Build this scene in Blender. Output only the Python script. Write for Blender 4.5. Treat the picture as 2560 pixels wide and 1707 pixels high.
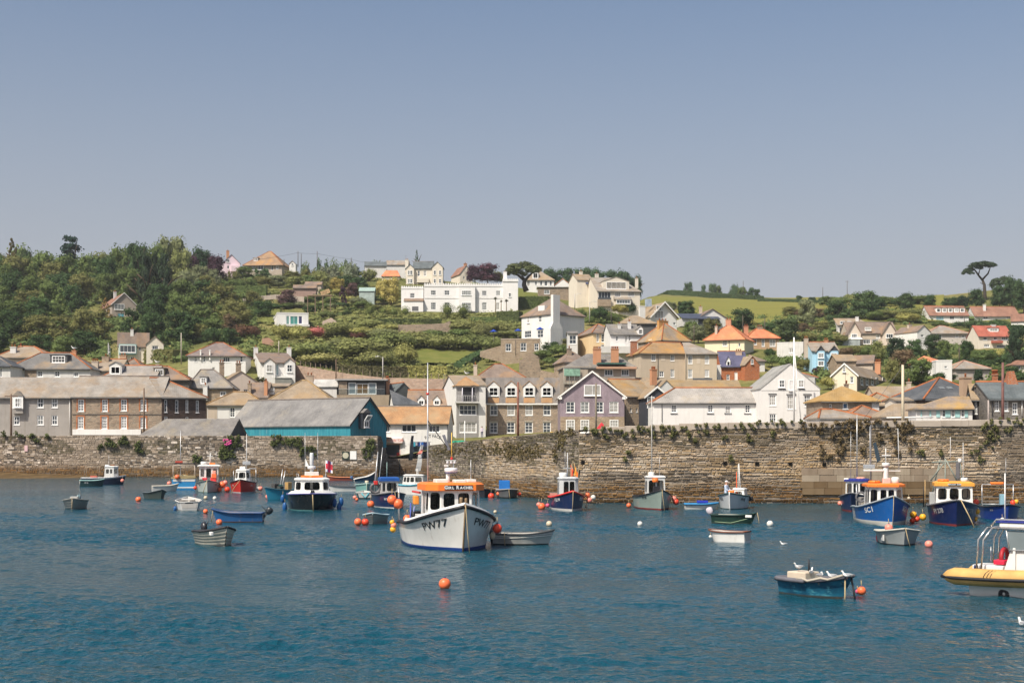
import bpy,bmesh,math,random
import numpy as np
from mathutils import Vector,Matrix,noise as mnoise
R = math.radians
random.seed(7)
sc = bpy.context.scene
for o in list(bpy.data.objects): bpy.data.objects.remove(o)
C = sc.collection

# ------------------------------------------------------------------ camera
F = 2560*50/36.0            # focal length in photograph pixels
EYE,YH,CX = 4.0,1118.0,1280.0
cam = bpy.data.cameras.new('camera'); camo = bpy.data.objects.new('camera',cam); C.objects.link(camo)
cam.lens = 50; cam.sensor_width = 36; cam.shift_y = (YH-853.5)/2560
cam.clip_start = .5; cam.clip_end = 6000
camo.location = (0,0,EYE); camo.rotation_euler = (R(90),0,0)
sc.camera = camo

# ------------------------------------------------------------------ sky and sun
SUN_AZ,SUN_EL = R(40),R(52)      # sun stands behind the camera, to its left
w = bpy.data.worlds.new('World'); sc.world = w; w.use_nodes = True
nt = w.node_tree; nt.nodes.clear()
sky = nt.nodes.new('ShaderNodeTexSky'); sky.sky_type = 'NISHITA'; sky.sun_disc = False
sky.sun_elevation = SUN_EL; sky.sun_rotation = math.pi+SUN_AZ
sky.air_density = 1.0; sky.dust_density = 4.0; sky.ozone_density = 2.0; sky.altitude = 0
hs = nt.nodes.new('ShaderNodeHueSaturation'); hs.inputs['Saturation'].default_value = 1.08; hs.inputs['Value'].default_value = 1.02
tcw = nt.nodes.new('ShaderNodeTexCoord'); spw = nt.nodes.new('ShaderNodeSeparateXYZ'); mrw = nt.nodes.new('ShaderNodeMapRange'); mrw.interpolation_type = 'SMOOTHSTEP'
mrw.inputs[1].default_value = -.05; mrw.inputs[2].default_value = .4; mrw.inputs[3].default_value = .95; mrw.inputs[4].default_value = 0
hz = nt.nodes.new('ShaderNodeMix'); hz.data_type = 'RGBA'; hz.inputs[7].default_value = (4.15,4.15,4.5,1)     # pale sea haze low in the sky
bg = nt.nodes.new('ShaderNodeBackground'); bg.inputs[1].default_value = .1
wo = nt.nodes.new('ShaderNodeOutputWorld')
for a_,b_ in ((tcw.outputs['Generated'],spw.inputs[0]),(spw.outputs[2],mrw.inputs[0]),(mrw.outputs[0],hz.inputs[0]),(sky.outputs[0],hs.inputs['Color']),(hs.outputs[0],hz.inputs[6]),(hz.outputs[2],bg.inputs[0]),(bg.outputs[0],wo.inputs[0])): nt.links.new(a_,b_)
sun = bpy.data.lights.new('sun','SUN'); sun.energy = 5.0; sun.angle = R(.53); sun.color = (1,.92,.79)
suno = bpy.data.objects.new('sun',sun); C.objects.link(suno)
sdir = Vector((-math.sin(SUN_AZ)*math.cos(SUN_EL),-math.cos(SUN_AZ)*math.cos(SUN_EL),math.sin(SUN_EL)))
suno.rotation_euler = (-sdir).to_track_quat('-Z','Y').to_euler()
sc.view_settings.view_transform = 'Standard'; sc.view_settings.look = 'None'
sc.view_settings.exposure = .28; sc.view_settings.gamma = 1
sc.render.engine = 'CYCLES'

# ------------------------------------------------------------------ photograph pixel <-> place
def px2x(px,d): return (px-CX)/F*d
def py2z(py,d): return EYE+(YH-py)/F*d
def P(px,py,d): return Vector((px2x(px,d),d,py2z(py,d)))
def wd(py): return F*EYE/(py-YH)          # distance of a point on the water seen at row py
def ppm(d): return F/d

# ------------------------------------------------------------------ objects
def tag(o,label=None,cat=None,group=None,kind=None):
    if label: o['label'] = label
    if cat: o['category'] = cat
    if group: o['group'] = group
    if kind: o['kind'] = kind
    elif cat and 'wall' in cat: o['kind'] = 'thing'
    return o
def empty(name,loc=(0,0,0),rz=0,parent=None):
    o = bpy.data.objects.new(name,None); C.objects.link(o); o.empty_display_size = .1
    o.location = loc; o.rotation_euler = (0,0,rz)
    if parent: o.parent = parent
    return o
class MB:
    def __init__(s): s.v = []; s.f = []; s.m = []; s.sm = []
    def add(s,vs,fs,mi=0,smooth=False):
        b = len(s.v); s.v += [tuple(v) for v in vs]
        for f in fs: s.f.append([b+i for i in f]); s.m.append(mi); s.sm.append(smooth)
        return b
    def quad(s,a,b,c,d,mi=0): s.add([a,b,c,d],[[0,1,2,3]],mi)
    def box(s,x0,x1,y0,y1,z0,z1,mi=0):
        s.add([(x0,y0,z0),(x1,y0,z0),(x1,y1,z0),(x0,y1,z0),(x0,y0,z1),(x1,y0,z1),(x1,y1,z1),(x0,y1,z1)],
              [[3,2,1,0],[4,5,6,7],[0,1,5,4],[1,2,6,5],[2,3,7,6],[3,0,4,7]],mi)
    def obox(s,c,ax,ay,az,mi=0):
        c = Vector(c); ax = Vector(ax); ay = Vector(ay); az = Vector(az)
        vs = [c+ax*i+ay*j+az*k for k in (-1,1) for i,j in ((-1,-1),(1,-1),(1,1),(-1,1))]
        s.add(vs,[[3,2,1,0],[4,5,6,7],[0,1,5,4],[1,2,6,5],[2,3,7,6],[3,0,4,7]],mi)
    def prism(s,poly,a,b,axis='x',mi=0):
        n = len(poly)
        def mk(p,t): return {'x': (t,p[0],p[1]),'y': (p[0],t,p[1]),'z': (p[0],p[1],t)}[axis]
        vs = [mk(p,a) for p in poly]+[mk(p,b) for p in poly]
        fs = [[i,(i+1) % n,n+(i+1) % n,n+i] for i in range(n)]+[list(range(n))[::-1],list(range(n,2*n))]
        s.add(vs,fs,mi)
    def tube(s,pts,r,n=6,mi=0,caps=True,smooth=True,r1=None):
        pts = [Vector(p) for p in pts]; vs = []; fs = []
        m = len(pts); up = None
        for i,p in enumerate(pts):
            t = (pts[min(i+1,m-1)]-pts[max(i-1,0)])
            if t.length < 1e-9: t = Vector((0,0,1))
            t.normalize()
            if up is None:
                up = Vector((0,0,1)) if abs(t.z) < .9 else Vector((1,0,0))
            u = (up-t*up.dot(t)).normalized(); up = u
            v = t.cross(u)
            rr = r[i] if isinstance(r,(list,tuple)) else (r if r1 is None else r+(r1-r)*i/(m-1))
            for k in range(n):
                a = 2*math.pi*k/n; vs.append(p+(u*math.cos(a)+v*math.sin(a))*rr)
        for i in range(m-1):
            for k in range(n): fs.append([i*n+k,i*n+(k+1) % n,(i+1)*n+(k+1) % n,(i+1)*n+k])
        if caps: fs += [list(range(n))[::-1],[(m-1)*n+k for k in range(n)]]
        s.add(vs,fs,mi,smooth)
    def ball(s,c,r,nu=12,nv=8,mi=0,sc3=(1,1,1)):
        vs = []; fs = []
        for j in range(nv+1):
            th = math.pi*j/nv
            for i in range(nu):
                a = 2*math.pi*i/nu
                vs.append((c[0]+r*sc3[0]*math.sin(th)*math.cos(a),c[1]+r*sc3[1]*math.sin(th)*math.sin(a),c[2]+r*sc3[2]*math.cos(th)))
        for j in range(nv):
            for i in range(nu): fs.append([j*nu+i,(j+1)*nu+i,(j+1)*nu+(i+1) % nu,j*nu+(i+1) % nu])
        s.add(vs,fs,mi,True)
    def lathe(s,prof,c=(0,0,0),n=12,mi=0):
        vs = []; fs = []
        for r,z in prof:
            for i in range(n):
                a = 2*math.pi*i/n; vs.append((c[0]+r*math.cos(a),c[1]+r*math.sin(a),c[2]+z))
        m = len(prof)
        for j in range(m-1):
            for i in range(n): fs.append([j*n+i,j*n+(i+1) % n,(j+1)*n+(i+1) % n,(j+1)*n+i])
        fs += [list(range(n))[::-1],[(m-1)*n+i for i in range(n)]]
        s.add(vs,fs,mi,True)
    def mesh(s,name,mats):
        me = bpy.data.meshes.new(name); me.from_pydata(s.v,[],s.f)
        for mt in mats: me.materials.append(mt)
        me.polygons.foreach_set('material_index',s.m); me.polygons.foreach_set('use_smooth',s.sm)
        me.update(); return me
    def build(s,name,mats,parent=None,loc=(0,0,0),rz=0):
        if not isinstance(mats,(list,tuple)): mats = [mats]
        o = bpy.data.objects.new(name,s.mesh(name,mats)); C.objects.link(o)
        o.location = loc; o.rotation_euler = (0,0,rz)
        if parent: o.parent = parent
        return o

# ------------------------------------------------------------------ materials
class NT:
    def __init__(s,name):
        s.m = bpy.data.materials.new(name); s.m.use_nodes = True; s.t = s.m.node_tree; s.t.nodes.clear()
        s.out = s.n('ShaderNodeOutputMaterial'); s.b = s.n('ShaderNodeBsdfPrincipled'); s.l(s.b.outputs[0],s.out.inputs[0])
    def n(s,k,**kw):
        x = s.t.nodes.new(k)
        for a,v in kw.items(): setattr(x,a,v)
        return x
    def l(s,a,b): s.t.links.new(a,b)
    def val(s,sock,v):
        if hasattr(v,'node'): s.l(v,sock)
        else: sock.default_value = v
    def coord(s,which='Object',sc3=(1,1,1)):
        tc = s.n('ShaderNodeTexCoord'); mp = s.n('ShaderNodeMapping'); mp.inputs['Scale'].default_value = sc3
        if which == 'World':
            g = s.n('ShaderNodeNewGeometry'); s.l(g.outputs['Position'],mp.inputs[0])
        else: s.l(tc.outputs[which],mp.inputs[0])
        return mp.outputs[0]
    def noise(s,vec,scale,detail=4,rough=.55):
        x = s.n('ShaderNodeTexNoise'); x.inputs['Scale'].default_value = scale; x.inputs['Detail'].default_value = detail
        x.inputs['Roughness'].default_value = rough
        if vec is not None: s.l(vec,x.inputs['Vector'])
        return x.outputs['Fac']
    def ramp(s,fac,stops):
        r = s.n('ShaderNodeValToRGB'); e = r.color_ramp.elements
        while len(e) < len(stops): e.new(.5)
        for i,(p,c) in enumerate(stops):
            e[i].position = p; e[i].color = (*c[:3],1) if len(c) >= 3 else (c[0],)*3+(1,)
        s.l(fac,r.inputs[0]); return r.outputs[0]
    def step(s,fac,a,b):
        r = s.n('ShaderNodeMapRange'); r.inputs[1].default_value = a; r.inputs[2].default_value = b
        s.l(fac,r.inputs[0]); return r.outputs[0]
    def mix(s,fac,a,b,mode='MIX'):
        x = s.n('ShaderNodeMix',data_type='RGBA',blend_type=mode)
        s.val(x.inputs[0],fac); s.val(x.inputs[6],a if hasattr(a,'node') else (*a[:3],1)); s.val(x.inputs[7],b if hasattr(b,'node') else (*b[:3],1))
        return x.outputs[2]
    def math(s,op,a,b=0.0):
        x = s.n('ShaderNodeMath',operation=op); s.val(x.inputs[0],a); s.val(x.inputs[1],b); return x.outputs[0]
    def bump(s,h,strength=.3,dist=.02):
        b = s.n('ShaderNodeBump'); b.inputs['Strength'].default_value = strength; b.inputs['Distance'].default_value = dist
        s.l(h,b.inputs['Height']); s.l(b.outputs[0],s.b.inputs['Normal']); return b
    def fin(s,col=None,rough=.7,spec=.3,metal=0):
        if col is not None: s.val(s.b.inputs['Base Color'],col if hasattr(col,'node') else (*col[:3],1))
        s.val(s.b.inputs['Roughness'],rough); s.b.inputs['Specular IOR Level'].default_value = spec; s.b.inputs['Metallic'].default_value = metal
        return s.m
def dark(c,k): return tuple(x*k for x in c[:3])
_mc = {}
def memo(f):
    def g(*a):
        k = (f.__name__,)+a
        if k not in _mc: _mc[k] = f(*a)
        return _mc[k]
    return g
@memo
def m_render(col,dirt=.25):           # painted or rendered wall: mottling and rain streaks
    t = NT('render'); v = t.coord('Object'); vs = t.coord('Object',(1.6,1.6,.16))
    c = t.mix(t.step(t.noise(v,.7,5),.3,.75),dark(col,1-dirt*.35),col)
    c = t.mix(t.math('MULTIPLY',t.step(t.noise(vs,1.6,4),.52,.8),dirt),c,dark((col[0]*.9,col[1]*.85,col[2]*.75),.55))
    t.bump(t.noise(v,14,3),.25,.02)
    return t.fin(c,.85,.2)
@memo
def m_stone(c1,c2,c3,mortar,size=.32):
    t = NT('stone'); v = t.coord('Object',(.6/size,.6/size,1.15/size))
    vo = t.n('ShaderNodeTexVoronoi'); vo.inputs['Scale'].default_value = 1; t.l(v,vo.inputs['Vector'])
    sx = t.n('ShaderNodeSeparateColor'); t.l(vo.outputs['Color'],sx.inputs[0])
    c = t.ramp(sx.outputs[0],[(0,c1),(.5,c2),(1,c3)])
    ve = t.n('ShaderNodeTexVoronoi',feature='DISTANCE_TO_EDGE'); ve.inputs['Scale'].default_value = 1; t.l(v,ve.inputs['Vector'])
    e = t.step(ve.outputs['Distance'],.02,.09)
    c = t.mix(e,mortar,c)
    c = t.mix(t.step(t.noise(t.coord('Object'),.5,4),.35,.75),c,t.mix(.35,c,dark(c2,.5)))
    t.bump(e,.6,.04)
    return t.fin(c,.9,.15)
@memo
def m_slate(c1,c2,lichen=(.42,.22,.05),amt=.3,w=.3,h=.22):
    t = NT('slate'); tc = t.n('ShaderNodeTexCoord'); sp = t.n('ShaderNodeSeparateXYZ'); t.l(tc.outputs['Object'],sp.inputs[0])
    cb = t.n('ShaderNodeCombineXYZ'); t.l(t.math('ADD',sp.outputs[0],t.math('MULTIPLY',sp.outputs[1],.21)),cb.inputs[0])
    t.l(t.math('MULTIPLY',sp.outputs[2],1.5),cb.inputs[1])
    br = t.n('ShaderNodeTexBrick'); t.l(cb.outputs[0],br.inputs['Vector']); br.inputs['Scale'].default_value = 1
    br.inputs['Brick Width'].default_value = w; br.inputs['Row Height'].default_value = h; br.inputs['Mortar Size'].default_value = .016
    br.inputs['Color1'].default_value = (*c1,1); br.inputs['Color2'].default_value = (*c2,1); br.inputs['Mortar'].default_value = (*dark(c1,.45),1)
    br.inputs['Bias'].default_value = -.1
    v = t.coord('Object'); vd = t.coord('Object',(1,1,.35))
    c = t.mix(t.step(t.noise(vd,.55,5,.65),.3,.72),br.outputs[0],dark(c2,1.35))
    n = t.noise(vd,.38,7,.72)
    c = t.mix(t.math('MULTIPLY',t.step(n,.62-amt*.45,.78-amt*.3),min(1,.45+amt*.6)),c,lichen)
    c = t.mix(t.math('MULTIPLY',t.step(t.noise(v,5,3),.55,.7),.35),c,dark(c1,.6))
    t.bump(br.outputs['Fac'],-.5,.02)
    return t.fin(c,.78,.25)
@memo
def m_plain(col,rough=.6,spec=.3,var=.12,metal=0.0):
    t = NT('paint'); v = t.coord('Object')
    c = t.mix(t.step(t.noise(v,1.7,4),.3,.7),dark(col,1-var*1.6),dark(col,1+var*.4))
    return t.fin(c,rough,spec,metal)
@memo
def m_hull(col,dirt=.35,gloss=.35):     # boat paint: scuffs, runs of rust, salt
    t = NT('hull_paint'); v = t.coord('Object'); vs = t.coord('Object',(3.2,3.2,.35))
    c = t.mix(t.step(t.noise(v,1.2,5),.3,.75),dark(col,.82),col)
    c = t.mix(t.math('MULTIPLY',t.step(t.noise(vs,1.5,5,.65),.56,.76),dirt),c,(.2,.13,.07))
    c = t.mix(t.math('MULTIPLY',t.step(t.noise(v,5.5,4,.7),.62,.74),dirt*.6),c,(.45,.43,.4))
    return t.fin(c,t.step(t.noise(v,3,3),-.4,1.4),.4) if gloss < .2 else t.fin(c,gloss,.4)
@memo
def m_glass(col=(.02,.03,.04),rough=.06):
    t = NT('window_glass'); v = t.coord('Object')
    return t.fin(t.mix(t.noise(v,.9,3),dark(col,.5),dark(col,1.6)),rough,.6)
@memo
def m_see(tr=.55):                       # clear boat glazing: half see-through, half mirror of the sky
    t = NT('clear_glass'); g = t.n('ShaderNodeBsdfGlossy'); g.inputs['Roughness'].default_value = .04; g.inputs['Color'].default_value = (.8,.85,.9,1)
    tb = t.n('ShaderNodeBsdfTransparent'); tb.inputs['Color'].default_value = (tr,tr*1.05,tr*1.05,1)
    fr = t.n('ShaderNodeFresnel'); fr.inputs[0].default_value = 1.5
    mx = t.n('ShaderNodeMixShader'); t.l(fr.outputs[0],mx.inputs[0]); t.l(tb.outputs[0],mx.inputs[1]); t.l(g.outputs[0],mx.inputs[2])
    t.l(mx.outputs[0],t.out.inputs[0]); return t.m
@memo
def m_leaf(spread=.24):                  # foliage: the object's own colour, varied leaf by leaf
    t = NT('foliage'); oi = t.n('ShaderNodeObjectInfo'); ge = t.n('ShaderNodeNewGeometry')
    r = t.step(ge.outputs['Random Per Island'],0,1)
    hv = t.n('ShaderNodeHueSaturation'); t.l(oi.outputs['Color'],hv.inputs['Color']); hv.inputs['Saturation'].default_value = .93
    t.l(t.math('ADD',t.math('MULTIPLY',r,spread*2),1-spread),hv.inputs['Value'])
    t.l(t.math('ADD',t.math('MULTIPLY',t.noise(t.coord('Object'),.35,3),.06),.47),hv.inputs['Hue'])
    d = t.n('ShaderNodeBsdfDiffuse'); tl = t.n('ShaderNodeBsdfTranslucent'); t.l(hv.outputs[0],d.inputs[0]); t.l(hv.outputs[0],tl.inputs[0])
    mx = t.n('ShaderNodeMixShader'); mx.inputs[0].default_value = .28; t.l(d.outputs[0],mx.inputs[1]); t.l(tl.outputs[0],mx.inputs[2])
    t.l(mx.outputs[0],t.out.inputs[0]); return t.m
@memo
def m_bark(col=(.09,.065,.045)):
    t = NT('bark'); v = t.coord('Object',(4,4,.8)); c = t.mix(t.noise(v,2.5,5),dark(col,.5),dark(col,1.5))
    t.bump(t.noise(v,4,4),.6,.05); return t.fin(c,.9,.1)
WHITE = (.78,.77,.74)
M_white = m_plain(WHITE,.5,.35,.06)
M_frame = m_plain((.8,.8,.79),.4,.4,.04)
GL = [m_glass((.025,.035,.045)),m_glass((.05,.06,.07)),m_glass((.16,.17,.17),.12),m_glass((.3,.29,.27),.2)]

def label_rank(items,key):
    words = ['first','second','third','fourth','fifth','sixth','seventh','eighth','ninth','tenth','eleventh','twelfth']
    return sorted(items,key=key),words
def text_mesh(txt,size,bold=.0):
    cu = bpy.data.curves.new('t','FONT'); cu.body = txt; cu.size = size; cu.align_x = 'CENTER'; cu.align_y = 'CENTER'; cu.offset = bold
    cu.resolution_u = 3
    o = bpy.data.objects.new('t',cu); me = bpy.data.meshes.new_from_object(o)
    vs = [tuple(v.co) for v in me.vertices]; fs = [list(p.vertices) for p in me.polygons]
    bpy.data.objects.remove(o); bpy.data.curves.remove(cu); bpy.data.meshes.remove(me)
    return vs,fs
# ------------------------------------------------------------------ terrain
TC = {  # photograph column -> ground profile (distance, height)
 -900: [(190,5.6),(250,8),(300,14),(380,32),(470,54),(560,66),(700,66),(1500,40)],
 0:    [(190,5.6),(250,7),(300,14),(330,22),(380,34),(420,43),(470,55),(520,64),(600,70),(700,68),(1500,40)],
 300:  [(190,5.6),(250,7),(300,15),(330,22.5),(380,34),(420,42),(470,54),(520,62),(600,69),(700,68),(1500,40)],
 600:  [(190,5.6),(230,7),(262,10),(290,18.5),(330,26),(380,36),(420,44),(470,55),(520,66),(600,68),(700,66),(1500,40)],
 900:  [(190,5.6),(225,6.5),(262,10),(285,15),(310,20),(330,25),(380,36),(420,44.5),(470,56),(520,66),(600,69),(700,67),(1500,40)],
 960:  [(190,2.2),(220,2.4),(235,6),(262,9.5),(285,14.5),(310,20),(330,25),(380,36),(420,44.5),(480,59),(520,66),(600,69),(700,67),(1500,40)],
 1200: [(150,4),(230,5.5),(262,7.5),(290,12),(310,19),(330,24.5),(360,31),(420,43.5),(480,58.5),(520,64),(600,67),(700,66),(1500,40)],
 1500: [(100,4.6),(225,5.8),(260,9.5),(290,16),(330,27),(360,33),(400,42),(440,49),(480,54),(520,57),(600,61),(700,63),(1500,40)],
 1640: [(100,4.7),(225,6.5),(262,11.5),(290,18),(330,27),(360,32),(400,38.5),(430,43.5),(640,73),(680,74),(800,70),(1500,40)],
 1800: [(100,4.8),(225,7),(270,16.3),(310,24.3),(350,30),(430,42),(640,72),(680,73.5),(800,70),(1500,40)],
 2100: [(100,4.8),(180,6),(240,13.5),(280,19.3),(330,26.5),(360,30.5),(400,37),(450,47),(600,67),(680,70),(800,68),(1500,40)],
 2400: [(100,4.8),(170,6),(240,12),(290,19),(350,28),(400,36.5),(430,41.5),(480,52),(520,60),(600,66),(700,66),(1500,40)],
 2560: [(100,4.8),(170,6),(240,12),(290,19),(350,29),(400,37),(430,42.5),(480,55),(520,63),(600,69),(700,68),(1500,40)],
 3400: [(100,4.8),(170,6),(240,12),(290,19),(350,29),(430,42),(520,62),(600,70),(700,68),(1500,40)],
}
TK = sorted(TC)
def _zc(k,d):
    p = TC[k]
    if d <= p[0][0]: return p[0][1]
    for (a,za),(b,zb) in zip(p,p[1:]):
        if d <= b:
            t = (d-a)/(b-a); return za+(zb-za)*t
    return p[-1][1]
def ground(px,d):
    px = min(max(px,TK[0]),TK[-1]-1e-6)
    for a,b in zip(TK,TK[1:]):
        if px <= b:
            t = (px-a)/(b-a); return _zc(a,d)*(1-t)+_zc(b,d)*t
def gz(x,y): return ground(CX+F*x/y,y)
def hit(px,py,d0=200,d1=690):
    d = d0
    while d < d1:
        if py2z(py,d) <= ground(px,d): return d
        d += 1.5
    return d1
def row(px,d): return YH-(ground(px,d)-EYE)*F/d

def m_ground():
    t = NT('turf'); v = t.coord('World')
    c = t.ramp(t.noise(v,.045,6,.65),[(.3,(.09,.1,.033)),(.5,(.15,.15,.05)),(.68,(.23,.19,.08))])
    c = t.mix(t.step(t.noise(v,.6,4),.45,.7),c,(.07,.08,.028))
    t.bump(t.noise(v,1.2,4),.7,.5)
    return t.fin(c,.95,.05)
us = list(range(-900,3401,40)); ds = list(range(208,700,8))+list(range(700,1501,60))
mb = MB(); vv = []
for d in ds:
    for u in us:
        j = mnoise.noise(Vector((u*.02,d*.05,0)))*.5 if d > 300 else 0
        vv.append((px2x(u,d),d,ground(u,d)+j-.03))
n = len(us)
mb.add(vv,[[j*n+i,j*n+i+1,(j+1)*n+i+1,(j+1)*n+i] for j in range(len(ds)-1) for i in range(n-1)],0,True)
hill = tag(mb.build('hillside',m_ground()),kind='structure')
hill['label'] = 'green hillside rising behind the harbour town'

# the pasture on the right skyline, laid on the hillside
def m_field():
    t = NT('pasture'); v = t.coord('World'); vs = t.coord('World',(.12,1,1))
    c = t.mix(t.step(t.noise(vs,.08,4),.35,.7),(.2,.185,.045),(.15,.155,.04))
    c = t.mix(t.step(t.noise(v,1.1,4),.4,.75),c,(.13,.13,.035))
    return t.fin(c,.95,.05)
def sheet(name,us_,dfun,off,mat,nd=24):
    mb = MB(); vv = []
    for i in range(nd+1):
        for u in us_:
            a,b = dfun(u); d = a+(b-a)*i/nd
            vv.append((px2x(u,d),d,ground(u,d)+off))
    n = len(us_)
    mb.add(vv,[[j*n+i,j*n+i+1,(j+1)*n+i+1,(j+1)*n+i] for j in range(nd) for i in range(n-1)],0,True)
    return mb.build(name,mat)
fld = tag(sheet('pasture',list(range(1600,2400,40)),lambda u: (415+max(0,(u-2100))*.06,590+(u-1600)*.06),.45,m_field()),kind='structure')
fld['label'] = 'sunlit green pasture below the skyline hedge'
fld2 = tag(sheet('pasture',list(range(1880,2440,40)),lambda u: (612+(u-1600)*.06,690),.7,m_field()),kind='structure')
fld2['label'] = 'narrow strip of far pasture along the skyline'

# ------------------------------------------------------------------ water
def m_water():
    t = NT('sea'); g = t.n('ShaderNodeNewGeometry')
    def nz(scale,sx,sy,det=2):
        m = t.n('ShaderNodeMapping'); m.inputs['Scale'].default_value = (sx,sy,1); t.l(g.outputs['Position'],m.inputs[0])
        return t.noise(m.outputs[0],scale,det,.5)
    h = t.math('ADD',t.math('MULTIPLY',nz(1.5,.9,1.0,2),.3),t.math('ADD',t.math('MULTIPLY',nz(4.5,1.2,1.0,3),.4),t.math('MULTIPLY',nz(.2,.6,1,2),.2)))
    calm = t.step(nz(.035,.5,1.6,4),.35,.68)
    st = t.math('ADD',t.math('MULTIPLY',calm,.55),.4)
    b = t.bump(h,.5,.45); t.l(st,b.inputs['Strength'])
    c = t.mix(nz(.05,.5,1,4),(.002,.042,.066),(.005,.056,.082))
    t.b.inputs['IOR'].default_value = 1.33
    return t.fin(c,.1,.42)
def make_sea():
    # one sheet; where the camera sees it close, real wavelets (a sum of short random waves) shape it
    yy = np.concatenate([np.linspace(-40,13,5),np.arange(14,40,.075),np.arange(40,80,.1),np.arange(80,135,.2),np.linspace(136,320,40)])
    kk = np.concatenate([np.linspace(-8,-.42,8),np.linspace(-.4,.4,620),np.linspace(.42,8,8)])
    Y,K = np.meshgrid(yy,kk,indexing='ij'); X = K*np.maximum(Y,14)
    X = np.clip(X,-900,900); Z = np.zeros_like(X); rg = np.random.RandomState(4)
    for i in range(46):
        lam = .26*(2.0/.26)**rg.rand(); th = rg.normal(-.35,.75)+math.pi/2; k = 2*math.pi/lam; s_ = .037*(lam/.6)**-.15
        ph = k*(X*math.cos(th)+Y*math.sin(th))+rg.rand()*6.28; sp = 1 if lam < .9 else .8
        Z += s_*sp/k*np.sin(ph+.5*np.sin(X*.31+Y*.17+i))
    pat = .62+.5*(np.sin(X*.11+.9*np.sin(Y*.13))*np.sin(Y*.19+1.3*np.sin(X*.07)))+.22*np.sin(X*.37+Y*.53)
    Z *= np.clip(pat,.25,1.3)*np.clip((150-Y)/70,0,1)*np.clip((Y-13)/3,0,1)*np.clip((.41-np.abs(K))/.03,0,1)
    ny,nx = X.shape; co = np.stack([X,Y,Z],-1).reshape(-1).astype(np.float32)
    i0 = (np.arange(ny-1)[:,None]*nx+np.arange(nx-1)[None,:]).ravel(); q = np.stack([i0,i0+1,i0+nx+1,i0+nx],-1).astype(np.int32)
    me = bpy.data.meshes.new('water'); me.vertices.add(ny*nx); me.vertices.foreach_set('co',co); me.loops.add(q.size); me.loops.foreach_set('vertex_index',q.ravel())
    me.polygons.add(len(q)); me.polygons.foreach_set('loop_start',np.arange(0,q.size,4,dtype=np.int32)); me.polygons.foreach_set('use_smooth',np.ones(len(q),dtype=bool)); me.update(calc_edges=True)
    me.materials.append(m_water()); o = bpy.data.objects.new('water',me); C.objects.link(o); return o
sea = tag(make_sea(),kind='structure'); sea['label'] = 'rippled blue harbour water'

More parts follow.
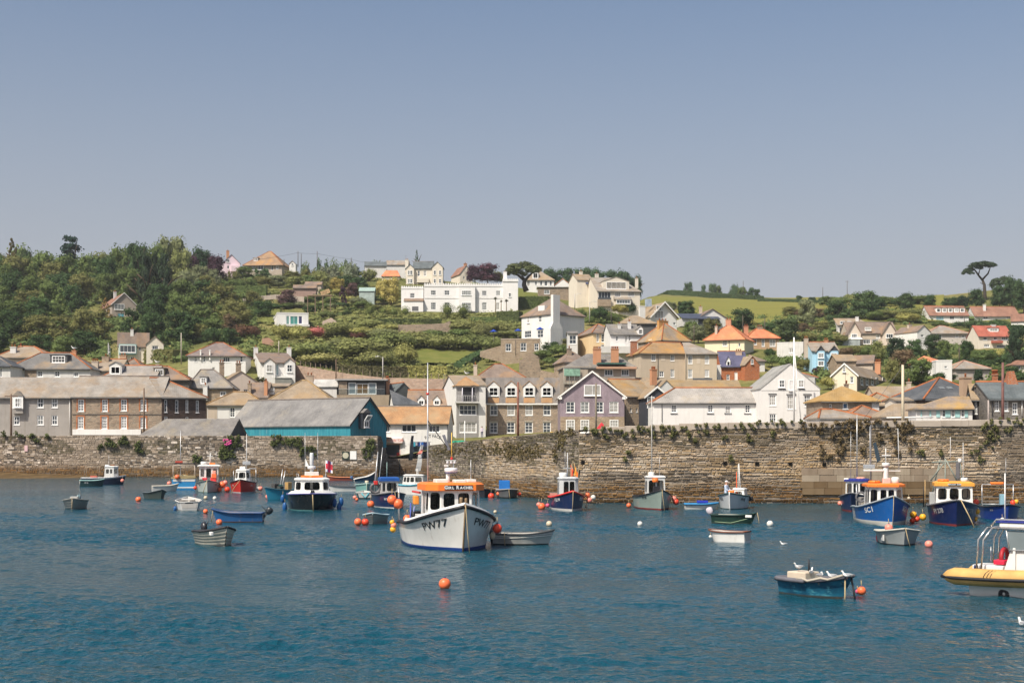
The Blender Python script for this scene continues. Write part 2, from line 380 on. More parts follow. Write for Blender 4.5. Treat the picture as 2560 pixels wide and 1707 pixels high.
# ------------------------------------------------------------------ harbour walls of real stones
def m_stonecol():
    t = NT('wall_stone'); a = t.n('ShaderNodeAttribute'); a.attribute_name = 'Col'; v = t.coord('World')
    c = t.mix(t.step(t.noise(v,3.5,5,.65),.35,.7),t.mix(1,a.outputs[0],(.76,.74,.72),'MULTIPLY'),a.outputs[0])
    t.bump(t.noise(v,9,4),.7,.03)
    return t.fin(c,.92,.12)
M_stonecol = m_stonecol()
M_mortar = m_plain((.25,.21,.17),.95,.1,.3)
def setcol(me,cols):
    at = me.color_attributes.new('Col','FLOAT_COLOR','POINT')
    at.data.foreach_set('color',np.array([(c[0],c[1],c[2],1) for c in cols],dtype=np.float32).ravel())
def stone_wall(root,A,B,zt,zb,hr,wr,colf,nind,seed,thick=2.0,open_=None):
    """courses of separate stones on the face A->B (seen face to the right of the walk B->A), core behind"""
    rng = random.Random(seed)
    A = Vector((*A,0)); B = Vector((*B,0)); L = (B-A).length; e = (B-A)/L; nrm = Vector((e.y,-e.x,0))
    o0 = Vector(root.location)
    core = MB(); back = nrm*-thick
    pts = []
    n = 24
    for i in range(n): 
        s0,s1 = L*i/n,L*(i+1)/n
        a,b = A+e*s0,A+e*s1
        up = Vector((0,0,1))
        core.add([a+up*zb-o0,b+up*zb-o0,b+up*zt(s1)-o0,a+up*zt(s0)-o0,b+back+up*zt(s1)-o0,a+back+up*zt(s0)-o0],[[0,1,2,3],[3,2,4,5]])
    core.build('wall_core',M_mortar,root)
    stones = []
    z = zb
    zmax = max(zt(0),zt(L),zt(L/2))
    while z < zmax-.02:
        h = rng.uniform(*hr); s = -rng.uniform(0,wr[1])
        ph = rng.uniform(0,9)
        while s < L:
            wdt = rng.uniform(*wr)*(.8 if rng.random() < .7 else 1.5); s0,s1 = max(s,0),min(s+wdt,L)
            if s1-s0 > .04:
                wob = .05*math.sin(s*.6+ph)+.02*math.sin(s*2.1+ph*3)
                z0,z1 = z+wob,z+h+wob
                top = zt((s0+s1)/2)
                if z0 < top-.05 and not (open_ and open_((s0+s1)/2,z)):
                    stones.append((s0,s1,z0,min(z1,top),rng.random()))
            s += wdt
        z += h
    def geo(st):
        s0,s1,z0,z1,r = st; g = .012+.012*rng.random(); p = .015+.06*rng.random()
        a0,a1,b0,b1 = s0+g,s1-g,z0+g*.8,z1-g*.8
        k = min(.03,(a1-a0)*.2); kz = min(.022,(b1-b0)*.25)
        j = lambda q: rng.uniform(-q,q)
        base = [A+e*x+Vector((0,0,y))-o0 for x,y in ((a0,b0),(a1,b0),(a1,b1),(a0,b1))]
        fr = [A+e*(x+j(k*.6))+nrm*(p+j(.008))+Vector((0,0,y+j(kz*.6)))-o0 for x,y in ((a0+k,b0+kz),(a1-k,b0+kz),(a1-k,b1-kz),(a0+k,b1-kz))]
        return base+fr,[[4,5,6,7],[0,1,5,4],[1,2,6,5],[2,3,7,6],[3,0,4,7]]
    stones.sort(key=lambda q: -(q[1]-q[0])*(q[3]-q[2]))
    big = MB(); cols = []
    for i,st in enumerate(stones):
        v,f = geo(st); c = colf((st[0]+st[1])/2,(st[2]+st[3])/2,st[4],rng)
        if i < nind:
            m1 = MB(); m1.add(v,f); o = m1.build('stone',M_stonecol,root); setcol(o.data,[c]*8)
        else:
            big.add(v,f); cols += [c]*8
    o = big.build('stones',M_stonecol,root); setcol(o.data,cols); o['kind'] = 'stuff'
def lerp3(a,b,t): return tuple(a[i]+(b[i]-a[i])*t for i in range(3))
def pick(rng,pal):
    a = rng.choice(pal); k = rng.uniform(.84,1.14)*(1 if pal is WEED else 1.2)
    if pal is PAL_R: a = lerp3(a,(.37,.285,.195),.42)
    return tuple(x*k for x in a)
def nz2(x,y,s=0): return mnoise.noise(Vector((x,y,s*7.3)))
WEED = [(.19,.105,.04),(.15,.088,.038),(.23,.135,.055),(.12,.078,.04),(.17,.115,.06)]
def weedmix(c,z,rng,z1,z0,x=0):
    t = (z1+nz2(x*.25,3.3)*.35-z)/(z1-z0); t = min(1,max(0,t))
    c = lerp3(c,pick(rng,WEED),t)
    if z < .25: c = dark(c,.5)
    return c
PAL_R = [(.46,.38,.28),(.38,.3,.21),(.31,.24,.165),(.52,.46,.38),(.38,.26,.13),(.24,.19,.14),(.5,.44,.37),(.4,.33,.25)]
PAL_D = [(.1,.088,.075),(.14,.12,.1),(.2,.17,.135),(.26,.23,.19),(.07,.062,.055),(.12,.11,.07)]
PAL_L = [(.13,.11,.088),(.2,.165,.13),(.095,.082,.07),(.42,.36,.3),(.31,.25,.19),(.23,.18,.13),(.5,.44,.38)]
def col_right(s,z,r,rng):
    c = pick(rng,PAL_R); g = nz2(s*.16,z*.35,1)
    if g > .25: c = lerp3(c,(.35,.22,.08),.4)
    if z > 4.35+nz2(s*.35,0,2)*1.1 and rng.random() < .78: c = lerp3(c,(.085,.07,.035),.72)
    if nz2(s*.12,z*.5,4) > .28: c = dark(c,.7)
    if 1.5 < z < 2.2 and nz2(s*.2,4,3) > .0 and rng.random() < .75: c = dark(c,.32)
    if s > 30.2: c = lerp3(c,(.13,.115,.1),.6)  # last stretch: shade of a turned wall face put into the stone colour
    return weedmix(c,z,rng,1.75,1.1,s)
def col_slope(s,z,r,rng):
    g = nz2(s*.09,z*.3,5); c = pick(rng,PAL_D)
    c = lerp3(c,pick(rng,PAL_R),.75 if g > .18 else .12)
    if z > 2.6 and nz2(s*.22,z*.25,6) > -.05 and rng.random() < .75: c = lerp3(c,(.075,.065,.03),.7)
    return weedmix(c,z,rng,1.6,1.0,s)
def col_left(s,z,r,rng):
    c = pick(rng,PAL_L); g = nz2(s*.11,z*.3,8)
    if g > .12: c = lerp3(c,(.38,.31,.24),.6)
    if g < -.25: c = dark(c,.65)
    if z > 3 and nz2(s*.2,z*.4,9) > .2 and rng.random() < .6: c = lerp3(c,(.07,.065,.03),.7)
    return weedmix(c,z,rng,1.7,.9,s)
dR = 102.0
XC = px2x(1447,dR)                                  # the corner of the pier
A_R,B_R = (XC,dR),(px2x(2760,dR),dR)
rw = empty('harbour_wall',(XC,dR,0)); tag(rw,'long sunlit tan rubble harbour wall with weed-brown foot','harbour wall')
stone_wall(rw,A_R,B_R,lambda s: 5.0+min(s,8)*.045+max(0,s-8)*.011,-.6,(.075,.17),(.18,.52),col_right,300,1)
E_S = (px2x(1070,150),150.0)
sw = empty('harbour_wall',(E_S[0],E_S[1],0)); tag(sw,'dark mossy harbour wall sloping back towards the hotel','harbour wall')
LS = math.hypot(XC-E_S[0],dR-150)
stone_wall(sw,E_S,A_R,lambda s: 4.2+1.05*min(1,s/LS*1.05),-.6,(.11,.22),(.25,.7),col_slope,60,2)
A_L,B_L = (px2x(-320,192),192.0),(px2x(944,192),192.0)
lw = empty('harbour_wall',(B_L[0]-40,192,0)); tag(lw,'grey rubble harbour wall below the blue shed','harbour wall')
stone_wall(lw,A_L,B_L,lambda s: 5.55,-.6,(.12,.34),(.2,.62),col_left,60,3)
# its end beside the slip, turning back; shade put into the stone colours
ew = empty('harbour_wall',(B_L[0],192,0)); tag(ew,'weedy end of the grey harbour wall beside the slip, darkened for shade','harbour wall')
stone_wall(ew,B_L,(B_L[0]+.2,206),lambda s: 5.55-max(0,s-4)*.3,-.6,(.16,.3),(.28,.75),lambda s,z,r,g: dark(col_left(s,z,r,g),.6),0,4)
mq = empty('harbour_wall',(px2x(960,206),206,0)); tag(mq,'low brown quay wall in front of the shops','harbour wall')
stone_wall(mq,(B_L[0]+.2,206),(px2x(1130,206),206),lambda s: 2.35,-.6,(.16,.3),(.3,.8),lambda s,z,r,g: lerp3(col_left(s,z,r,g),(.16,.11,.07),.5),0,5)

# concrete capping on the pier, big pale blocks at its foot
M_conc = m_render((.46,.39,.32),.6)
x = 1.6; k = 0
rng = random.Random(11)
while x < 33:
    ln = rng.uniform(1.3,2.2); mb = MB(); zt_ = 5.0+min(x,8)*.045+max(0,x-8)*.011
    mb.prism([(-.07,zt_-.05),(-.07,zt_+.36),(.45,zt_+.4),(.45,zt_-.05)],x+.01,x+ln-.01,'x')
    mb.build('coping_stone',M_conc,rw); x += ln
rng = random.Random(12)
M_block = m_render((.34,.27,.2),.9)
for r_ in range(4):
    x = px2x(2000,dR)-XC+rng.uniform(0,.3); x1 = px2x(2395,dR)-XC
    while x < x1:
        ln = rng.uniform(.9,1.9); mb = MB(); p = .13+rng.random()*.03
        mb.box(x+.01,min(x+ln,x1)-.01,-p,.1,.62+r_*.47,.62+(r_+1)*.47-.012)
        mb.build('foot_block',rng.choice([M_block,m_render((.3,.23,.165),.9),m_render((.38,.31,.23),.8)]) if r_ > 1 else rng.choice([m_render((.2,.14,.08),.6),m_render((.16,.105,.055),.6)]),rw); x += ln
for px_,py_ in ((1457,1155),(1812,1158),(1892,1158),(1975,1159),(2060,1160)):
    q = P(px_,py_,dR)-Vector((XC,dR,0)); mb = MB(); mb.box(q.x-.13,q.x+.13,-.1,.1,q.z-.12,q.z+.12); mb.build('drain_hole_shade',m_plain((.008,.008,.008),.9,.05),rw)  # black blocks paint the shade inside the small wall openings
# quay surface behind the walls
M_quay = m_render((.32,.29,.25),.5)
mb = MB()
def poly_top(pts): mb.add(pts,[list(range(len(pts)))])
poly_top([(XC,dR+.3,5.0),(px2x(2760,dR),dR+.3,5.2),(px2x(3300,200),200,5.2),(px2x(1500,200),200,5.2)])
poly_top([(XC,dR+.3,5.0),(px2x(1500,200),200,5.2),(px2x(1500,240),240,5.6),(px2x(1128,240),240,5.4),(px2x(1128,207),207,4.4),(E_S[0],150.3,4.15)])
poly_top([(-130,192.3,5.5),(B_L[0],192.3,5.5),(B_L[0],216,5.5),(-130,216,5.5)])
poly_top([(B_L[0],206,2.33),(px2x(1140,206),206,2.33),(px2x(1140,240),240,2.4),(B_L[0],240,2.4)])
q = tag(mb.build('quay',M_quay),kind='structure'); q['label'] = 'concrete quay tops behind the harbour walls'
# solid ends so that nothing is hollow
mb = MB()
mb.quad((E_S[0],150,-.6),(E_S[0],150,4.2),(px2x(1128,207),207,4.4),(px2x(1128,207),207,-.6))
q2 = tag(mb.build('quay_side',M_mortar),kind='structure'); q2['label'] = 'shaded side of the pier by the shops'
# weed-covered shoal on the left
def m_shoal():
    t = NT('shoal'); v = t.coord('World',(1,.4,1)); c = t.ramp(t.noise(v,.9,6,.7),[(.3,(.05,.032,.014)),(.55,(.11,.07,.028)),(.75,(.17,.12,.06))])
    t.bump(t.noise(v,3,4),1,.08); return t.fin(c,.9,.2)
mb = MB(); n = 30; vv = []
for j in range(9):
    for i in range(n+1):
        x = px2x(-300,190)+i*(px2x(270,190)-px2x(-300,190))/n; t = j/8
        y = 192.2-t*(17-13*max(0,i/n-.25)); vv.append((x,y,.95*(1-t)*(1-.85*(i/n)**2)-.12+.12*nz2(x*.5,y*.5)*(1-t)))
mb.add(vv,[[j*(n+1)+i+1,j*(n+1)+i,(j+1)*(n+1)+i,(j+1)*(n+1)+i+1] for j in range(8) for i in range(n)],0,True)
s_ = tag(mb.build('foreshore',m_shoal()),kind='structure'); s_['label'] = 'brown weedy foreshore at the foot of the wall'
# ------------------------------------------------------------------ house builder
def window_geo(mb,w,h,nx,ny,fw,bar,arch=False,sill=True):
    """frame bars in the plane y=0, outward is -y, lower left corner at the origin"""
    t = .06
    mb.box(0,fw,-t*.5,t,0,h); mb.box(w-fw,w,-t*.5,t,0,h)
    mb.box(fw,w-fw,-t*.5,t,0,fw); mb.box(fw,w-fw,-t*.5,t,h-fw,h)
    for i in range(1,nx):
        x = fw+(w-2*fw)*i/nx; mb.box(x-bar/2,x+bar/2,-t*.4,t*.8,fw,h-fw)
    for j in range(1,ny):
        z = fw+(h-2*fw)*j/ny; b2 = bar*(1.25 if j*2 == ny else 1); mb.box(fw,w-fw,-t*.3,t*.7,z-b2/2,z+b2/2)
    if sill: mb.box(-.06,w+.06,-.16,.02,-.09,-.003)
wr_ = random.Random(21)
def put_window(parent,M4,w,h,nx=2,ny=2,mat=None,glass=None,name='window',joined=False,fw=None,sill=True):
    mat = mat or M_frame
    fw = fw or min(.13,.13*min(w,h)+.02); mb = MB(); window_geo(mb,w,h,nx,ny,fw,max(.035,min(.06,fw*.5)),sill=sill)
    g = glass or wr_.choices(GL,(4,3,2.5,2.2))[0]
    if joined:
        mb.quad((fw*.5,.03,fw*.5),(w-fw*.5,.03,fw*.5),(w-fw*.5,.03,h-fw*.5),(fw*.5,.03,h-fw*.5),1)
        o = mb.build(name,[mat,g],parent); o.matrix_local = M4; return o
    o = mb.build(name,mat,parent); o.matrix_local = M4
    p = MB(); p.box(fw*.5,w-fw*.5,.02,.04,fw*.5,h-fw*.5); p.build('pane',g,o)
    return o
HREC = []
class House:
    def __init__(s,name,label,d,xl,xr,yb,ye,yr,dep=8,yaw=0,roof='x',wall=None,rf=None,xs=None,oh=.3,hl=0,hr=0,
                 cat='house',win=(),sink=1.5,ridge=None,ov=.18,frame=None,parent=None,gutter=True,rt=.14,walls=None):
        s.name,s.d,s.yaw = name,d,yaw
        th = R(yaw); c,sn = math.cos(th),math.sin(th); s.c,s.s = c,sn
        kl,kr = (xl-CX)/F,(xr-CX)/F
        if yaw >= 0:
            O = Vector((kl*d,d)); W = (kr*O.y-O.x)/(c-kr*sn); ref = O
        else:
            O2 = Vector((kr*d,d)); W = (O2.x-kl*O2.y)/(c-kl*sn); O = O2-Vector((c,sn))*W; ref = O2
        if xs is not None:
            k = (xs-CX)/F; dep = (ref.x-k*ref.y)/(sn+k*c)
            dep = min(max(dep,2),60)
        s.O,s.W,s.D = O,W,dep
        s.z0 = py2z(yb,d); s.ze = py2z(ye,d)-s.z0
        dr = d+.5*dep*c if roof in ('x',) else (d+abs(W*sn)*.5 if roof == 'y' else d+.5*dep*c+.25*abs(W*sn))
        s.zr = (py2z(yr,dr)-s.z0) if yr is not None else s.ze
        s.root = empty(name,(O.x,O.y,s.z0),th,parent)
        HREC.append((min(xl,xs or xl),max(xr,xs or xr),yr or ye,yb-14,d))
        if d > 205:            # walls always reach the ground below them
            e1,e2 = Vector((c,sn)),Vector((-sn,c)); low = min(gz(q.x,q.y) for q in (O,O+e1*W,O+e2*dep,O+e1*W+e2*dep)); sink = max(sink,s.z0-low+.4)
        if parent is None: tag(s.root,label,cat)
        s.wall = wall; s.rf = rf; s.roof = roof; s.oh = oh; s.frame = frame; s.sink = sink; s.hips = (hl,hr)
        s.holes = {'front': [],'left': [],'right': []}
        wins = []
        for q in win:
            x0,y0,x1,y1 = q[:4]; nx,ny = (q[4],q[5]) if len(q) > 5 else (2,2); fc = q[6] if len(q) > 6 else 'front'; opt = q[7] if len(q) > 7 else {}
            a = s.on(fc,x0,y1); b = s.on(fc,x1,y0)
            u0,u1 = min(a[0],b[0]),max(a[0],b[0]); zz0,zz1 = min(a[1],b[1]),max(a[1],b[1])
            lim = W if fc == 'front' else dep
            ok = u0 > .1 and u1 < lim-.1 and zz1 < s.ze-.06 and zz0 > -s.sink+.2 and not opt.get('proud')
            if ok: s.holes[fc].append((u0,u1,zz0,zz1))
            wins.append((fc,u0,u1,zz0,zz1,nx,ny,ok,opt))
        if walls is not False: s.build_walls()
        if roof in ('x','y'): s.build_roof(hl,hr,ov,rt)
        elif roof == 'flat': s.flat_roof()
        if ridge and roof in ('x','y'): s.ridge(ridge)
        if gutter and roof in ('x',) and wall is not None:
            mb = MB(); mb.tube([(-.1,-oh-.03,s.ze-oh*s.slope-.05),(W+.1,-oh-.03,s.ze-oh*s.slope-.05)],.07,6)
            mb.build('gutter',m_plain((.05,.055,.06),.5,.3,.1),s.root)
        for fc,u0,u1,zz0,zz1,nx,ny,ok,opt in wins:
            s.window(fc,u0,u1,zz0,zz1,nx,ny,.1 if ok else -.05,opt)
    def w2l(s,p):
        x,y = p.x-s.O.x,p.y-s.O.y
        return Vector((x*s.c+y*s.s,-x*s.s+y*s.c,p.z-s.z0))
    def on(s,face,px,py,off=0):
        """photograph pixel -> (distance along the face, height) on a wall of the house"""
        r = Vector(((px-CX)/F,1,(YH-py)/F)); cl = s.w2l(Vector((0,0,EYE)))
        rl = Vector((r.x*s.c+r.y*s.s,-r.x*s.s+r.y*s.c,r.z))
        if face == 'front': t = (off-cl.y)/rl.y; p = cl+rl*t; return (p.x,p.z)
        xx = 0 if face == 'left' else s.W
        t = (xx+off-cl.x)/rl.x; p = cl+rl*t; return (p.y,p.z)
    def at(s,px,py,v):
        """pixel -> local point on the plane y = v"""
        u = s.on('front',px,py,v); return (u[0],v,u[1])
    def face_m(s,face):
        if face == 'front': return Matrix.Identity(4)
        if face == 'left': return Matrix(((0,1,0,0),(1,0,0,0),(0,0,1,0),(0,0,0,1)))  # unused for windows
        return Matrix(((0,-1,0,s.W),(1,0,0,0),(0,0,1,0),(0,0,0,1)))
    def window(s,fc,u0,u1,z0,z1,nx,ny,rec,opt):
        w,h = u1-u0,z1-z0
        if fc == 'front': M4 = Matrix.Translation((u0,rec,z0))
        elif fc == 'right': M4 = Matrix(((0,-1,0,s.W-rec),(1,0,0,u0),(0,0,1,z0),(0,0,0,1)))
        else: M4 = Matrix(((0,1,0,rec),(-1,0,0,u1),(0,0,1,z0),(0,0,0,1)))
        put_window(s.root,M4,w,h,nx,ny,opt.get('mat',s.frame),opt.get('glass'),opt.get('name','window'),fw=opt.get('fw'))
        if opt.get('trim'):            # brick or stone surround, standing a little proud
            mb = MB(); k = .2; y0,y1 = -.035,.02
            for a,b,c2,d2 in ((-k,-.005,-.1,h+k),(w+.005,w+k,-.1,h+k),(0,w,h+.005,h+k)): mb.box(a,b,y0-rec,y1-rec,c2,d2)
            o = mb.build('surround',opt['trim'],s.root); o.matrix_local = M4
    def build_walls(s):
        mb = MB(); W,D,ze,zb = s.W,s.D,s.ze,-s.sink
        def face(L,holes,fn):
            us = sorted({0,L,*[h[0] for h in holes],*[h[1] for h in holes]}); zs = sorted({zb,ze,*[h[2] for h in holes],*[h[3] for h in holes]})
            for a,b in zip(us,us[1:]):
                for c,d in zip(zs,zs[1:]):
                    m,n = (a+b)/2,(c+d)/2
                    if any(h[0] < m < h[1] and h[2] < n < h[3] for h in holes): continue
                    mb.add([fn(a,0,c),fn(b,0,c),fn(b,0,d),fn(a,0,d)],[[0,1,2,3]])
            r = .17
            for a,b,c,d in holes:
                mb.add([fn(a,0,c),fn(b,0,c),fn(b,0,d),fn(a,0,d),fn(a,r,c),fn(b,r,c),fn(b,r,d),fn(a,r,d)],
                       [[0,1,5,4],[1,2,6,5],[2,3,7,6],[3,0,4,7],[4,5,6,7]])
        face(W,s.holes['front'],lambda u,r,z: (u,r,z))
        face(D,s.holes['right'],lambda u,r,z: (W-r,u,z))
        face(D,s.holes['left'],lambda u,r,z: (r,D-u,z) if False else (r,u,z))
        mb.add([(W,D,zb),(0,D,zb),(0,D,ze),(W,D,ze)],[[0,1,2,3]])
        if s.roof == 'x':
            for x,q in ((0,s.hips[0]),(W,s.hips[1])):
                if not q: mb.add([(x,0,ze),(x,D,ze),(x,D/2,s.zr)],[[0,1,2]])
        if s.roof == 'y':
            for y,q in ((0,s.hips[0]),(D,s.hips[1])):
                if not q: mb.add([(0,y,ze),(W,y,ze),(W/2,y,s.zr)],[[0,1,2]])
        s.wo = mb.build('wall',s.wall,s.root)
    def build_roof(s,hl,hr,ov,t):
        W,D,ze,zr,oh = s.W,s.D,s.ze+.02,s.zr+.02,s.oh
        along = s.roof == 'x'
        A,B = (W,D) if along else (D,W)           # A along the ridge, B across it
        s.slope = sl = (zr-ze)/(B/2); zl = ze-oh*sl
        a0,a1 = (-ov if hl == 0 else -oh),(A+ov if hr == 0 else A+oh)
        r0,r1 = (a0 if hl == 0 else hl),(a1 if hr == 0 else A-hr)
        if r1 < r0: r0 = r1 = (r0+r1)/2
        V = [(a0,-oh,zl),(a1,-oh,zl),(a1,B+oh,zl),(a0,B+oh,zl),(r0,B/2,zr),(r1,B/2,zr)]
        V2 = [(x,y,z+t) for x,y,z in V]
        vs = V+V2; fs = [[6,7,11,10],[8,9,10,11],[7,8,11],[9,6,10],[1,0,4,5],[3,2,5,4],[2,1,5],[0,3,4],
                         [0,1,7,6],[1,2,8,7],[2,3,9,8],[3,0,6,9]]
        if hl == 0: fs = [f for f in fs if f not in ([9,6,10],[0,3,4],[3,0,6,9])]+[[3,4,10,9],[4,0,6,10]]
        if hr == 0: fs = [f for f in fs if f not in ([7,8,11],[2,1,5],[1,2,8,7])]+[[1,5,11,7],[5,2,8,11]]
        if not along: vs = [(y,x,z) for x,y,z in vs]; fs = [f[::-1] for f in fs]
        mb = MB(); mb.add(vs,fs); s.ro = mb.build('roof',s.rf,s.root)
        s.rl = (r0,r1,zr+t,hl,hr,a0,a1,zl+t,B,oh)
    def ridge(s,mat,hips=True):
        r0,r1,z,hl,hr,a0,a1,zl,B,oh = s.rl; mb = MB()
        f = (lambda p: p) if s.roof == 'x' else (lambda p: (p[1],p[0],p[2]))
        ls = [((r0,B/2,z),(r1,B/2,z))]
        if hl: ls += [((r0,B/2,z),(a0,-oh,zl)),((r0,B/2,z),(a0,B+oh,zl))]
        if hr: ls += [((r1,B/2,z),(a1,-oh,zl)),((r1,B/2,z),(a1,B+oh,zl))]
        for a,b in ls: mb.tube([f(a),f(b)],.13,6)
        mb.build('ridge_tiles',mat,s.ro)
    def flat_roof(s):
        mb = MB(); o = s.oh; mb.box(-o,s.W+o,-o,s.D+o,s.ze+.01,s.ze+.26); s.ro = mb.build('roof',s.rf,s.root); s.slope = 0
    def chimney(s,x0,y0,x1,y1,v=.5,mat=None,pots=2,pm=None,dep=.7):
        vv = s.D*v; a = s.at(x0,y1,vv); b = s.at(x1,y0,vv); mb = MB(); w = b[0]-a[0]
        mb.box(a[0],b[0],vv-dep/2,vv+dep/2,a[2]-.8,b[2]); mb.box(a[0]-.07,b[0]+.07,vv-dep/2-.07,vv+dep/2+.07,b[2]+.002,b[2]+.14)
        c = mb.build('chimney',mat or s.wall,s.root)
        if wr_.random() < .3 and pots:      # television aerial
            q = MB(); x,z = a[0]+w*.2,b[2]; q.tube([(x,vv,z),(x,vv,z+1.5)],.022,4); q.tube([(x-.5,vv,z+1.4),(x+.5,vv,z+1.4)],.016,4)
            for i in range(5): q.tube([(x-.45+i*.22,vv-.22,z+1.4),(x-.45+i*.22,vv+.22,z+1.4)],.012,4)
            q.build('aerial',M_lead,c)
        for i in range(pots):
            p = MB(); p.lathe([(.12,0),(.11,.35),(.14,.36),(.14,.45)],(a[0]+w*(i+.5)/pots,vv,b[2]+.14),8); p.build('chimney_pot',pm or m_plain((.42,.16,.07),.8,.2),c)
    def dormer(s,x0,y0,x1,y1,ya=None,nx=2,ny=2,mat=None,rf=None,side=None,fr=None):
        """window box on the front slope; y0..y1 its face, ya the apex of its own little roof"""
        sl = s.slope; v = 0
        for _ in range(6):
            z = s.on('front',x0,y1,v)[1]; v = max(.05,(z-s.ze)/max(sl,.05)-.05)
        a = s.at(x0,y1,v); b = s.at(x1,y0,v); w,h = b[0]-a[0],b[2]-a[2]
        zap = s.at(x0,ya,v)[2] if ya else b[2]
        def vr(z): return min((z-s.ze)/max(sl,.05),s.D/2)
        mb = MB(); x_0,x_1,z0,z1 = a[0],b[0],a[2]-.3,b[2]
        mb.add([(x_0,v,z0),(x_1,v,z0),(x_1,v,z1),(x_0,v,z1),(x_1,vr(z1)+.1,z1),(x_0,vr(z1)+.1,z1),(x_1,v,z0),(x_0,v,z0)],[[0,1,2,3],[1,4,2],[0,3,5]])
        if ya: mb.add([(x_0,v,z1),(x_1,v,z1),((x_0+x_1)/2,v,zap)],[[0,1,2]])
        dm = mb.build('dormer',side or s.wall,s.root)
        rb = MB(); o = .12
        if ya:
            xm = (x_0+x_1)/2; k = (zap-z1)/(w/2); ve = vr(zap)+.2
            vs = [(x_0-o,v-o,z1-o*k+.02),(xm,v-o,zap+.02),(x_1+o,v-o,z1-o*k+.02),(x_0-o,ve,z1-o*k+.02),(xm,ve,zap+.02),(x_1+o,ve,z1-o*k+.02)]
            vs += [(x,y,z+.1) for x,y,z in vs]
            rb.add(vs,[[6,7,10,9],[7,8,11,10],[0,1,7,6],[1,2,8,7],[0,6,9,3],[2,5,11,8],[1,0,3,4],[2,1,4,5]])
        else: rb.box(x_0-o,x_1+o,v-o,vr(z1)+.3,z1+.01,z1+.16)
        rb.build('dormer_roof',rf or s.rf,dm)
        m = w*.12; put_window(dm,Matrix.Translation((x_0+m,v-.03,a[2]+h*.06)),w-2*m,h*.86,nx,ny,fr or s.frame,joined=True)
        return dm
    def box(s,name,x0,y0,x1,y1,v0,v1,mat,parent=None):
        """a box whose front face covers the pixel rectangle at depth v0"""
        a = s.at(x0,y1,v0); b = s.at(x1,y0,v0); mb = MB(); mb.box(a[0],b[0],v0,v1,a[2],b[2]); return mb.build(name,mat,parent or s.root)
    def pipe(s,x,y0,y1,mat=None):
        a = s.at(x,y1,-.08); b = s.at(x,y0,-.08); mb = MB(); mb.tube([a,(a[0],a[1],b[2])],.05,5)
        mb.build('drainpipe',mat or m_plain((.06,.06,.065),.5,.3,.1),s.root)
OR = (.42,.15,.05)
M_ridge = m_plain((.36,.13,.055),.85,.15,.25)
M_ridge_grey = m_plain((.2,.17,.15),.85,.15,.2)
M_pot = m_plain((.42,.16,.07),.8,.2)
M_brick = m_stone((.3,.1,.05),(.36,.13,.06),(.27,.1,.055),(.34,.24,.18),.2)
M_chim_or = m_render((.5,.25,.14),.3)
M_lead = m_plain((.06,.065,.07),.6,.3)
SL_GREY = m_slate((.115,.11,.108),(.17,.16,.15),(.3,.25,.17),.3)
SL_PALE = m_slate((.19,.175,.158),(.25,.23,.205),(.24,.165,.095),.42)
SL_DARK = m_slate((.045,.052,.06),(.075,.08,.088),(.2,.19,.17),.1)
SL_BROWN = m_slate((.13,.1,.085),(.18,.14,.115),(.3,.17,.07),.3)
SL_RED = m_slate((.17,.085,.06),(.22,.12,.085),(.26,.18,.13),.15)
SL_MUST = m_slate((.19,.15,.11),(.245,.195,.14),(.29,.19,.09),.4)
SL_ORANGE = m_slate((.25,.14,.07),(.32,.18,.085),(.3,.23,.14),.4,.24,.3)
SL_TERRA = m_slate((.42,.14,.07),(.5,.18,.09),(.42,.24,.08),.2,.24,.3)
SL_TAN = m_slate((.2,.165,.13),(.25,.205,.16),(.28,.19,.095),.42)
SL_TEAL = m_slate((.07,.085,.09),(.1,.115,.12),(.2,.19,.17),.12)
R_white = m_render((.69,.68,.66),.3); R_white2 = m_render((.62,.61,.59),.45); R_cream = m_render((.66,.6,.51),.3); R_grey = m_render((.34,.315,.29),.5)
R_beige = m_render((.5,.42,.34),.35); R_tan = m_render((.48,.4,.31),.3); R_yellow = m_render((.66,.5,.3),.25); R_ochre = m_render((.46,.31,.19),.35)
ST_brown = m_stone((.27,.2,.145),(.35,.27,.2),(.18,.14,.105),(.27,.23,.18)); ST_dark = m_stone((.075,.05,.042),(.1,.068,.055),(.055,.04,.036),(.05,.04,.035),.25)
ST_tan = m_stone((.33,.25,.17),(.4,.31,.22),(.25,.18,.12),(.3,.25,.2))
ST_grey = m_stone((.13,.12,.11),(.2,.18,.16),(.09,.085,.08),(.16,.15,.135))
# ------------------------------------------------------------------ the town, front row first (left to right)
trimb = dict(trim=m_plain((.42,.17,.08),.85,.15,.25))
h = House('terraced_house','grey rendered house with hanging bay window at the far left of the quay',200,-70,178,1090,992,945,dep=9,yaw=6,wall=R_grey,rf=SL_PALE,
          win=[(93,995,109,1019,2,2),(129,995,144,1019,2,2),(93,1038,109,1062,2,2),(129,1038,144,1062,2,2),(34,1040,49,1062,2,2),(-20,995,-5,1019),(-20,1038,-5,1062)])
a = h.at(32,1033,-.6); b = h.at(57,990,-.6)
mb = MB(); mb.box(a[0],b[0],-.6,0,a[2],b[2]); bay = mb.build('bay',R_grey,h.root)
mb = MB(); mb.box(a[0]-.05,b[0]+.05,-.66,-.603,a[2]+.65,b[2]-.02); mb.build('bay_front',M_white,bay)
mb = MB(); xm = (a[0]+b[0])/2; mb.prism([(a[0]-.1,b[2]),(b[0]+.1,b[2]),(xm,b[2]+.75)],-.75,.9,'y'); mb.build('bay_roof',SL_PALE,bay)
put_window(bay,Matrix.Translation((a[0]+.28,-.69,a[2]+.85)),b[0]-a[0]-.56,1.3,2,2,joined=True)
h.pipe(174,995,1085,M_white)
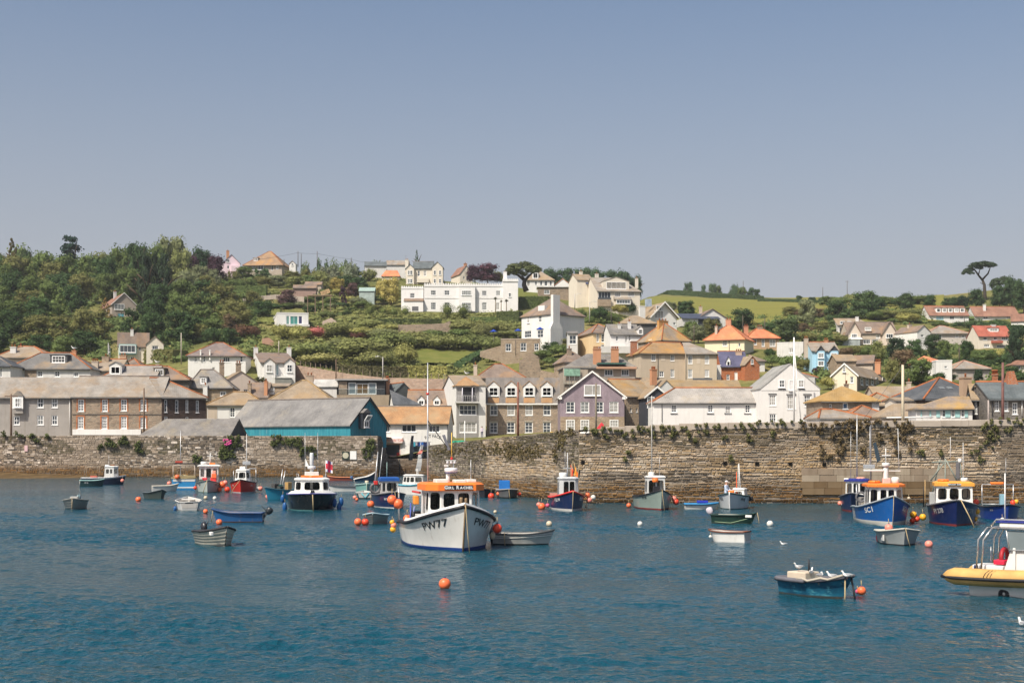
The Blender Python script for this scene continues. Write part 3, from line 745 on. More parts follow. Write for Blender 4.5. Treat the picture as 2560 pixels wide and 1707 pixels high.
tw = [(195,998,210,1028,3,4),(255,998,269,1028,3,4),(302,998,317,1027,3,4),(351,998,366,1027,3,4),(194,1041,209,1072,3,4),(254,1041,268,1072,3,4),(302,1041,317,1071,3,4),(351,1043,365,1070,3,4)]
h = House('stone_house','brown stone house with brick-trimmed sash windows above the quay',201,180,404,1090,991,943,dep=10,yaw=3,wall=ST_brown,rf=SL_PALE,ridge=M_ridge_grey,
          win=[(*t,'front',trimb) for t in tw])
h.box('plinth',181,1073,352,1087,-.25,-.02,R_white)
h.box('string_course',181,1035,403,1037,-.06,-.01,m_plain((.1,.09,.08),.8,.2))
h = House('slate_hung_wing','slate-hung wing with painted-in shade and narrow windows beside the brick-trimmed house',201.5,405,515,1086,992,947,dep=10,yaw=32,wall=ST_dark,rf=SL_PALE,hr=5,ridge=M_ridge,  # shade of the turned-away face is also put into the dark wall
          win=[(411,999,418,1030,1,3),(438,1000,446,1031,1,3),(464,1000,471,1030,1,3),(490,1001,497,1031,1,3),(411,1041,419,1049,1,1),(464,1042,471,1049,1,1)])
# low shed roof and the blue shed on the wall
h = House('boat_shed','low shed with plain grey slate roof on the harbour wall',193.2,352,574,1098,1088,1049,dep=7,yaw=-8,wall=m_plain((.05,.05,.055),.8,.2),rf=SL_GREY,hl=2.2,oh=.3)
SHED = m_plain((.02,.17,.23),.7,.3,.2)
def m_boards():
    t = NT('blue_boards'); v = t.coord('Object'); sp = t.n('ShaderNodeSeparateXYZ'); t.l(v,sp.inputs[0])
    q = t.math('ADD',t.math('MULTIPLY',sp.outputs[0],1.0),sp.outputs[1])
    f = t.math('FRACT',t.math('MULTIPLY',q,4.0)); g = t.step(t.math('ABSOLUTE',t.math('SUBTRACT',f,.5)),.4,.5)
    c = t.mix(t.step(t.noise(t.coord('Object',(2,2,.25)),1.5,5),.35,.75),(.018,.16,.22),(.04,.28,.34)); c = t.mix(t.math('MULTIPLY',g,.65),c,(.006,.045,.065))
    c = t.mix(t.math('MULTIPLY',t.step(t.noise(t.coord('Object',(1.5,1.5,.2)),2.2,4),.6,.72),.5),c,(.22,.36,.38))
    t.bump(g,-.6,.04); return t.fin(c,.7,.25)
h = House('net_shed','large blue boarded shed with thatch-grey slate roof on the harbour wall',192.6,576,876,1091,1061,997,yaw=-32,xs=966,wall=m_boards(),rf=m_slate((.12,.118,.12),(.17,.165,.16),(.3,.27,.22),.22),oh=.28,ov=.3,ridge=M_ridge_grey,gutter=False)
# bargeboards and the hanging window on the gable
D = h.D; mb = MB()
for a,b in (((h.W+.32,-.48,h.ze-.28*h.slope+.06),(h.W+.32,D/2,h.zr+.1)),((h.W+.32,D/2,h.zr+.1),(h.W+.32,D+.48,h.ze-.28*h.slope+.06))):
    a = Vector(a); b = Vector(b); mb.obox((a+b)/2,(b-a)/2,(.03,0,0),(0,0,.13))
mb.build('bargeboard',m_plain((.02,.025,.03),.6,.3),h.root)
a = h.on('right',896,1071); b = h.on('right',914,1026); w0 = h.W
mb = MB(); y0,y1 = a[0],b[0]; mb.box(w0+.01,w0+.75,y0,y1,a[1],b[1]-.35); bay = mb.build('oriel',m_plain((.025,.03,.04),.6,.3),h.root)
mb = MB(); ym = (y0+y1)/2; mb.prism([(y0-.15,b[1]-.35),(ym,b[1]+.25),(y1+.15,b[1]-.35)],w0-.1,w0+.95,'x'); mb.build('oriel_roof',SL_GREY,bay)
hh = b[1]-a[1]-.35
put_window(bay,Matrix(((0,-1,0,w0+.79),(1,0,0,y0+.25),(0,0,1,a[1]+.15),(0,0,0,1))),y1-y0-.5,hh*.42,2,1,joined=True,glass=GL[1])
mo = put_window(bay,Matrix(((0,-.8,.6,w0+.85),(1,0,0,y0+.25),(0,.6,.8,a[1]+hh*.5),(0,0,0,1))),y1-y0-.5,hh*.42,1,1,joined=True,glass=GL[3],name='open_window',sill=False)
# undercroft below the gable: posts, stair, signs
mb = MB()
for dx,dz0,dz1 in ((0,2.6,5.5),): mb.box(B_L[0]-.9,B_L[0]-.7,191.6,191.8,0,5.4)
mb.build('post',m_plain((.05,.05,.045),.8,.2),h.root).matrix_parent_inverse = h.root.matrix_world.inverted()
h.root.children[-1].matrix_world = Matrix.Identity(4)
mb = MB()
for i in range(11):
    t = i/10; p = P(925,1094,196)*(1-t)+P(962,1140,203)*t; mb.box(p.x-.12,p.x+.25,p.y-.2,p.y+1.0,p.z-.08,p.z)
p0,p1 = P(925,1086,196),P(962,1130,203)
mb.tube([p0,p1],.05,5); mb.tube([p0+Vector((0,0,-.5)),p1+Vector((0,0,-.5))],.05,5)
tag(mb.build('stair',m_plain((.1,.13,.15),.6,.4),None),'grey metal stair under the gable of the blue shed','stair')
def sign_board(name,label,x0,y0,x1,y1,d,mat,txt=None,tm=None,size=.3,th=.06,disc=None):
    a,b = P(x0,y1,d),P(x1,y0,d); r = empty(name,(a.x,d,a.z)); tag(r,label,'sign'); w,hgt = b.x-a.x,b.z-a.z
    mb = MB(); mb.box(0,w,0,th,0,hgt); mb.build('board',mat,r)
    if disc:
        m2 = MB(); m2.tube([(w/2,-.004,hgt/2),(w/2,-.03,hgt/2)],hgt*.38,20,smooth=False); m2.build('emblem',disc,r)
    if txt:
        v,f = text_mesh(txt,size); m2 = MB(); m2.add([(w/2+x,-.012,hgt/2+y) for x,y,z in v],f); m2.build('lettering',tm,r)
    return r
sign_board('wall_sign','dark green square sign with pale round emblem on the harbour wall',855,1128,873,1148,191.85,m_plain((.03,.045,.035),.6,.3),disc=m_plain((.5,.47,.35),.6,.3))
sign_board('wall_sign','white notice board on the harbour wall beside the dark green sign',875,1127,891,1148,191.85,M_white)
sign_board('wall_sign','small pink and white notice at the far left of the harbour wall',61,1113,69,1128,191.85,m_plain((.66,.45,.47),.6,.3))
h_ = House('shop_building','white shop building with orange pantile roof beside the blue shed',214,935,1120,1146,1057,1018,dep=8,yaw=-3,wall=R_white,rf=SL_ORANGE,cat='shop',sink=.5,oh=.35,ridge=M_ridge_grey,
     win=[(964,1060,975,1080,2,1),(1004,1061,1041,1080,3,1),(1071,1062,1100,1081,3,1),(961,1109,1001,1140,1,1,'front',dict(mat=m_plain((.72,.45,.42),.5,.3),glass=GL[1])),(1026,1104,1077,1144,2,1,'front',dict(glass=m_glass((.03,.045,.07))))])
def awning(hs,name,label,x0,y0,x1,y1,mat,txt=None,tm=None,size=.4):
    a = hs.at(x0,y1,-.55); b = hs.at(x1,y0,-.55); mb = MB()
    mb.prism([(-.55,a[2]),(-.55,a[2]+(b[2]-a[2])*.8),(-.02,b[2]),(-.02,a[2])],a[0],b[0],'x'); o = mb.build(name,mat,hs.root)
    if txt:
        v,f = text_mesh(txt,size); m2 = MB(); m2.add([((a[0]+b[0])/2+x,-.565,(a[2]+b[2])/2-.05+y) for x,y,z in v],f); m2.build('lettering',tm,o)
awning(h_,'fascia','',955,1092,1006,1107,m_plain((.78,.62,.58),.6,.3),'Harbourside  Café',m_plain((.62,.17,.12),.6,.3),.46)
a = h_.at(1006,1141,-.03); b = h_.at(1024,1098,-.03); mb = MB(); w = b[0]-a[0]
mb.prism([(a[0],a[2])]+[(a[0]+w/2+w/2*math.cos(t*math.pi/8),b[2]-w/2+w/2*math.sin(t*math.pi/8)) for t in range(0,9)][::1]+[],-.05,0,'y')
mb.box(a[0],b[0],-.055,-.005,a[2],b[2]-w/2); mb.build('door',m_plain((.74,.73,.72),.5,.3),h_.root)
v,f = text_mesh('FAT FACE',.62,.012)      # lettering bent over a shallow arc
a = h_.at(1082,1090,0); mb = MB(); rr = 2.6
mb.add([(a[0]+(rr+y)*math.sin(x*.92/rr),-.02,a[2]-rr+(rr+y)*math.cos(x*.92/rr)) for x,y,z in v],f); mb.build('lettering',m_plain((.06,.06,.07),.6,.3),h_.root)
rng = random.Random(5)
for i in range(9):
    c = rng.choice([(.02,.06,.3),(.03,.12,.4),(.05,.3,.42),(.02,.03,.1),(.3,.3,.35)]); x = 1029+i*5; mb = MB()
    a = h_.at(x,1113,-.35); b = h_.at(x+4.4,1104.5,-.35); mb.box(a[0],b[0],-.4,-.3,a[2]-rng.random()*.2,b[2]); mb.build('hanging_goods',m_plain(c,.8,.2),h_.root)
h_.box('doorstep',1004,1139.5,1026,1145,-.5,-.01,m_plain((.1,.1,.11),.8,.2))
h_.box('post_box',992,1131,998,1140,-.5,-.15,m_plain((.6,.03,.03),.5,.4))
h_.pipe(1119,1060,1110)
def banner(label,px,y0,y1,wpx,d,col,c2):
    a,b = P(px-wpx/2,y1,d),P(px+wpx/2,y0,d); r = empty('feather_banner',(a.x,d,a.z)); tag(r,label,'banner'); w,hg = b.x-a.x,b.z-a.z
    mb = MB(); n = 8
    for i in range(n):
        t0,t1 = i/n,(i+1)/n; f = lambda t: (.06*math.sin(t*7),)[0]
        mb.add([(0,f(t0),hg*t0),(w*(1-.5*t0**4),f(t0),hg*t0),(w*(1-.5*t1**4),f(t1),hg*t1),(0,f(t1),hg*t1)],[[0,1,2,3]],0 if i % 2 else 1)
    mb.build('cloth',[m_plain(col,.8,.2),m_plain(c2,.8,.2)],r)
    m2 = MB(); m2.tube([(0,.02,-.9),(0,.02,hg)],.03,5); m2.build('pole',m_plain((.3,.3,.3),.5,.4),r)
banner('white feather banner standing on the quay beside the pink shopfront',961,1115,1146,9,207,(.75,.74,.76),(.6,.6,.66))
# white balcony house
h = House('balcony_house','tall white house with recessed balcony under an orange pyramid roof',232,1140,1214,1100,964,940,yaw=10,xs=1107,wall=R_white,rf=SL_TAN,roof='x',oh=.12,gutter=False,
     win=[(1148,1012,1191,1037,4,2),(1148,1056,1191,1081,4,2)])
g = m_render((.3,.29,.28),.4)
for x0,y0,x1,y1 in ((1141,1005,1147,1099),(1192,1005,1196,1099),(1147,1005,1192,1011.5),(1147,1038.5,1192,1055.5),(1147,1082.5,1192,1099)): h.box('grey_panel',x0,y0,x1,y1,-.05,-.01,g)
bal = h.box('balcony_shade',1141,968,1197,1004,-.04,-.02,m_plain((.03,.03,.035),.8,.2))  # flat dark sheet: shade of the balcony opening painted on the wall
h.box('balcony_wall',1141,968,1155,1003,-.07,-.045,g,bal); h.box('balcony_wall',1187,968,1197,1003,-.07,-.045,g,bal)
h.box('balcony_slab',1139,1003.5,1199,1007,-1.0,-.02,R_white2,bal)
mb = MB()
for i in range(13):
    a = h.at(1141+i*4.6,1004,-.95); mb.tube([a,(a[0],a[1],a[2]+1.0)],.02,4)
a = h.at(1141,1004,-.95); b = h.at(1197,1004,-.95); mb.tube([(a[0],a[1],a[2]+1),(b[0],b[1],a[2]+1)],.03,4); mb.build('railing',m_plain((.5,.5,.5),.4,.4),bal)
for x in (1156,1181):
    a = h.at(x,1000,-.6); mb = MB(); mb.tube([(a[0],-.6,a[2]-.2),(a[0],-.6,a[2]+2.0)],[.16,.05],7); mb.build('parasol',m_plain((.7,.68,.75),.8,.2),bal)
a = h.at(1137,964,-.3); b = h.at(1200,943,-.3); mb = MB(); xm = (a[0]+b[0])/2; yb_ = (b[0]-a[0])*.5
mb.add([(a[0],-.5,a[2]),(b[0],-.5,a[2]),(b[0],2*yb_,a[2]),(a[0],2*yb_,a[2]),(xm,yb_*.7,b[2]+.2)],[[0,1,4],[1,2,4],[2,3,4],[3,0,4],[3,2,1,0]]); mb.build('pyramid_roof',SL_ORANGE,h.root)
# stone hotel
wins = []
for x in (1225,1268,1313,1358): wins += [(x,1012,x+19,1038,2,2),(x-1,1055,x+19,1082,2,3)]
h = House('stone_hotel','brown stone hotel with slate mansard roof and four white dormers',237,1216,1398,1102,1008,945,dep=11,yaw=0,wall=m_stone((.31,.24,.175),(.4,.31,.23),(.23,.18,.14),(.28,.24,.2)),rf=SL_GREY,cat='hotel',roof='none',win=wins)
a = h.at(1212,1009,-.35); b = h.at(1400,944,2.2); mb = MB(); mb.prism([(-.4,a[2]),(1.9,b[2]),(h.D-1.9,b[2]),(h.D+.4,a[2])],-.15,h.W+.15,'x')
SL_HOT = m_slate((.12,.115,.11),(.165,.15,.14),(.38,.22,.06),.2); h.ro = mb.build('mansard_roof',SL_HOT,h.root)
h.slope = (b[2]-a[2])/2.3; h.ze = a[2]+.4*h.slope; h.rf = SL_ORANGE
h.box('cornice',1214,1008,1399,1011.5,-.42,.0,M_white)
for x in (1219,1263,1308,1352):
    h.dormer(x,966,x+30,991,953,2,2,side=R_white)
    a = h.at(x+1,1007,-.28); b = h.at(x+29,994,-.28); mb = MB(); mb.add([(a[0],-.42,a[2]),(b[0],-.42,a[2]),(b[0],-.42+(b[2]-a[2])/h.slope,b[2]),(a[0],-.42+(b[2]-a[2])/h.slope,b[2])],[[0,1,2,3]]); mb.build('lichen_slates',SL_ORANGE,h.ro)
h.pipe(1398,1012,1095)
for x in (1224,1267,1312,1357): h.box('lintel',x,1051.5,x+21,1054.5,-.05,-.01,m_render((.4,.36,.3),.3))
# purple slate-hung house
PUR = m_slate((.195,.155,.18),(.25,.2,.23),(.15,.12,.135),.3,.25,.2)
h = House('slate_hung_house','purple slate-hung gabled house over a stone ground floor',216,1400,1561,1085,992,930,dep=11,yaw=0,roof='y',wall=PUR,rf=SL_BROWN,oh=.35,ov=.3,
     win=[(1415,1004,1437,1031,2,3),(1451,1004,1473,1031,2,3),(1488,1004,1509,1031,2,3),(1523,1004,1546,1031,2,3),(1460,962,1502,989,2,1,'front',dict(glass=GL[3]))])
h.box('stone_storey',1401,1041.5,1561,1086,-.22,-.01,ST_tan)
for x0,x1 in ((1415,1437),(1451,1473),(1524,1546)):
    a = h.at(x0,1082,-.26); b = h.at(x1,1049,-.26); put_window(h.root,Matrix.Translation((a[0],-.26,a[2])),b[0]-a[0],b[2]-a[2],3,4,glass=GL[3])
mb = MB()
for sx in (0,1):
    x0,x1 = (-.38,h.W/2) if sx == 0 else (h.W+.38,h.W/2); a = Vector((x0,-.33,h.ze-.36*h.slope+.1)); b = Vector((x1,-.33,h.zr+.08)); mb.obox((a+b)/2,(b-a)/2,(0,.03,0),(0,0,.14))
mb.build('bargeboard',M_white,h.root)
for x in (1397,1556): h.box('gutter_end',x,992,x+8,998,-.36,-.02,M_white)
# narrow stone house and dark gable between purple house and white building
h = House('stone_cottage','narrow brown stone building with ochre lichened roof beside the purple house',224,1564,1640,1085,990,950,dep=12,yaw=22,wall=ST_tan,rf=m_slate((.18,.15,.11),(.23,.18,.125),(.34,.19,.05),.5),oh=.3,ridge=M_ridge,win=[(1575,1020,1580,1030,1,1),(1590,1020,1594,1030,1,1),(1601,1005,1606,1025,1,2)])
h.chimney(1627,925,1640,950,.55,M_chim_or,2)
h = House('gabled_house','small dark boarded gable with white bargeboards and blue-framed window',220,1615,1670,1085,992,969,dep=10,yaw=8,roof='y',wall=m_plain((.05,.055,.07),.7,.25),rf=SL_MUST,oh=.3,ov=.25,win=[(1618,992,1636,1019,1,2,'front',dict(proud=1))])
mb = MB()
for x0 in (-.3,h.W+.3):
    a = Vector((x0,-.27,h.ze-.3*h.slope+.12)); b = Vector((h.W/2,-.27,h.zr+.12)); mb.obox((a+b)/2,(b-a)/2,(0,.03,0),(0,0,.16))
mb.build('bargeboard',M_white,h.root)
h = House('gabled_house','plain white gable end rising behind the dark boarded gable',232,1640,1692,1080,978,952,dep=10,yaw=18,roof='y',wall=R_white,rf=SL_MUST,oh=.1,ov=.1)
h = House('terraced_house','long house with low ochre lichened roof behind the white quay building',236,1668,1852,1060,972,952,dep=8,yaw=0,wall=R_beige,rf=m_slate((.19,.15,.1),(.24,.18,.11),(.3,.19,.07),.45))
# white quay buildings
WHITEQ = m_render((.7,.685,.66),.25)
h = House('quay_building','long low white building with grey slate roof on the pier',203,1632,1902,1075,1006,972,dep=7,yaw=0,wall=WHITEQ,rf=m_slate((.22,.21,.195),(.29,.27,.25),(.33,.27,.18),.2),hl=3.6,oh=.25,ridge=M_ridge,cat='building',
     win=[(1678,1011,1692,1031,2,3),(1769,1011,1783,1031,2,3),(1813,1013,1827,1034,2,3),(1862,1011,1876,1032,2,3)])
for x in (1676,1767,1811,1860): h.box('sill',x,1032.5,x+18,1034,-.12,-.01,M_lead)
h.pipe(1655,1008,1055); h.pipe(1898,1008,1050)
AR = dict()
h = House('gabled_building','white gabled quay building with arched loft doors',200,1902,2050,1075,972,911,yaw=4,xs=1862,roof='y',wall=WHITEQ,rf=m_slate((.2,.2,.19),(.26,.255,.24),(.33,.27,.18),.15),oh=.1,ov=.06,cat='building',gutter=False,
     win=[(1923,986,1940,1014,3,3),(1968,988,1989,1023,4,3),(2010,987,2027,1016,3,3),(1923,1034,1941,1062,3,3),(2010,1036,2025,1062,3,3),(1947,949,1962,969,2,2),(1972,950,1985,976,1,1,'front',dict(glass=m_plain((.72,.71,.7),.6,.3))),(1995,949,2010,969,2,2)])
for x0,x1,y in ((1921,1942,983.5),(1966,1991,985),(2008,2029,984.5),(1945,1964,971.5),(1993,2012,971.5)):
    o = h.box('lead_hood',x0,y,x1,y+1.8,-.1,-.01,M_lead)
h.box('string_course',1903,974.5,2049,976,-.04,-.005,R_white2)
h = House('cottage','small grey-roofed white cottage behind the white gabled building',236,2004,2040,1060,944,930,dep=6,yaw=12,wall=R_white2,rf=SL_GREY,hr=2.5,ridge=M_ridge)
h.box('lean_to',2012,944,2037,962,-.6,-.02,R_white2)
# right-hand front row
h = House('stone_cottage','stone cottage with bright ochre pyramid roof behind the pier wall',182,2052,2198,1075,1001,968,dep=7.2,yaw=3,wall=ST_brown,rf=m_slate((.26,.175,.075),(.31,.21,.095),(.33,.19,.05),.45),hl=3.7,hr=3.7,oh=.35,
     win=[(2107,1007,2120,1022,1,1,'front',dict(glass=m_glass((.02,.09,.2)))),(2073,1010,2079,1025,1,2)])
h.chimney(2112,962,2120,974,.7,ST_brown,1)
h.box('white_panel',2180,1004,2198,1040,-.06,-.01,R_white2)
House('low_house','low grey hipped roof with red ridge tiles just behind the pier wall',150,2050,2172,1075,1046,1027,dep=6,yaw=2,wall=R_white2,rf=SL_PALE,hl=.8,hr=3,ridge=M_ridge,oh=.2)
House('low_house','low brown hipped roof peeping over the pier wall beside the yacht mast',165,2122,2222,1075,1042,1017,dep=6.5,yaw=0,wall=R_beige,rf=SL_BROWN,hl=3,hr=3,ridge=M_ridge,oh=.2)
h = House('low_house','tan-roofed house with rounded ridge behind the tall white mast',192,2195,2350,1075,1001,968,dep=9,yaw=0,wall=R_beige,rf=SL_TAN,oh=.3)
h.chimney(2268,957,2276,1000,.15,R_beige,1)
House('low_house','small ochre hip-roofed house behind the pier wall below the cream gable',190,2150,2262,1075,1013,985,dep=6,yaw=0,wall=ST_tan,rf=SL_MUST,hl=3,hr=3,oh=.25,ridge=M_ridge)
h = House('low_house','low white house with one window below the tan rounded roof',170,2240,2318,1075,1002,996,dep=5,yaw=0,wall=R_cream,rf=SL_TAN,oh=.12,win=[(2283,1008,2300,1020,1,1)])
House('low_house','long tan lichened roof low behind the pier between the masts',160,2206,2330,1075,1042,1012,dep=6,yaw=0,wall=R_beige,rf=SL_TAN,hl=2,oh=.2)
h = House('slate_house','big dark slate hipped roof with stout tan chimney at the right',168,2312,2470,1075,996,946,dep=10,yaw=12,wall=ST_dark,rf=SL_DARK,hl=5,hr=4,ridge=M_ridge,oh=.35)
h.chimney(2403,946,2424,992,.02,m_render((.4,.28,.19),.5),1,dep=1.0)
mb = MB()
for x in (2352,2372):
    a = h.at(x,972,h.D*.25); mb.obox((a[0],h.D*.25-.2,a[2]+.12),(.35,0,0),(0,.3,.3*h.slope),(0,.02,-.03))
mb.build('rooflight',GL[2],h.root)
h = House('shuttered_cottage','low white cottage with turquoise shutters and ochre lichened roof',146,2290,2431,1075,1021,994,dep=6,yaw=-8,wall=R_white2,rf=m_slate((.17,.14,.12),(.22,.18,.15),(.42,.25,.05),.42),hl=3.6,oh=.25,
     win=[(2356,1024,2364,1042,1,2),(2380,1024,2386,1042,1,2),(2404,1024,2411,1042,1,2)])
TQ = m_plain((.3,.5,.5),.6,.3)
for x0,x1 in ((2341,2350),(2363,2376),(2388,2400),(2412,2420),(2302,2305),(2324,2328)): h.box('shutter',x0,1023,x1,1043,-.08,-.01,TQ)
h = House('dark_house','dark slate-hung house with white windows and ochre roof behind the pier wall',148,2431,2482,1075,998,962,dep=8,yaw=-14,wall=m_plain((.035,.032,.036),.8,.2),rf=SL_MUST,oh=.3,
     win=[(2437,1004,2443,1034,1,3),(2455,1004,2461,1034,1,3)])
for x in (2447,2468): h.dormer(x-8,967,x+8,989,None,1,2,rf=SL_MUST,side=m_plain((.05,.045,.05),.8,.2))
h.chimney(2480,938,2494,962,.6,M_brick,3)
h = House('stone_house','dark stone house with white sash windows at the right edge of the pier',144,2474,2640,1075,996,958,dep=9,yaw=-3,wall=ST_grey,rf=SL_TEAL,oh=.35,ridge=M_ridge,
     win=[(2487,1000,2498,1027,2,4),(2511,1000,2521,1027,2,4),(2531,1006,2544,1035,2,3),(2570,1000,2582,1027,2,4)])
h.pipe(2481,1000,1040); h.pipe(2555,1000,1040,M_white)
a = h.at(2514,960,h.D*.5); b = h.at(2538,928,h.D*.5); mb = MB(); xm = (a[0]+b[0])/2
mb.add([(a[0]-.2,h.D*.4,a[2]-.8),(b[0]+.3,h.D*.4,a[2]-.8),(b[0]+.3,h.D*.6,a[2]-.8),(a[0]-.2,h.D*.6,a[2]-.8),(xm-.25,h.D*.45,b[2]),(xm+.25,h.D*.45,b[2]),(xm+.25,h.D*.55,b[2]),(xm-.25,h.D*.55,b[2])],[[0,1,5,4],[1,2,6,5],[2,3,7,6],[3,0,4,7],[4,5,6,7]]); mb.build('chimney',M_brick,h.root)

# ------------------------------------------------------------------ second row
h = House('slate_house','long dark slate roof with red hip and flat dormer behind the far left quay house',238,22,226,1000,921,884,dep=9,yaw=2,wall=R_white2,rf=m_slate((.1,.1,.1),(.14,.135,.13),(.3,.2,.1),.3),hl=4,hr=4.5,ridge=M_ridge,
     win=[(46,927,60,942,2,2),(93,927,107,942,2,2),(136,927,150,942,2,2),(184,930,196,942,2,2)])
h.dormer(125,888,168,908,None,4,2,rf=SL_DARK,side=m_plain((.1,.1,.105),.8,.2))
h.box('brick_panel',24,923,44,944,-.05,-.01,ST_brown); h.box('brick_panel',62,923,91,944,-.05,-.01,ST_brown)
h.chimney(181,878,191,904,.8,M_chim_or,1)
h = House('slate_house','dark hipped slate roof cut off by the left edge above the quay house',232,-80,26,1000,915,886,dep=9,yaw=0,wall=R_white2,rf=SL_DARK,hr=4.5,ridge=M_ridge_grey,win=[(0,920,5,942,1,2)])
h = House('cottage','tan hipped cottage roof among chimneys behind the dark slate roof',258,-10,122,980,893,868,dep=9,yaw=0,wall=R_beige,rf=SL_TAN,hl=3,hr=4.2,ridge=M_ridge)
h.chimney(27,869,41,888,.2,R_white2,2); h.chimney(48,866,56,884,.5,M_chim_or,1)
h = House('cottage','tan lichened cottage roof with two stout chimneys behind the stone quay house',245,205,300,1000,926,900,dep=8,yaw=0,wall=R_cream,rf=SL_TAN,hl=3.5,ridge=M_ridge)
h.chimney(230,905,246,938,.05,R_beige,3); h.chimney(256,893,273,918,.4,ST_tan,1)
h = House('dormer_cottage','grey slate roof with a single gabled dormer behind the stone quay house',232,250,388,1000,946,916,dep=8,yaw=0,wall=R_beige,rf=m_slate((.18,.17,.16),(.24,.22,.2),(.3,.22,.14),.25),hl=3,ridge=M_ridge)
h.dormer(273,914,304,936,905,2,1,side=R_white2)
h = House('cottage','brown ridge roof with dark flat dormer left of the small slate-dormer cottage',233,372,472,1000,948,918,dep=8,yaw=4,wall=m_plain((.1,.09,.08),.8,.2),rf=SL_BROWN,hr=4,ridge=M_ridge)
h.dormer(384,921,412,940,None,4,1,side=m_plain((.12,.11,.08),.9,.1))
h.chimney(391,913,398,922,.5,R_white2,0)
h = House('cottage','tan hipped cottage roof below the white bungalow',255,300,352,985,918,898,dep=7,yaw=0,wall=R_cream,rf=SL_BROWN,hl=2,hr=2.5,ridge=M_ridge)
h.chimney(301,890,316,903,.3,m_render((.45,.3,.2),.4),2)
h = House('dormer_cottage','small grey slate cottage with one white dormer and white chimney',236,470,580,1040,968,926,dep=9,yaw=5,wall=ST_tan,rf=m_slate((.14,.135,.13),(.19,.18,.17),(.33,.26,.16),.3),hl=1.5,hr=3.5,ridge=M_ridge_grey,win=[(550,978,565,990,3,1)])
h.dormer(500,943,517,960,None,2,2,side=R_white)
h.chimney(508,965,519,988,-.03,R_white,1)
h = House('gabled_house','beige gable end with ochre roof slope between the white hillside houses and the shed',246,557,648,1040,957,929,yaw=20,xs=538,roof='y',wall=m_render((.55,.47,.4),.2),rf=SL_MUST,oh=.15,ov=.15,win=[(609,973,620,981,2,1)])
h.chimney(549,908,560,932,.9,ST_brown,2); h.chimney(590,910,602,933,.8,ST_brown,2)
h = House('cottage','white cottage with ochre hipped roof just behind the low shed',222,518,660,1080,1012,982,dep=8,yaw=4,wall=R_white,rf=SL_MUST,hl=3.5,hr=3,oh=.25,ridge=m_plain((.3,.19,.09),.85,.15,.25),
     win=[(574,1018,588,1043,2,4),(520,1039,534,1046,1,1)])
h.box('beige_panel',519,1014,543,1050,-.04,-.01,R_beige)
h = House('cottage','large ochre pyramid roof rising behind the blue shed',232,668,832,1070,1003,953,dep=10,yaw=0,wall=R_beige,rf=SL_MUST,hl=4.9,hr=4.9,oh=.2,ridge=m_plain((.36,.25,.13),.85,.15,.25))
h.chimney(766,940,783,962,1.1,m_render((.42,.33,.25),.5),2)
h = House('cottage','brown narrow cottage roof with brick stack right of the beige gable',240,622,668,1060,994,958,dep=6,yaw=0,wall=R_beige,rf=SL_BROWN,oh=.1)
h.chimney(661,955,669,990,.1,M_chim_or,1); h.chimney(620,960,628,985,.1,ST_tan,1)
h = House('stone_cottage','low stone cottage with one white casement above the blue shed roof',243,668,720,1060,966,960,dep=5,yaw=0,wall=ST_tan,rf=SL_TAN,oh=.1,win=[(670,966,686,984,4,2)])
h = House('shed','pale grey corrugated shed roof left of the modern dark house',247,783,842,1060,967,950,dep=6,yaw=0,wall=R_white2,rf=m_slate((.33,.32,.3),(.38,.37,.35),(.3,.26,.2),.1),oh=.1)
DK = m_plain((.03,.03,.032),.7,.3)
h = House('modern_house','dark modern flat-roofed house with glass doors and balcony',246,846,962,1040,951,None,dep=8,yaw=2,roof='flat',wall=DK,rf=m_plain((.3,.3,.3),.6,.3),oh=.5,win=[(871,956,890,985,1,1,'front',dict(glass=m_glass((.16,.2,.22),.08))),(891,958,921,985,2,1,'front',dict(glass=m_glass((.14,.085,.03)))),(921,957,941,985,1,1,'front',dict(glass=m_glass((.16,.2,.22),.08)))])
h.box('stone_base',842,987,985,1045,-1.2,-.02,m_render((.36,.29,.21),.8))
h.box('slate_panel',847,954,868,986,-.06,-.01,ST_brown)
mb = MB(); a = h.at(846,986,-1.1); b = h.at(962,972,-1.1)
mb.box(a[0],b[0],-1.12,-1.09,a[2],b[2]); mb.build('glass_balustrade',m_see(.8),h.root)
mb = MB(); mb.tube([(a[0],-1.1,b[2]),(b[0],-1.1,b[2])],.03,5); mb.build('handrail',m_plain((.4,.4,.4),.4,.4),h.root)
h = House('dark_house','dark grey gabled house right of the modern house',248,984,1034,1040,983,958,dep=9,yaw=24,roof='y',wall=m_plain((.075,.085,.085),.7,.2),rf=SL_TEAL,oh=.1,ov=.12,ridge=M_ridge)
h.chimney(964,948,972,975,.2,M_chim_or,2)
h = House('dark_house','dark low roof sloping down behind the orange pantile roof',236,985,1052,1060,1012,976,dep=8,yaw=10,wall=R_white,rf=SL_DARK,hr=5,oh=.1,win=[(994,1014,1032,1024,4,1)])
h = House('dormer_cottage','brown slate roof with two tiny gabled dormers above the orange pantiles',243,1018,1122,1060,1014,977,dep=8,yaw=0,wall=R_beige,rf=SL_BROWN,ridge=M_ridge)
for x in (1044,1083): h.dormer(x,999,x+18,1013,989,2,1,side=R_white)
h = House('cottage','mossy brown hipped roof with red ridge behind the stone hotel',264,1192,1312,1010,944,912,dep=9,yaw=0,wall=R_beige,rf=SL_BROWN,hl=3.2,hr=4.2,ridge=M_ridge,oh=.3)
h.chimney(1184,914,1193,946,.3,R_beige,1)
mb = MB()
for x in (1236,1272):
    a = h.at(x,940,.6); mb.obox((a[0],.6,a[2]-.02),(.5,0,0),(0,.35,.35*h.slope),(0,-.06,.08))
mb.build('rooflight',GL[1],h.root)
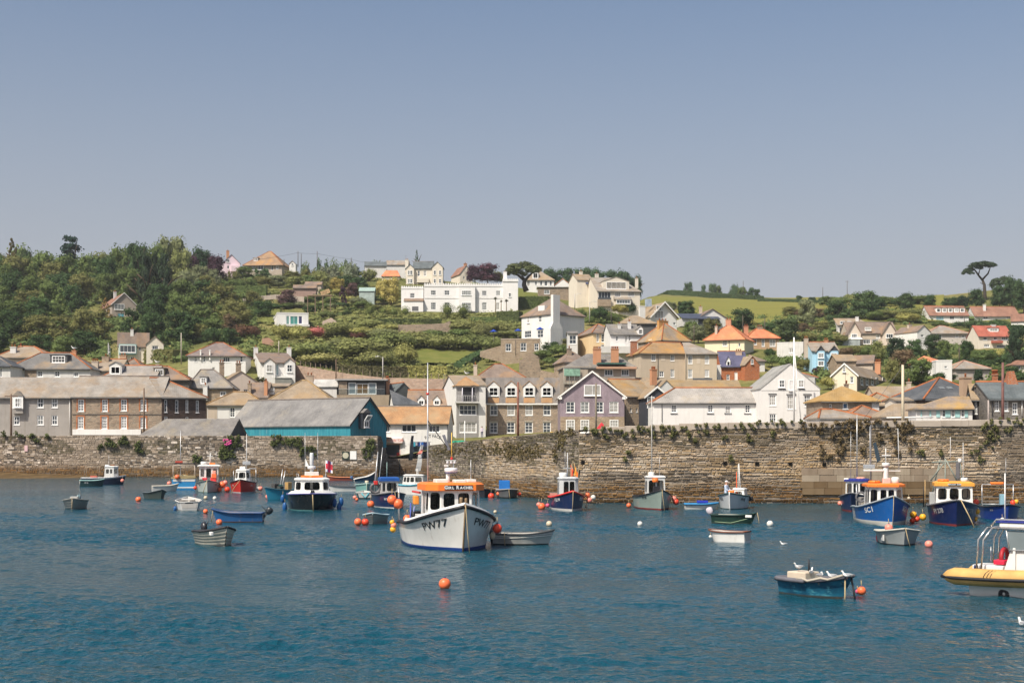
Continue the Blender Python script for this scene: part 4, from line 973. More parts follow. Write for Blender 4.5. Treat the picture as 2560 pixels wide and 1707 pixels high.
# terrace with scaffold boards and twin orange chimneys
h = House('terraced_house','grey roofed house with twin orange chimneys and long balcony under scaffold netting',246,1412,1590,1010,918,886,dep=9,yaw=5,wall=m_render((.38,.32,.26),.6),rf=SL_GREY,hl=4.5,hr=3,win=[(1511,923,1533,939,3,1),(1553,923,1573,939,3,1)])
h.chimney(1483,874,1502,906,.12,M_chim_or,4); h.chimney(1528,874,1546,906,.12,M_chim_or,4)
h.box('balcony_beam',1492,916.5,1592,921.5,-1.0,-.02,m_render((.5,.3,.2),.4)); h.box('balcony_roof',1495,906.5,1566,910,-1.2,.6,m_plain((.05,.12,.1),.5,.3))
h.box('lower_wall',1500,942,1588,962,-.8,-.02,m_render((.33,.29,.25),.7)); h.box('left_wall',1408,916,1470,960,-.3,-.02,m_render((.42,.36,.29),.6))
mb = MB(); a = h.at(1410,958,-.6); b = h.at(1450,921,-.6)
for i in range(4):
    x = a[0]+(b[0]-a[0])*i/3; mb.tube([(x,-.7,a[2]-2),(x,-.7,b[2])],.04,5)
for z in (a[2],(a[2]+b[2])/2,b[2]): mb.tube([(a[0],-.7,z),(b[0],-.7,z)],.04,5)
sc_ = mb.build('scaffold',m_plain((.3,.32,.3),.5,.4),h.root)
mb = MB(); mb.box(a[0],b[0],-.78,-.75,(a[2]+b[2])/2,b[2]-.1); mb.build('scaffold_netting',m_plain((.25,.42,.32),.8,.1,.3),sc_)
h = House('stone_cottage','small weathered brown roof left of the scaffolded terrace',252,1412,1470,1000,904,878,dep=8,yaw=12,wall=ST_tan,rf=SL_BROWN,hl=2,hr=2)
h.chimney(1418,873,1428,900,.3,ST_brown,1)
# large tan house
h = House('tan_house','large tan rendered house with hipped lichened roof above the white quay building',264,1601,1717,980,882,857,yaw=10,xs=1570,wall=R_tan,rf=m_slate((.2,.14,.08),(.25,.17,.1),(.38,.2,.05),.5),hl=3.5,hr=.01,ridge=M_ridge,oh=.35,
     win=[(1628,884.5,1639,902,2,4),(1676,886,1686,902,2,4),(1628,922,1639,938,2,3),(1648,928,1660,942,2,2),(1676,923,1686,943,2,4)])
h.box('blind_window',1653,886,1663,902,-.03,-.005,m_render((.55,.47,.38),.2)); h.pipe(1645,884,950)
h.chimney(1577,855,1592,880,.55,M_brick,0)
h = House('tan_house','right half of the tan house with grey hipped roof and four tall sashes',263,1716,1792,980,884,858,dep=10,yaw=0,wall=m_render((.5,.42,.32),.3),rf=SL_PALE,hr=4.5,oh=.35,
     win=[(1720,888,1731,909,2,5),(1762,888,1773,909,2,5),(1720,923,1731,944,2,5),(1762,924,1773,942,2,5)])
h.box('blind_window',1742,888,1751,909,-.03,-.005,m_render((.55,.47,.38),.2)); h.box('dark_fence',1732,945,1781,957,-1.5,-1.4,m_plain((.1,.11,.13),.7,.2)); h.pipe(1715,886,955)
h = House('cottage','orange brick stack and little roof in front of the tan house',245,1560,1650,1000,962,946,dep=6,yaw=0,wall=ST_tan,rf=SL_MUST,oh=.1)
h.chimney(1628,924,1640,950,.3,M_chim_or,1)
# brick house
BR = m_stone((.4,.12,.045),(.46,.15,.055),(.34,.1,.045),(.4,.22,.14),.2)
h = House('brick_house','orange brick house with blue slate roof right of the tan house',272,1803,1868,985,915,880,dep=8,yaw=0,wall=BR,rf=m_slate((.06,.06,.11),(.085,.085,.14),(.2,.18,.17),.08),oh=.3,ridge=M_ridge,win=[(1816,936,1824,950,2,2),(1836,930,1844,958,1,1,'front',dict(glass=M_white,name='door'))])
h.box('white_side',1793,912,1803,955,.0,3,R_white); h.chimney(1839,880,1854,906,.4,m_render((.5,.36,.27),.4),3)
h.dormer(1816,902,1826,915,892,1,1,side=M_white)
h = House('brick_house','orange brick gabled wing with tan roof beside the blue-roofed house',270,1863,1899,985,912,891,yaw=16,xs=1836,roof='y',wall=BR,rf=SL_TAN,oh=.15,ov=.15,win=[(1877,898,1883,910,1,2,'front',dict(proud=1))])
h = House('cottage','pale cottage with brown hip right of the brick gable',282,1880,1912,960,902,888,dep=6,yaw=0,wall=R_white2,rf=SL_BROWN,hr=2.5)
# ------------------------------------------------------------------ houses on the hillside
h = House('cream_house','cream house with orange pyramid roof and twin chimneys mid slope',312,1762,1861,905,846,812,yaw=-22,xs=1884,wall=m_render((.72,.64,.46),.15),rf=SL_TERRA,hl=4.2,hr=4.2,oh=.4,ridge=M_ridge,win=[(1806,849,1818,866,2,2,'front',dict(glass=GL[3])),(1846,858,1851,866,1,1)])
h.chimney(1788,817,1794,842,.2,R_beige,1); h.chimney(1815,800,1828,814,.5,m_render((.5,.24,.15),.3),2); h.pipe(1823,848,880)
h = House('tan_house','ochre rendered house with orange hipped roof right of the cream pyramid house',326,1868,1948,915,844,823,dep=8,yaw=4,wall=R_ochre,rf=SL_TERRA,hl=3,hr=3,oh=.35,ridge=M_ridge,win=[(1885,847,1892,862,2,2),(1904,847,1912,866,2,2),(1924,848,1939,866,2,2),(1904,876,1912,890,2,2),(1925,876,1938,890,2,2)])
h.chimney(1860,817,1870,832,.5,m_render((.5,.24,.15),.3),2); h.chimney(1893,818,1906,828,.5,ST_brown,3)
h = House('stone_house','house with steep mossy hipped roof and stout orange chimney',286,1655,1725,905,848,806,yaw=30,xs=1595,wall=ST_brown,rf=m_slate((.17,.14,.11),(.21,.17,.13),(.42,.22,.04),.45),hl=4,hr=4,oh=.35,ridge=M_ridge,win=[(1622,848,1630,858,1,1,'left')])
h.chimney(1645,804,1668,828,.5,m_render((.5,.27,.1),.5),3)
h = House('white_cottage','white cottage with grey roof and white dormer left of the steep mossy roof',296,1526,1600,930,836,812,dep=8,yaw=8,wall=R_white,rf=SL_GREY,oh=.25,win=[(1540,840,1545,852,1,2),(1563,840,1568,856,1,2),(1572,838,1577,852,1,2)])
h.dormer(1594,822,1608,836,814,1,2,side=R_white); h.chimney(1570,806,1577,826,.3,R_white,1); h.chimney(1545,812,1552,830,.3,R_white2,1)
h.box('terrace',1500,866,1580,882,-3.0,-.02,R_white2)
h = House('yellow_cottage','pale yellow cottage with brown hipped roof below the white chimney house',302,1482,1545,925,832,811,yaw=14,xs=1442,wall=R_yellow,rf=SL_BROWN,hl=3,hr=2.5,oh=.3,ridge=M_ridge,win=[(1491,834,1498,855,1,2,'front',dict(glass=GL[3])),(1503,835,1512,855,1,3),(1503,861,1511,875,1,1)])
h = House('cottage','ochre lichened roof above the white cottage with the dormer',316,1548,1640,880,808,790,dep=8,yaw=0,wall=m_plain((.1,.1,.1),.8,.2),rf=SL_MUST,hl=3,hr=4)
h = House('white_cottage','narrow white house with glazed verandah left of the yellow cottage',305,1420,1444,930,834,830,dep=7,yaw=0,wall=R_white2,rf=SL_GREY,oh=.1,win=[(1423,838,1441,860,2,2)])
h = House('white_house','white hillside house with tall white chimney breast and slate hipped roof',332,1382,1461,880,783,741,yaw=42,xs=1304,wall=R_white,rf=SL_BROWN,hl=5,hr=5,oh=.35,win=[(1318,789,1324,808,1,2,'left'),(1346,788,1354,806,1,2,'left'),(1311,826,1328,845,3,2,'left'),(1343,824,1358,845,2,2,'left')])
a = h.at(1383,845,-.7); b = h.at(1400,738,-.7); mb = MB(); zb_ = h.at(1383,820,-.7)[2]; zc = h.at(1383,806,-.7)[2]
mb.box(a[0]-.9,b[0]+.9,-.75,-.01,a[2]-3,zb_); mb.box(a[0],b[0],-.7,.1,zc,b[2])
mb.add([(a[0]-.9,-.75,zb_),(b[0]+.9,-.75,zb_),(b[0]+.9,-.01,zb_),(a[0]-.9,-.01,zb_),(a[0],-.7,zc+.05),(b[0],-.7,zc+.05),(b[0],-.01,zc+.05),(a[0],-.01,zc+.05)],[[0,1,5,4],[1,2,6,5],[2,3,7,6],[3,0,4,7]]); mb.build('chimney',R_white,h.root)
a = h.on('left',1340,772,1.8); 
mb = MB(); v = h.D*.45; mb.box(.9,1.8,v-1.1,v+1.1,h.ze+1.0,h.ze+2.2); mb.build('dormer',R_white,h.root)
h.box('carport',1418,838,1444,872,.5,4,m_plain((.5,.49,.48),.6,.2))
h = House('stone_cottage','flat-topped stone house with white arched windows below the white chimney house',322,1252,1350,905,849,None,dep=7,yaw=0,roof='flat',wall=ST_tan,rf=m_render((.4,.33,.26),.5),oh=.05,win=[(1264,859,1278,878,2,2),(1301,857,1316,877,2,2),(1336,858,1347,876,2,2)])
h.pipe(1289,850,888)
for i,(x,y,lb) in enumerate(((1234,826,'closed'),(1295,824,'middle'),(1350,820,'right'))):
    d = 330; p = P(x,y+16,d); r = empty('parasol',p); tag(r,('blue parasol above the terrace hedge below the castellated villa','blue parasol on the terrace just left of the white chimney house','tall blue parasol against the white chimney house')[i],'parasol','blue garden parasols')
    mb = MB(); mb.lathe([(1.0,1.15),(.55,1.42),(.03,1.75)],n=8); mb.build('canopy',m_plain((.02,.06,.35),.8,.2),r); mb = MB(); mb.tube([(0,0,-1.2),(0,0,1.5)],.04,5); mb.build('pole',m_plain((.5,.45,.4),.6,.3),r)
# castellated white villa
VW = m_render((.72,.71,.7),.2)
h = House('villa','long white castellated villa with battlemented tower on the hillside',420,1060,1272,790,713,None,dep=12,yaw=2,roof='flat',wall=VW,rf=m_plain((.3,.3,.3),.7,.2),oh=-.3,cat='villa',
     win=[(1077,726,1090,738,3,2),(1111,726,1124,738,3,2),(1205,727,1217,739,3,2),(1240,727,1251,739,3,2),(1077,756,1090,774,3,3),(1111,756,1124,774,3,3),(1205,756,1217,775,3,3),(1240,757,1249,774,2,3)])
def merlons(hs,x0,x1,ytop,ybot,v,n,parent):
    a = hs.at(x0,ybot,v); b = hs.at(x1,ytop,v); w = (b[0]-a[0])/n
    mb = MB(); mb.box(a[0],b[0],v-.12,v+.3,a[2]-.5,a[2]); mb.build('parapet',VW,hs.root)
    for i in range(n):
        mb = MB(); mb.box(a[0]+w*i+w*.12,a[0]+w*i+w*.72,v-.1,v+.28,a[2]+.002,b[2]); mb.build('merlon',VW,hs.root)
merlons(h,1060,1258,708.5,711.5,0,34,None)
bay = h.box('bay',1147,714,1188,778,-1.3,-.01,VW)
for x0,y0,x1,y1 in ((1154,726,1178,738),(1154,756,1178,774)):
    a = h.at(x0,y1,-1.34); b = h.at(x1,y0,-1.34); put_window(bay,Matrix.Translation((a[0],-1.34,a[2])),b[0]-a[0],b[2]-a[2],5,2,joined=True)
merlons(h,1147,1188,709,712,-1.3,7,None)
h.box('string_course',1061,744.5,1146,746,-.1,-.01,R_white2); h.box('string_course',1189,744.5,1256,746,-.1,-.01,R_white2); h.box('string_course',1061,716,1146,717,-.1,-.01,R_white2)
t = h.box('tower',1257,699,1295,783,-.9,5,VW); merlons(h,1256,1296,696.5,699.5,-1.0,8,None)
a = h.at(1271,742,-.94); b = h.at(1278,732,-.94); put_window(t,Matrix.Translation((a[0],-.94,a[2])),b[0]-a[0],b[2]-a[2],1,2,joined=True)
h.chimney(1258,681,1267,698,.2,VW,1,m_plain((.6,.45,.38),.8,.2))
h.pipe(1059,712,775)
h2 = House('villa_wing','',421,1003,1059,790,719,None,dep=9,yaw=0,roof='flat',wall=VW,rf=m_plain((.3,.3,.3),.7,.2),oh=-.3,win=[(1025,733,1037,745,3,2)],parent=None)
tag(h2.root,'low white castellated wing with lean-to porch left of the villa','villa')
merlons(h2,1003,1059,715,718,0,10,None)
a = h2.at(1010,775,-2.2); b = h2.at(1058,753,-2.2); mb = MB(); mb.box(a[0],b[0],-2.2,-.01,a[2]-.5,b[2]); pc = mb.build('porch',VW,h2.root)
mb = MB(); c = h2.at(1010,747,0); mb.prism([(-2.4,b[2]),(-.01,c[2]),(-.01,c[2]+.15),(-2.4,b[2]+.15)],a[0]-.1,b[0]+.1,'x'); mb.build('porch_roof',SL_BROWN,pc)
h2.box('porch_door',1030,766,1046,777,-2.24,-2.2,m_plain((.12,.12,.13),.7,.2),pc)
# modern white box
h = House('modern_house','small white box-shaped modern house with wide glazed front in the gardens',372,693,771,828,783,None,yaw=12,xs=676,roof='flat',wall=R_white,rf=R_white,oh=.08,win=[(715,789,724,811,1,1,'front',dict(glass=m_glass((.12,.22,.2)))),(725,790,745,811,2,1,'front',dict(glass=m_glass((.05,.2,.18)))),(746,790,756,810,1,1,'front',dict(glass=m_glass((.03,.03,.09)))),(683,790,686,800,1,1,'left'),(678,790,680,800,1,1,'left')])
h.box('terrace',706,811,774,815,-1.8,-.01,R_white2)
# bungalows left
h = House('bungalow','grey gabled bungalow with red-brown roof half hidden in the wood',420,280,340,800,760,733,yaw=26,xs=234,roof='y',wall=m_render((.36,.31,.27),.3),rf=SL_RED,oh=.35,ov=.3,win=[(286,760.5,311,774,3,1),(294,783,311,796,2,1,'front',dict(glass=m_glass((.08,.3,.4))))])
mb = MB()
for x0 in (-.35,h.W+.35):
    a = Vector((x0,-.33,h.ze-.36*h.slope+.1)); b = Vector((h.W/2,-.33,h.zr+.1)); mb.obox((a+b)/2,(b-a)/2,(0,.03,0),(0,0,.12))
mb.build('bargeboard',M_white,h.root); h.chimney(284,731,291,742,.4,R_white2,2)
h = House('bungalow','cream split-level bungalow with teal glazed bay above the town',332,295,372,915,859,832,yaw=14,xs=267,wall=R_cream,rf=SL_BROWN,oh=.3,win=[(271,868,276,884,1,2,'left'),(347,864,352,876,1,1),(326,891,337,903,2,1)])
by = h.box('glazed_bay',297,860.5,341,886,-.8,-.01,m_plain((.25,.42,.42),.6,.3))
a = h.at(299,881,-.84); b = h.at(339,863,-.84); put_window(by,Matrix.Translation((a[0],-.84,a[2])),b[0]-a[0],b[2]-a[2],4,1,joined=True,glass=GL[1])
h.chimney(326,825,334,836,.5,R_white2,1)
h2 = House('wing','x',330,366,409,915,860,841,dep=8,yaw=14,roof='y',wall=R_cream,rf=SL_BROWN,oh=.2,ov=.2,win=[(380,864,396,874,3,1)])
h2.root.parent = h.root; h2.root.matrix_parent_inverse = Matrix.Identity(4)
bpy.context.view_layer.update()
h2.root.matrix_local = h.root.matrix_world.inverted() @ (Matrix.Translation((h2.O.x,h2.O.y,h2.z0)) @ Matrix.Rotation(R(14),4,'Z'))
for k_ in ('label','category'): del h2.root[k_]
# white pair above the shed
h = House('white_house','white house with broad brown hipped roof left of the twin-gabled house',294,470,614,960,888,858,dep=10,yaw=4,wall=R_white,rf=m_slate((.13,.105,.1),(.17,.14,.13),(.36,.17,.06),.22),hl=5,hr=5.2,oh=.4,ridge=M_ridge,win=[(485,890,493,904,1,2),(508,890,513,904,1,2),(557,892,575,905,3,1),(600,890,607,905,1,2),(530,918,538,930,1,1)])
h.chimney(500,876,503,890,-.02,M_white,0,dep=.3); h.chimney(523,876,526,890,-.02,M_white,0,dep=.3)
h = House('white_house','white twin-gabled house with slate roof and dark-trimmed windows',276,652,738,985,907,884,yaw=12,xs=620,wall=R_white,rf=SL_BROWN,oh=.25,win=[(690,910,697,938,1,1,'front',dict(glass=m_glass((.3,.4,.42)))),(667,944,681,958,2,2),(722,944,731,958,2,2)],ridge=M_ridge_grey)
for x0,x1 in ((660,688),(711,738)):
    a = h.at(x0,985,-.9); b = h.at(x1,907,-.9); mb = MB(); mb.box(a[0],b[0],-.9,-.01,a[2],b[2]); xm = (a[0]+b[0])/2; zz = h.at(x0,896,-.9)[2]
    mb.add([(a[0],-.9,b[2]),(b[0],-.9,b[2]),(xm,-.9,zz)],[[0,1,2]]); by = mb.build('gable_bay',R_white,h.root)
    mb = MB(); k = (zz-b[2])/((b[0]-a[0])/2); o = .25
    mb.prism([(a[0]-o,b[2]-o*k),(xm,zz),(b[0]+o,b[2]-o*k),(b[0]+o,b[2]-o*k+.14),(xm,zz+.14),(a[0]-o,b[2]-o*k+.14)],-1.05,3.2,'y'); mb.build('bay_roof',SL_BROWN,by)
    c = h.at(x0+6,930,-.94); e = h.at(x1-7,911,-.94); put_window(by,Matrix.Translation((c[0],-.94,c[2])),e[0]-c[0],e[2]-c[2],2,2,joined=True)
h.chimney(634,870,645,888,.5,R_white,1); h.chimney(717,870,728,888,.5,R_white,1)
pr = h.box('porch',690,944,729,960,-2.0,-.9,m_glass((.2,.2,.18),.2)); a = h.at(687,944,-2.1); b = h.at(731,938,-2.1); mb = MB(); mb.prism([(a[0],a[2]),((a[0]+b[0])/2,b[2]),(b[0],a[2])],-2.15,-.85,'y'); mb.build('porch_roof',M_white,pr)
# ---- skyline houses
h = House('pink_house','pale pink gabled house on the left skyline',520,557,600,690,657,637,yaw=18,xs=540,roof='y',wall=m_render((.75,.6,.66),.1),rf=SL_DARK,oh=.25,ov=.2,win=[(565,648,574,656,2,1),(568,664,573,672,1,1)])
h.chimney(566,628,573,642,.7,M_chim_or,1); h.box('lean_to',578,665,598,678,-1.5,-.02,m_render((.72,.58,.63),.1))
h = House('bungalow','brown bungalow with steep lichened hipped roof on the left skyline',515,612,705,690,660,629,dep=14,yaw=-6,wall=m_render((.4,.34,.28),.4),rf=m_slate((.19,.13,.09),(.24,.16,.1),(.42,.22,.06),.35),hl=7,hr=6,oh=.7,ridge=M_ridge,win=[(630,663,639,675,2,1),(645,661,659,675,2,1),(678,662,683,676,1,1),(690,664,696,673,1,1)])
h.dormer(633,645,646,652,None,2,1,side=SL_BROWN)
h = House('garden_shed','tiny white gabled hut on the left skyline',520,723,739,685,660,653,dep=4,roof='y',wall=R_white,rf=SL_BROWN,oh=.2,win=[(728,658,734,664,1,1,'front',dict(proud=1))],cat='hut')
h = House('bungalow','low dark roofed bungalow on the skyline left of the cream bay house',530,912,966,690,664,655,dep=9,yaw=6,wall=R_white2,rf=SL_TEAL,oh=.3)
h = House('bungalow','distant grey roofed house just behind the cream bay house',540,965,1020,690,662,652,dep=9,wall=R_white2,rf=SL_PALE,oh=.3)
h = House('cottage','bright orange tiled roof left of the cream bay house',505,955,998,705,690,677,dep=8,wall=R_cream,rf=SL_TERRA,oh=.3,hl=1,hr=1)
h = House('cream_house','cream house with gabled bays and dark slate roof on the skyline',482,1032,1082,715,671,655,dep=10,yaw=0,wall=R_cream,rf=SL_TEAL,oh=.25,ridge=M_ridge_grey,win=[(1044,677,1050,690,1,2),(1059,677,1066,690,1,2),(1040,698,1046,706,1,1),(1058,698,1064,706,1,1)])
for x0,x1,y,yap in ((1015,1035,671,661),(1080,1107,668,655)):
    a = h.at(x0,715,-1.2); b = h.at(x1,y,-1.2); zz = h.at(x0,yap,-1.2)[2]; xm = (a[0]+b[0])/2; mb = MB(); mb.box(a[0],b[0],-1.2,4,a[2],b[2]); mb.add([(a[0],-1.2,b[2]),(b[0],-1.2,b[2]),(xm,-1.2,zz)],[[0,1,2]]); by = mb.build('gable_bay',R_cream,h.root)
    mb = MB(); k = (zz-b[2])/((b[0]-a[0])/2); mb.prism([(a[0]-.3,b[2]-.3*k),(xm,zz),(b[0]+.3,b[2]-.3*k),(b[0]+.3,b[2]-.3*k+.15),(xm,zz+.15),(a[0]-.3,b[2]-.3*k+.15)],-1.4,5,'y'); mb.build('bay_roof',SL_TEAL,by)
    for yy in (676,697):
        for q in (0,1):
            xx = x0+4+q*(x1-x0-14); c = h.at(xx,yy+11,-1.24); e = h.at(xx+6,yy,-1.24); put_window(by,Matrix.Translation((c[0],-1.24,c[2])),e[0]-c[0],e[2]-c[2],1,2,joined=True)
h.chimney(1013,650,1021,676,.3,R_cream,2,m_plain((.5,.3,.25),.8,.2)); h.box('porch',1042,696,1072,706,-1.5,-.02,R_cream)
h = House('white_house','small white gabled house between the cream bay house and the purple tree',500,1150,1181,712,684,664,yaw=20,xs=1128,roof='y',wall=R_cream,rf=SL_RED,oh=.3,ov=.2,win=[(1166,690,1172,701,1,1),(1158,690,1162,698,1,1)])
h.chimney(1160,660,1167,670,.4,M_chim_or,1)
h = House('bungalow','pale bungalow with hipped roof and front dormer beside the stone pine',470,1316,1385,730,699,675,dep=10,yaw=0,wall=R_white,rf=SL_TAN,hl=5,hr=6.5,oh=.35,win=[(1317,700,1325,716,1,1),(1337,702,1343,714,1,1),(1350,702,1356,714,1,1),(1361,702,1369,715,2,1),(1374,702,1380,714,1,1)])
h.dormer(1331,681,1346,697,675,2,1,side=R_white)
h = House('garage','flat-roofed garage terrace below the pale bungalow',455,1345,1436,748,718,None,dep=7,roof='flat',wall=ST_brown,rf=R_white2,oh=.4,cat='garage',win=[(1360,724,1374,735,2,1)])
h = House('cottage','orange roofed house with white gable right of the pale bungalow',470,1388,1426,735,712,697,dep=8,roof='y',wall=R_white,rf=SL_TERRA,oh=.25)
h = House('cream_house','large cream house with wide dormer and balcony below the skyline trees',408,1493,1600,790,727,695,yaw=8,xs=1460,wall=R_cream,rf=SL_PALE,hr=4,oh=.4,win=[(1537,730,1552,742,3,1,'front',dict(glass=GL[3])),(1570,730,1586,741,3,1,'front',dict(glass=GL[3])),(1496,730,1527,747,4,1,'front',dict(glass=GL[0],fw=.1))])
dm = h.dormer(1508,704,1573,723,692,4,1,side=R_cream,rf=SL_PALE)
h.chimney(1588,697,1595,714,.6,R_cream,1)
by = h.box('bay',1540,748,1577,762,-1.4,-.01,R_cream); a = h.at(1541,759,-1.44); b = h.at(1576,750,-1.44); put_window(by,Matrix.Translation((a[0],-1.44,a[2])),b[0]-a[0],b[2]-a[2],5,1,joined=True)
mb = MB(); a = h.at(1537,748,-1.6); b = h.at(1580,742,-.5); mb.prism([(-1.6,a[2]),(-.01,b[2]),(-.01,a[2])],a[0],h.at(1580,748,-1.6)[0],'x'); mb.build('bay_roof',SL_PALE,by)
h.box('balcony_rail',1495,744,1528,748,-.8,-.7,GL[1]); h.box('balcony_base',1495,748.5,1528,765,-.8,-.02,ST_tan)
h = House('cream_house','narrow cream house with orange roof and blue solar panels',420,1443,1482,775,700,686,dep=8,yaw=16,wall=R_cream,rf=SL_MUST,oh=.15)
h.chimney(1449,680,1456,698,.5,R_cream,1); h.chimney(1488,686,1496,700,.5,R_cream,1)
a = h.at(1465,709,-.5); mb = MB(); mb.obox((a[0]+1.6,0.6,a[2]+.7),(1.6,0,0),(0,1.1,.75),(0,-.03,.04)); mb.build('solar_panel',m_glass((.02,.04,.14)),h.root)
h = House('chalet','white chalet with big glazed gable and orange roof on the slope',362,1626,1692,825,792,757,yaw=18,xs=1590,roof='y',wall=R_white,rf=SL_MUST,oh=.3,ov=.9,win=[(1636,777,1659,796,3,1,'front',dict(proud=1)),(1640,764,1654,776,2,1,'front',dict(proud=1)),(1683,806,1690,812,1,1)])
mb = MB()
for x0 in (-.35,h.W+.35):
    a = Vector((x0,-.93,h.ze-.3*h.slope+.12)); b = Vector((h.W/2,-.93,h.zr+.12)); mb.obox((a+b)/2,(b-a)/2,(0,.03,0),(0,0,.2))
mb.build('bargeboard',M_white,h.root); h.chimney(1598,766,1612,800,.1,R_white,0)
mb = MB(); a = h.at(1621,757,.4*h.D); mb.obox(a,(.9,0,.1),(0,.1,1.0),(0,.08,-.01)); mb.build('solar_panel',m_glass((.3,.36,.42)),h.root)
h = House('bungalow','bungalow with dark blue wing roof and dark-edged gable below the pasture',372,1745,1817,840,795,773,dep=12,yaw=8,roof='y',wall=R_white2,rf=SL_BROWN,oh=.3,ov=.3)
h.chimney(1748,768,1755,784,.5,R_beige,1)
a = h.at(1702,796,-1); b = h.at(1798,785,-1); mb = MB(); mb.prism([(-2.2,a[2]),(3,b[2]+.4),(3,b[2]+.2),(-2.2,a[2]-.2)],a[0],b[0],'x'); mb.build('wing_roof',m_slate((.035,.045,.07),(.05,.06,.09),(.1,.12,.15),.1),h.root)
h.box('wing',1704,797,1745,815,-1.8,3,R_white2); h.box('dark_wing',1746,797,1798,815,-1.7,-.02,m_plain((.03,.035,.05),.7,.2))
h = House('white_box_house','plain white block left of the light blue house',302,1942,2008,905,857,None,yaw=-20,xs=2010,roof='flat',wall=R_white2,rf=R_white2,oh=.02,win=[(1972,870,1985,882,2,1)])
BLU = m_render((.35,.55,.68),.1)
h = House('blue_house','light blue twin-gabled house with white bays',276,2030,2096,940,877,857,dep=8,yaw=0,wall=BLU,rf=SL_PALE,oh=.2,ridge=M_ridge,win=[(2066,904,2072,918,1,1)])
for x0,x1 in ((2042,2062),(2074,2096)):
    a = h.at(x0,940,-.9); b = h.at(x1,877,-.9); zz = h.at(x0,864,-.9)[2]; xm = (a[0]+b[0])/2; mb = MB(); mb.box(a[0],b[0],-.9,-.01,a[2],b[2]); mb.add([(a[0],-.9,b[2]),(b[0],-.9,b[2]),(xm,-.9,zz)],[[0,1,2]],1); by = mb.build('gable_bay',[BLU,m_plain((.07,.08,.1),.7,.2)],h.root)
    mb = MB(); k = (zz-b[2])/((b[0]-a[0])/2); mb.prism([(a[0]-.2,b[2]-.2*k),(xm,zz),(b[0]+.2,b[2]-.2*k),(b[0]+.2,b[2]-.2*k+.14),(xm,zz+.14),(a[0]-.2,b[2]-.2*k+.14)],-1.1,4,'y'); mb.build('bay_roof',SL_PALE,by)
    for yy in (882,902):
        c = h.at(x0+3,yy+13,-.94); e = h.at(x1-3,yy,-.94); put_window(by,Matrix.Translation((c[0],-.94,c[2])),e[0]-c[0],e[2]-c[2],3,1,joined=True)
h.chimney(2010,848,2020,885,.5,R_beige,2); h.chimney(2060,852,2070,862,.5,M_chim_or,2)
h = House('gabled_house','wide beige house with two steep front gables on the right slope',356,2120,2242,885,833,807,dep=9,yaw=0,wall=R_beige,rf=SL_BROWN,oh=.2,ridge=M_ridge_grey,win=[(2162,818,2178,826,3,1,'front',dict(proud=1)),(2190,836,2200,846,2,1),(2158,848,2176,860,4,1),(2180,848,2196,860,4,1),(2230,836,2238,842,1,1)])
for x0,x1 in ((2120,2152),(2206,2242)):
    a = h.at(x0,885,-1.0); b = h.at(x1,834,-1.0); zz = h.at(x0,806,-1.0)[2]; xm = (a[0]+b[0])/2; mb = MB(); mb.box(a[0],b[0],-1,-.01,a[2],b[2]); mb.add([(a[0],-1,b[2]),(b[0],-1,b[2]),(xm,-1,zz)],[[0,1,2]]); by = mb.build('gable_bay',m_render((.6,.52,.44),.2),h.root)
    mb = MB(); k = (zz-b[2])/((b[0]-a[0])/2); mb.prism([(a[0]-.3,b[2]-.3*k),(xm,zz),(b[0]+.3,b[2]-.3*k),(b[0]+.3,b[2]-.3*k+.3),(xm,zz+.3),(a[0]-.3,b[2]-.3*k+.3)],-1.3,5,'y'); mb.build('bay_roof',SL_BROWN,by)
    c = h.at(x0+9,845,-1.04); e = h.at(x1-9,834,-1.04); put_window(by,Matrix.Translation((c[0],-1.04,c[2])),e[0]-c[0],e[2]-c[2],3,1,joined=True)
cv = h.box('conservatory',2102,848,2150,864,-3.2,-1.1,m_glass((.3,.33,.33),.2)); a = h.at(2100,848,-3.3); b = h.at(2152,844,-1.1); mb = MB(); mb.prism([(-3.3,a[2]),(-1.02,b[2]),(-1.02,b[2]+.1),(-3.3,a[2]+.1)],a[0],b[0],'x'); mb.build('conservatory_roof',M_white,cv)
h = House('white_house','pale house with white chimney behind the wide double-gabled house',392,2094,2180,840,813,797,dep=9,yaw=0,wall=R_white2,rf=SL_TAN,oh=.2,hr=3,win=[(2100,803,2112,810,2,1),(2118,803,2128,810,2,1),(2098,818,2108,830,2,1)])
h.chimney(2139,793,2146,806,.3,R_white,0)
h = House('white_house','white gabled house with dark roof left of the grey hipped bungalow',346,2293,2326,880,829,814,yaw=24,xs=2236,roof='y',wall=R_white,rf=SL_BROWN,oh=.15,ov=.15,win=[(2302,836,2310,842,1,1)])
h.chimney(2270,813,2278,823,.6,R_beige,1)
h = House('bungalow','grey hipped bungalow with pink ridge tiles on the right slope',362,2322,2420,870,833,816,dep=9,yaw=0,wall=m_render((.5,.46,.42),.3),rf=SL_PALE,hl=4,hr=5,oh=.4,ridge=m_plain((.45,.25,.18),.85,.15,.2),win=[(2345,836,2355,843,2,1),(2388,836,2396,844,2,1),(2404,837,2412,844,2,1)])
h = House('red_roofed_house','cream house with wide dark red roof at the right',346,2446,2528,895,839,815,yaw=6,xs=2418,wall=R_cream,rf=m_slate((.26,.075,.05),(.31,.095,.065),(.22,.12,.09),.15),oh=.35,win=[(2458,842,2468,850,2,1),(2484,842,2493,850,2,1),(2504,842,2520,850,3,1),(2460,860,2474,868,3,1),(2492,862,2524,869,6,1)])
h.dormer(2471,820,2497,829,None,3,1,side=R_white); h.box('red_canopy',2483,851,2508,857,-1.2,-.02,m_slate((.26,.075,.05),(.31,.095,.065),(.22,.12,.09),.15)); h.chimney(2478,813,2488,819,.5,R_white2,0)
